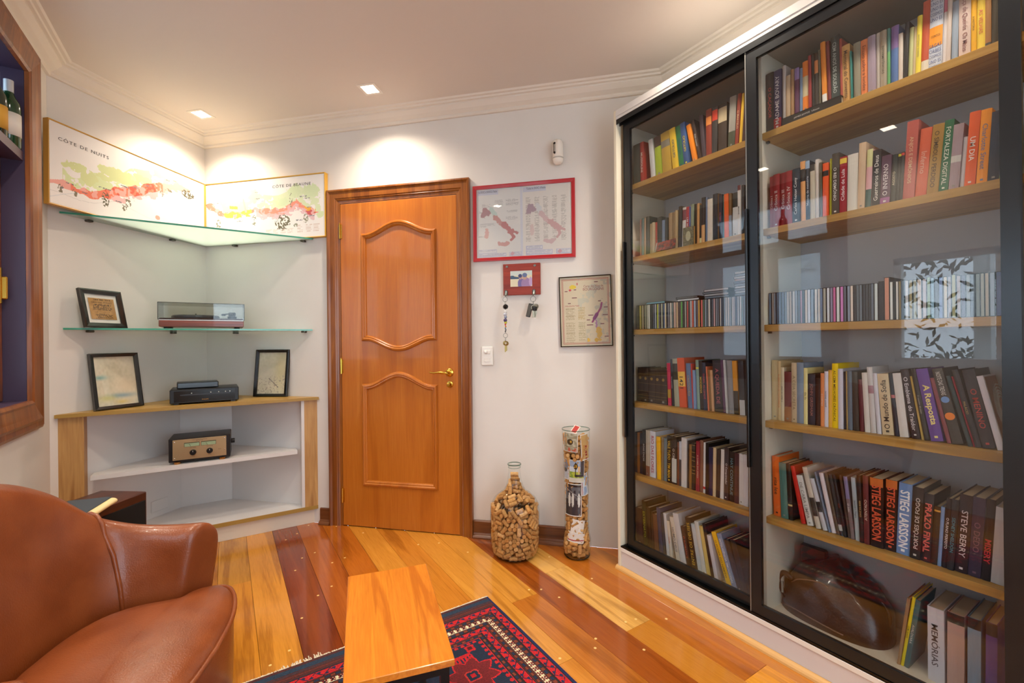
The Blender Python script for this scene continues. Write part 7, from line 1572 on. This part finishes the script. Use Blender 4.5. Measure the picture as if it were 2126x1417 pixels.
for s, t, cs, nm in stk:
    for k, c in enumerate(cs):
        key = ('flat', c)
        if key not in cdc:
            bm = bmesh.new(); w = .1185; box(bm, 0, w, .0004, .124, 0, .0099, mi=0); box(bm, .003, w - .003, -.0002, .0006, .0015, .0085, mi=1)
            me = bpy.data.meshes.new('cd_case'); bm.to_mesh(me); bm.free(); me.materials.append(M_CDB); me.materials.append(mat('cdspine_' + c, c, .35)); cdc[key] = me
        sh = rnd.uniform(-.002, .002) if nm == 'tall stack' else rnd.uniform(-.004, .006)
        o = link('cd_case', cdc[key], None, None, FB @ Matrix.Translation((s + sh, 1.806 + rnd.uniform(-.003, .003), 1.2464 + .1252 + k * t)))
        tag(o, '%s CD case lying flat, %s from below, %s on CDs' % (cname(c), ordinal(k + 1), nm), 'CD case', 'CD cases lying on the row')

# ------------------------------------------------------------------ leather bag on the bottom shelf
bag = root('leather_bag', FB @ Matrix.Translation((-.79, 1.935, .1272)), 'slumped dark brown leather bag on the bottom shelf of the wide bay', 'bag')
M_BAG = mat('bag_leather', '3a2419', .30, coat=.2, noise=(12, '2c1a12'), bump=.4, bscale=120)
nu, nv = 44, 26; vs, fs = [], []
for j in range(nv + 1):
    v = j / nv
    for i in range(nu):
        a = 2 * PI * i / nu
        ca, sa = math.cos(a), math.sin(a)
        x = math.copysign(abs(ca) ** .75, ca) * .178; y = math.copysign(abs(sa) ** .8, sa) * .108
        peak = .215 - .30 * max(0, x + .02) ** 1.05 - .12 * max(0, -x - .06)
        ph = v * PI / 2
        k = math.cos(ph) ** .62; z = peak * math.sin(ph) ** .9
        y2 = y * k + .055 * math.sin(ph)
        fold = .010 * math.sin(7 * x * 6 + 9 * z * 8 + 3 * y * 12) + .007 * math.sin(23 * x * 3 - 31 * z)
        fold *= math.sin(ph) * (.3 + .7 * k)
        vs.append((x * (k * .75 + .25 * math.cos(ph * .9)) + fold * .4, min(y2 + fold, .118), max(0, z + fold * .8)))
for j in range(nv):
    for i in range(nu): fs.append((j * nu + i, j * nu + (i + 1) % nu, (j + 1) * nu + (i + 1) % nu, (j + 1) * nu + i))
fs.append(tuple(nv * nu + i for i in range(nu)))
b = pyd('bag_body', vs, fs, M_BAG, bag, smooth=True)
bm = bmesh.new(); tube(bm, smooth_pts([(-.150, -.085, .020), (-.10, -.112, .035), (0, -.122, .030), (.07, -.112, .02)], 6), .0022, 6); tube(bm, smooth_pts([(-.13, -.05, .10), (-.09, -.07, .135), (-.02, -.055, .145), (.02, -.06, .12), (.0, -.075, .10)], 6), .0022, 6)
bm_obj('seam', bm, mat('bag_seam', '7a5a48', .5), bag, smooth=True)
bm = bmesh.new(); box(bm, -.135, -.04, .030, .052, .02, .235, bev=.006); bm_obj('flap', bm, M_BAG, bag)
bm = bmesh.new(); tube(bm, smooth_pts([(-.150, -.05, .03), (-.176, -.06, .09), (-.160, -.05, .125), (-.13, -.04, .11)], 6), .010, 8); tube(bm, smooth_pts([(.11, .02, .10), (.14, .02, .125), (.165, .01, .09), (.160, .0, .03)], 6), .006, 8)
bm_obj('strap', bm, M_BAG, bag, smooth=True)
bm = bmesh.new(); box(bm, -.158, -.150, -.074, -.070, .055, .10, bev=.001); lathe(bm, [(0, .012), (.004, .010), (.004, 0)], 8, (.112, .018, .10)); bm_obj('buckle', bm, mat('buckle_steel', 'c8c8c8', .2, 1), bag)

# ------------------------------------------------------------------ wine bottles on the window shelf
def wine_bottle(y, x, label, glass, lab, lab2=None, group='bottles on the window shelf'):
    r = root('wine_bottle', Matrix.Translation((x, y, 2.0702)), label, 'bottle', group)
    bm = bmesh.new(); lathe(bm, [(0, .0), (.034, .0), (.038, .004), (.038, .180), (.035, .200), (.022, .225), (.0155, .245), (.0145, .285), (.0155, .286), (.0155, .296), (.0, .297)], 24); bm_obj('glass_body', bm, mat('bottle_' + glass, glass, .08, spec=.7), r, smooth=True, sharp=50)
    bm = bmesh.new(); lathe(bm, [(.0384, .05), (.0386, .05), (.0386, .15), (.0384, .15)], 24); bm_obj('paper_label', bm, mat('label_' + lab, lab, .7), r, smooth=True)
    bm = bmesh.new(); lathe(bm, [(.0150, .245), (.0164, .246), (.0164, .298), (0, .2985)], 20); bm_obj('capsule', bm, mat('capsule_' + (lab2 or lab), lab2 or lab, .35, .3), r, smooth=True, sharp=50)
wine_bottle(2.800, -.822, 'dark green bottle with an orange-yellow label on the window shelf', '0e2416', 'c89432', '3c4450')
wine_bottle(2.872, -.800, 'green bottle with a white label at the end of the window shelf', '143c20', 'd8d4cc', 'c8ccd0')
wine_bottle(2.14, -.83, 'red-tinted bottle alone on the middle of the window shelf', '4a1010', '7a2a2a', '4a1414')
wine_bottle(2.52, -.84, 'dark bottle between the others on the window shelf', '161c14', 'b8a888', '2a1a1a')

# ------------------------------------------------------------------ square ceiling downlights
LIGHTS = [(-.117, 3.468, 'square ceiling downlight above the glass corner shelves', 1.0), (.716, 2.627, 'square ceiling downlight in front of the wooden door', 1.0), (-.45, 2.115, 'square ceiling downlight near the recessed wooden window', 1.0), (-.45, 1.241, 'square ceiling downlight above the leather armchair', 1.0), (1.575, 1.13, 'square ceiling downlight close to the bookcase top', 1.0), (1.55, .35, 'square ceiling downlight added for fill at the open end of the bookcase', 1.0), (.35, -.5, 'square ceiling downlight added for fill behind the viewpoint', 1.0)]  # the last two are unseen, added for fill light
M_TRIM = mat('downlight_trim', 'e8e2d8', .4)
for x, y, lb, k in LIGHTS:
    r = root('downlight', Matrix.Translation((x, y, 2.6545)) @ Matrix.Rotation(math.radians(45 if y > 2.2 else 0), 4, 'Z'), lb, 'ceiling light', 'recessed ceiling downlights')
    bm = bmesh.new(); sweep(bm, [(-.055, -.055), (-.055, .055), (.055, .055), (.055, -.055)], [(0, 0), (0, -.003), (.016, -.003), (.018, -.001), (.018, 0)], closed=True, xy=True); bm_obj('trim', bm, M_TRIM, r)
    boxo('lamp_face', (-.037, .037, -.037, .037, -.0022, -.0012), mat('lamp_glow', 'ffffff', .5, emit='fff0dc', estr=14), r)
    d = bpy.data.lights.new('downlight_beam', 'SPOT'); d.energy = SPOT_WATTS * k; d.color = (1, .86, .70); d.spot_size = math.radians(140); d.spot_blend = .9; d.shadow_soft_size = .03
    lo = bpy.data.objects.new('downlight_beam', d); COL.objects.link(lo); lo.parent = r; lo.location = (0, 0, -.012)

# ------------------------------------------------------------------ garden outside the near window (seen only as a reflection)
def leaves(name, c, size, n, col, label, leaf=.05):
    rs = random.Random(hash(name) % 99); vs, fs = [], []
    for k in range(n):
        p = Vector((c[0] + rs.gauss(0, size[0]), c[1] + rs.gauss(0, size[1]), max(.02, c[2] + rs.gauss(0, size[2])))); a = Vector((rs.uniform(-1, 1), rs.uniform(-1, 1), rs.uniform(-1, 1))).normalized(); b = a.orthogonal().normalized(); i = len(vs); L = leaf * rs.uniform(.6, 1.3)
        vs += [tuple(p - a * L), tuple(p + b * L * .35), tuple(p + a * L), tuple(p - b * L * .35)]; fs.append((i, i + 1, i + 2, i + 3))
    return tag(pyd(name, vs, fs, mat('leaf_' + col, col, .5)), label, 'plant', kind='stuff')
leaves('hedge_foliage', (-2.6, .9, .9), (.25, .8, .30), 1500, '3c5a34', 'leafy green hedge in the garden outside the window')
leaves('tree_foliage', (-3.4, 1.1, 2.5), (.5, .9, .35), 1300, '2c4428', 'dark tree branches above the garden outside the window', .09)
tag(boxo('garden_column', (-2.0, -1.85, 1.02, 1.12, 0, 3.0), mat('column_white', 'e8e8e8', .6)), 'white garden column outside the window', 'column', kind='structure')
tag(boxo('garden_ground', (-7, -.9, -4, 6, -.2, -.1), mat('lawn', '4a5c34', .9)), kind='structure')
flush_texts()
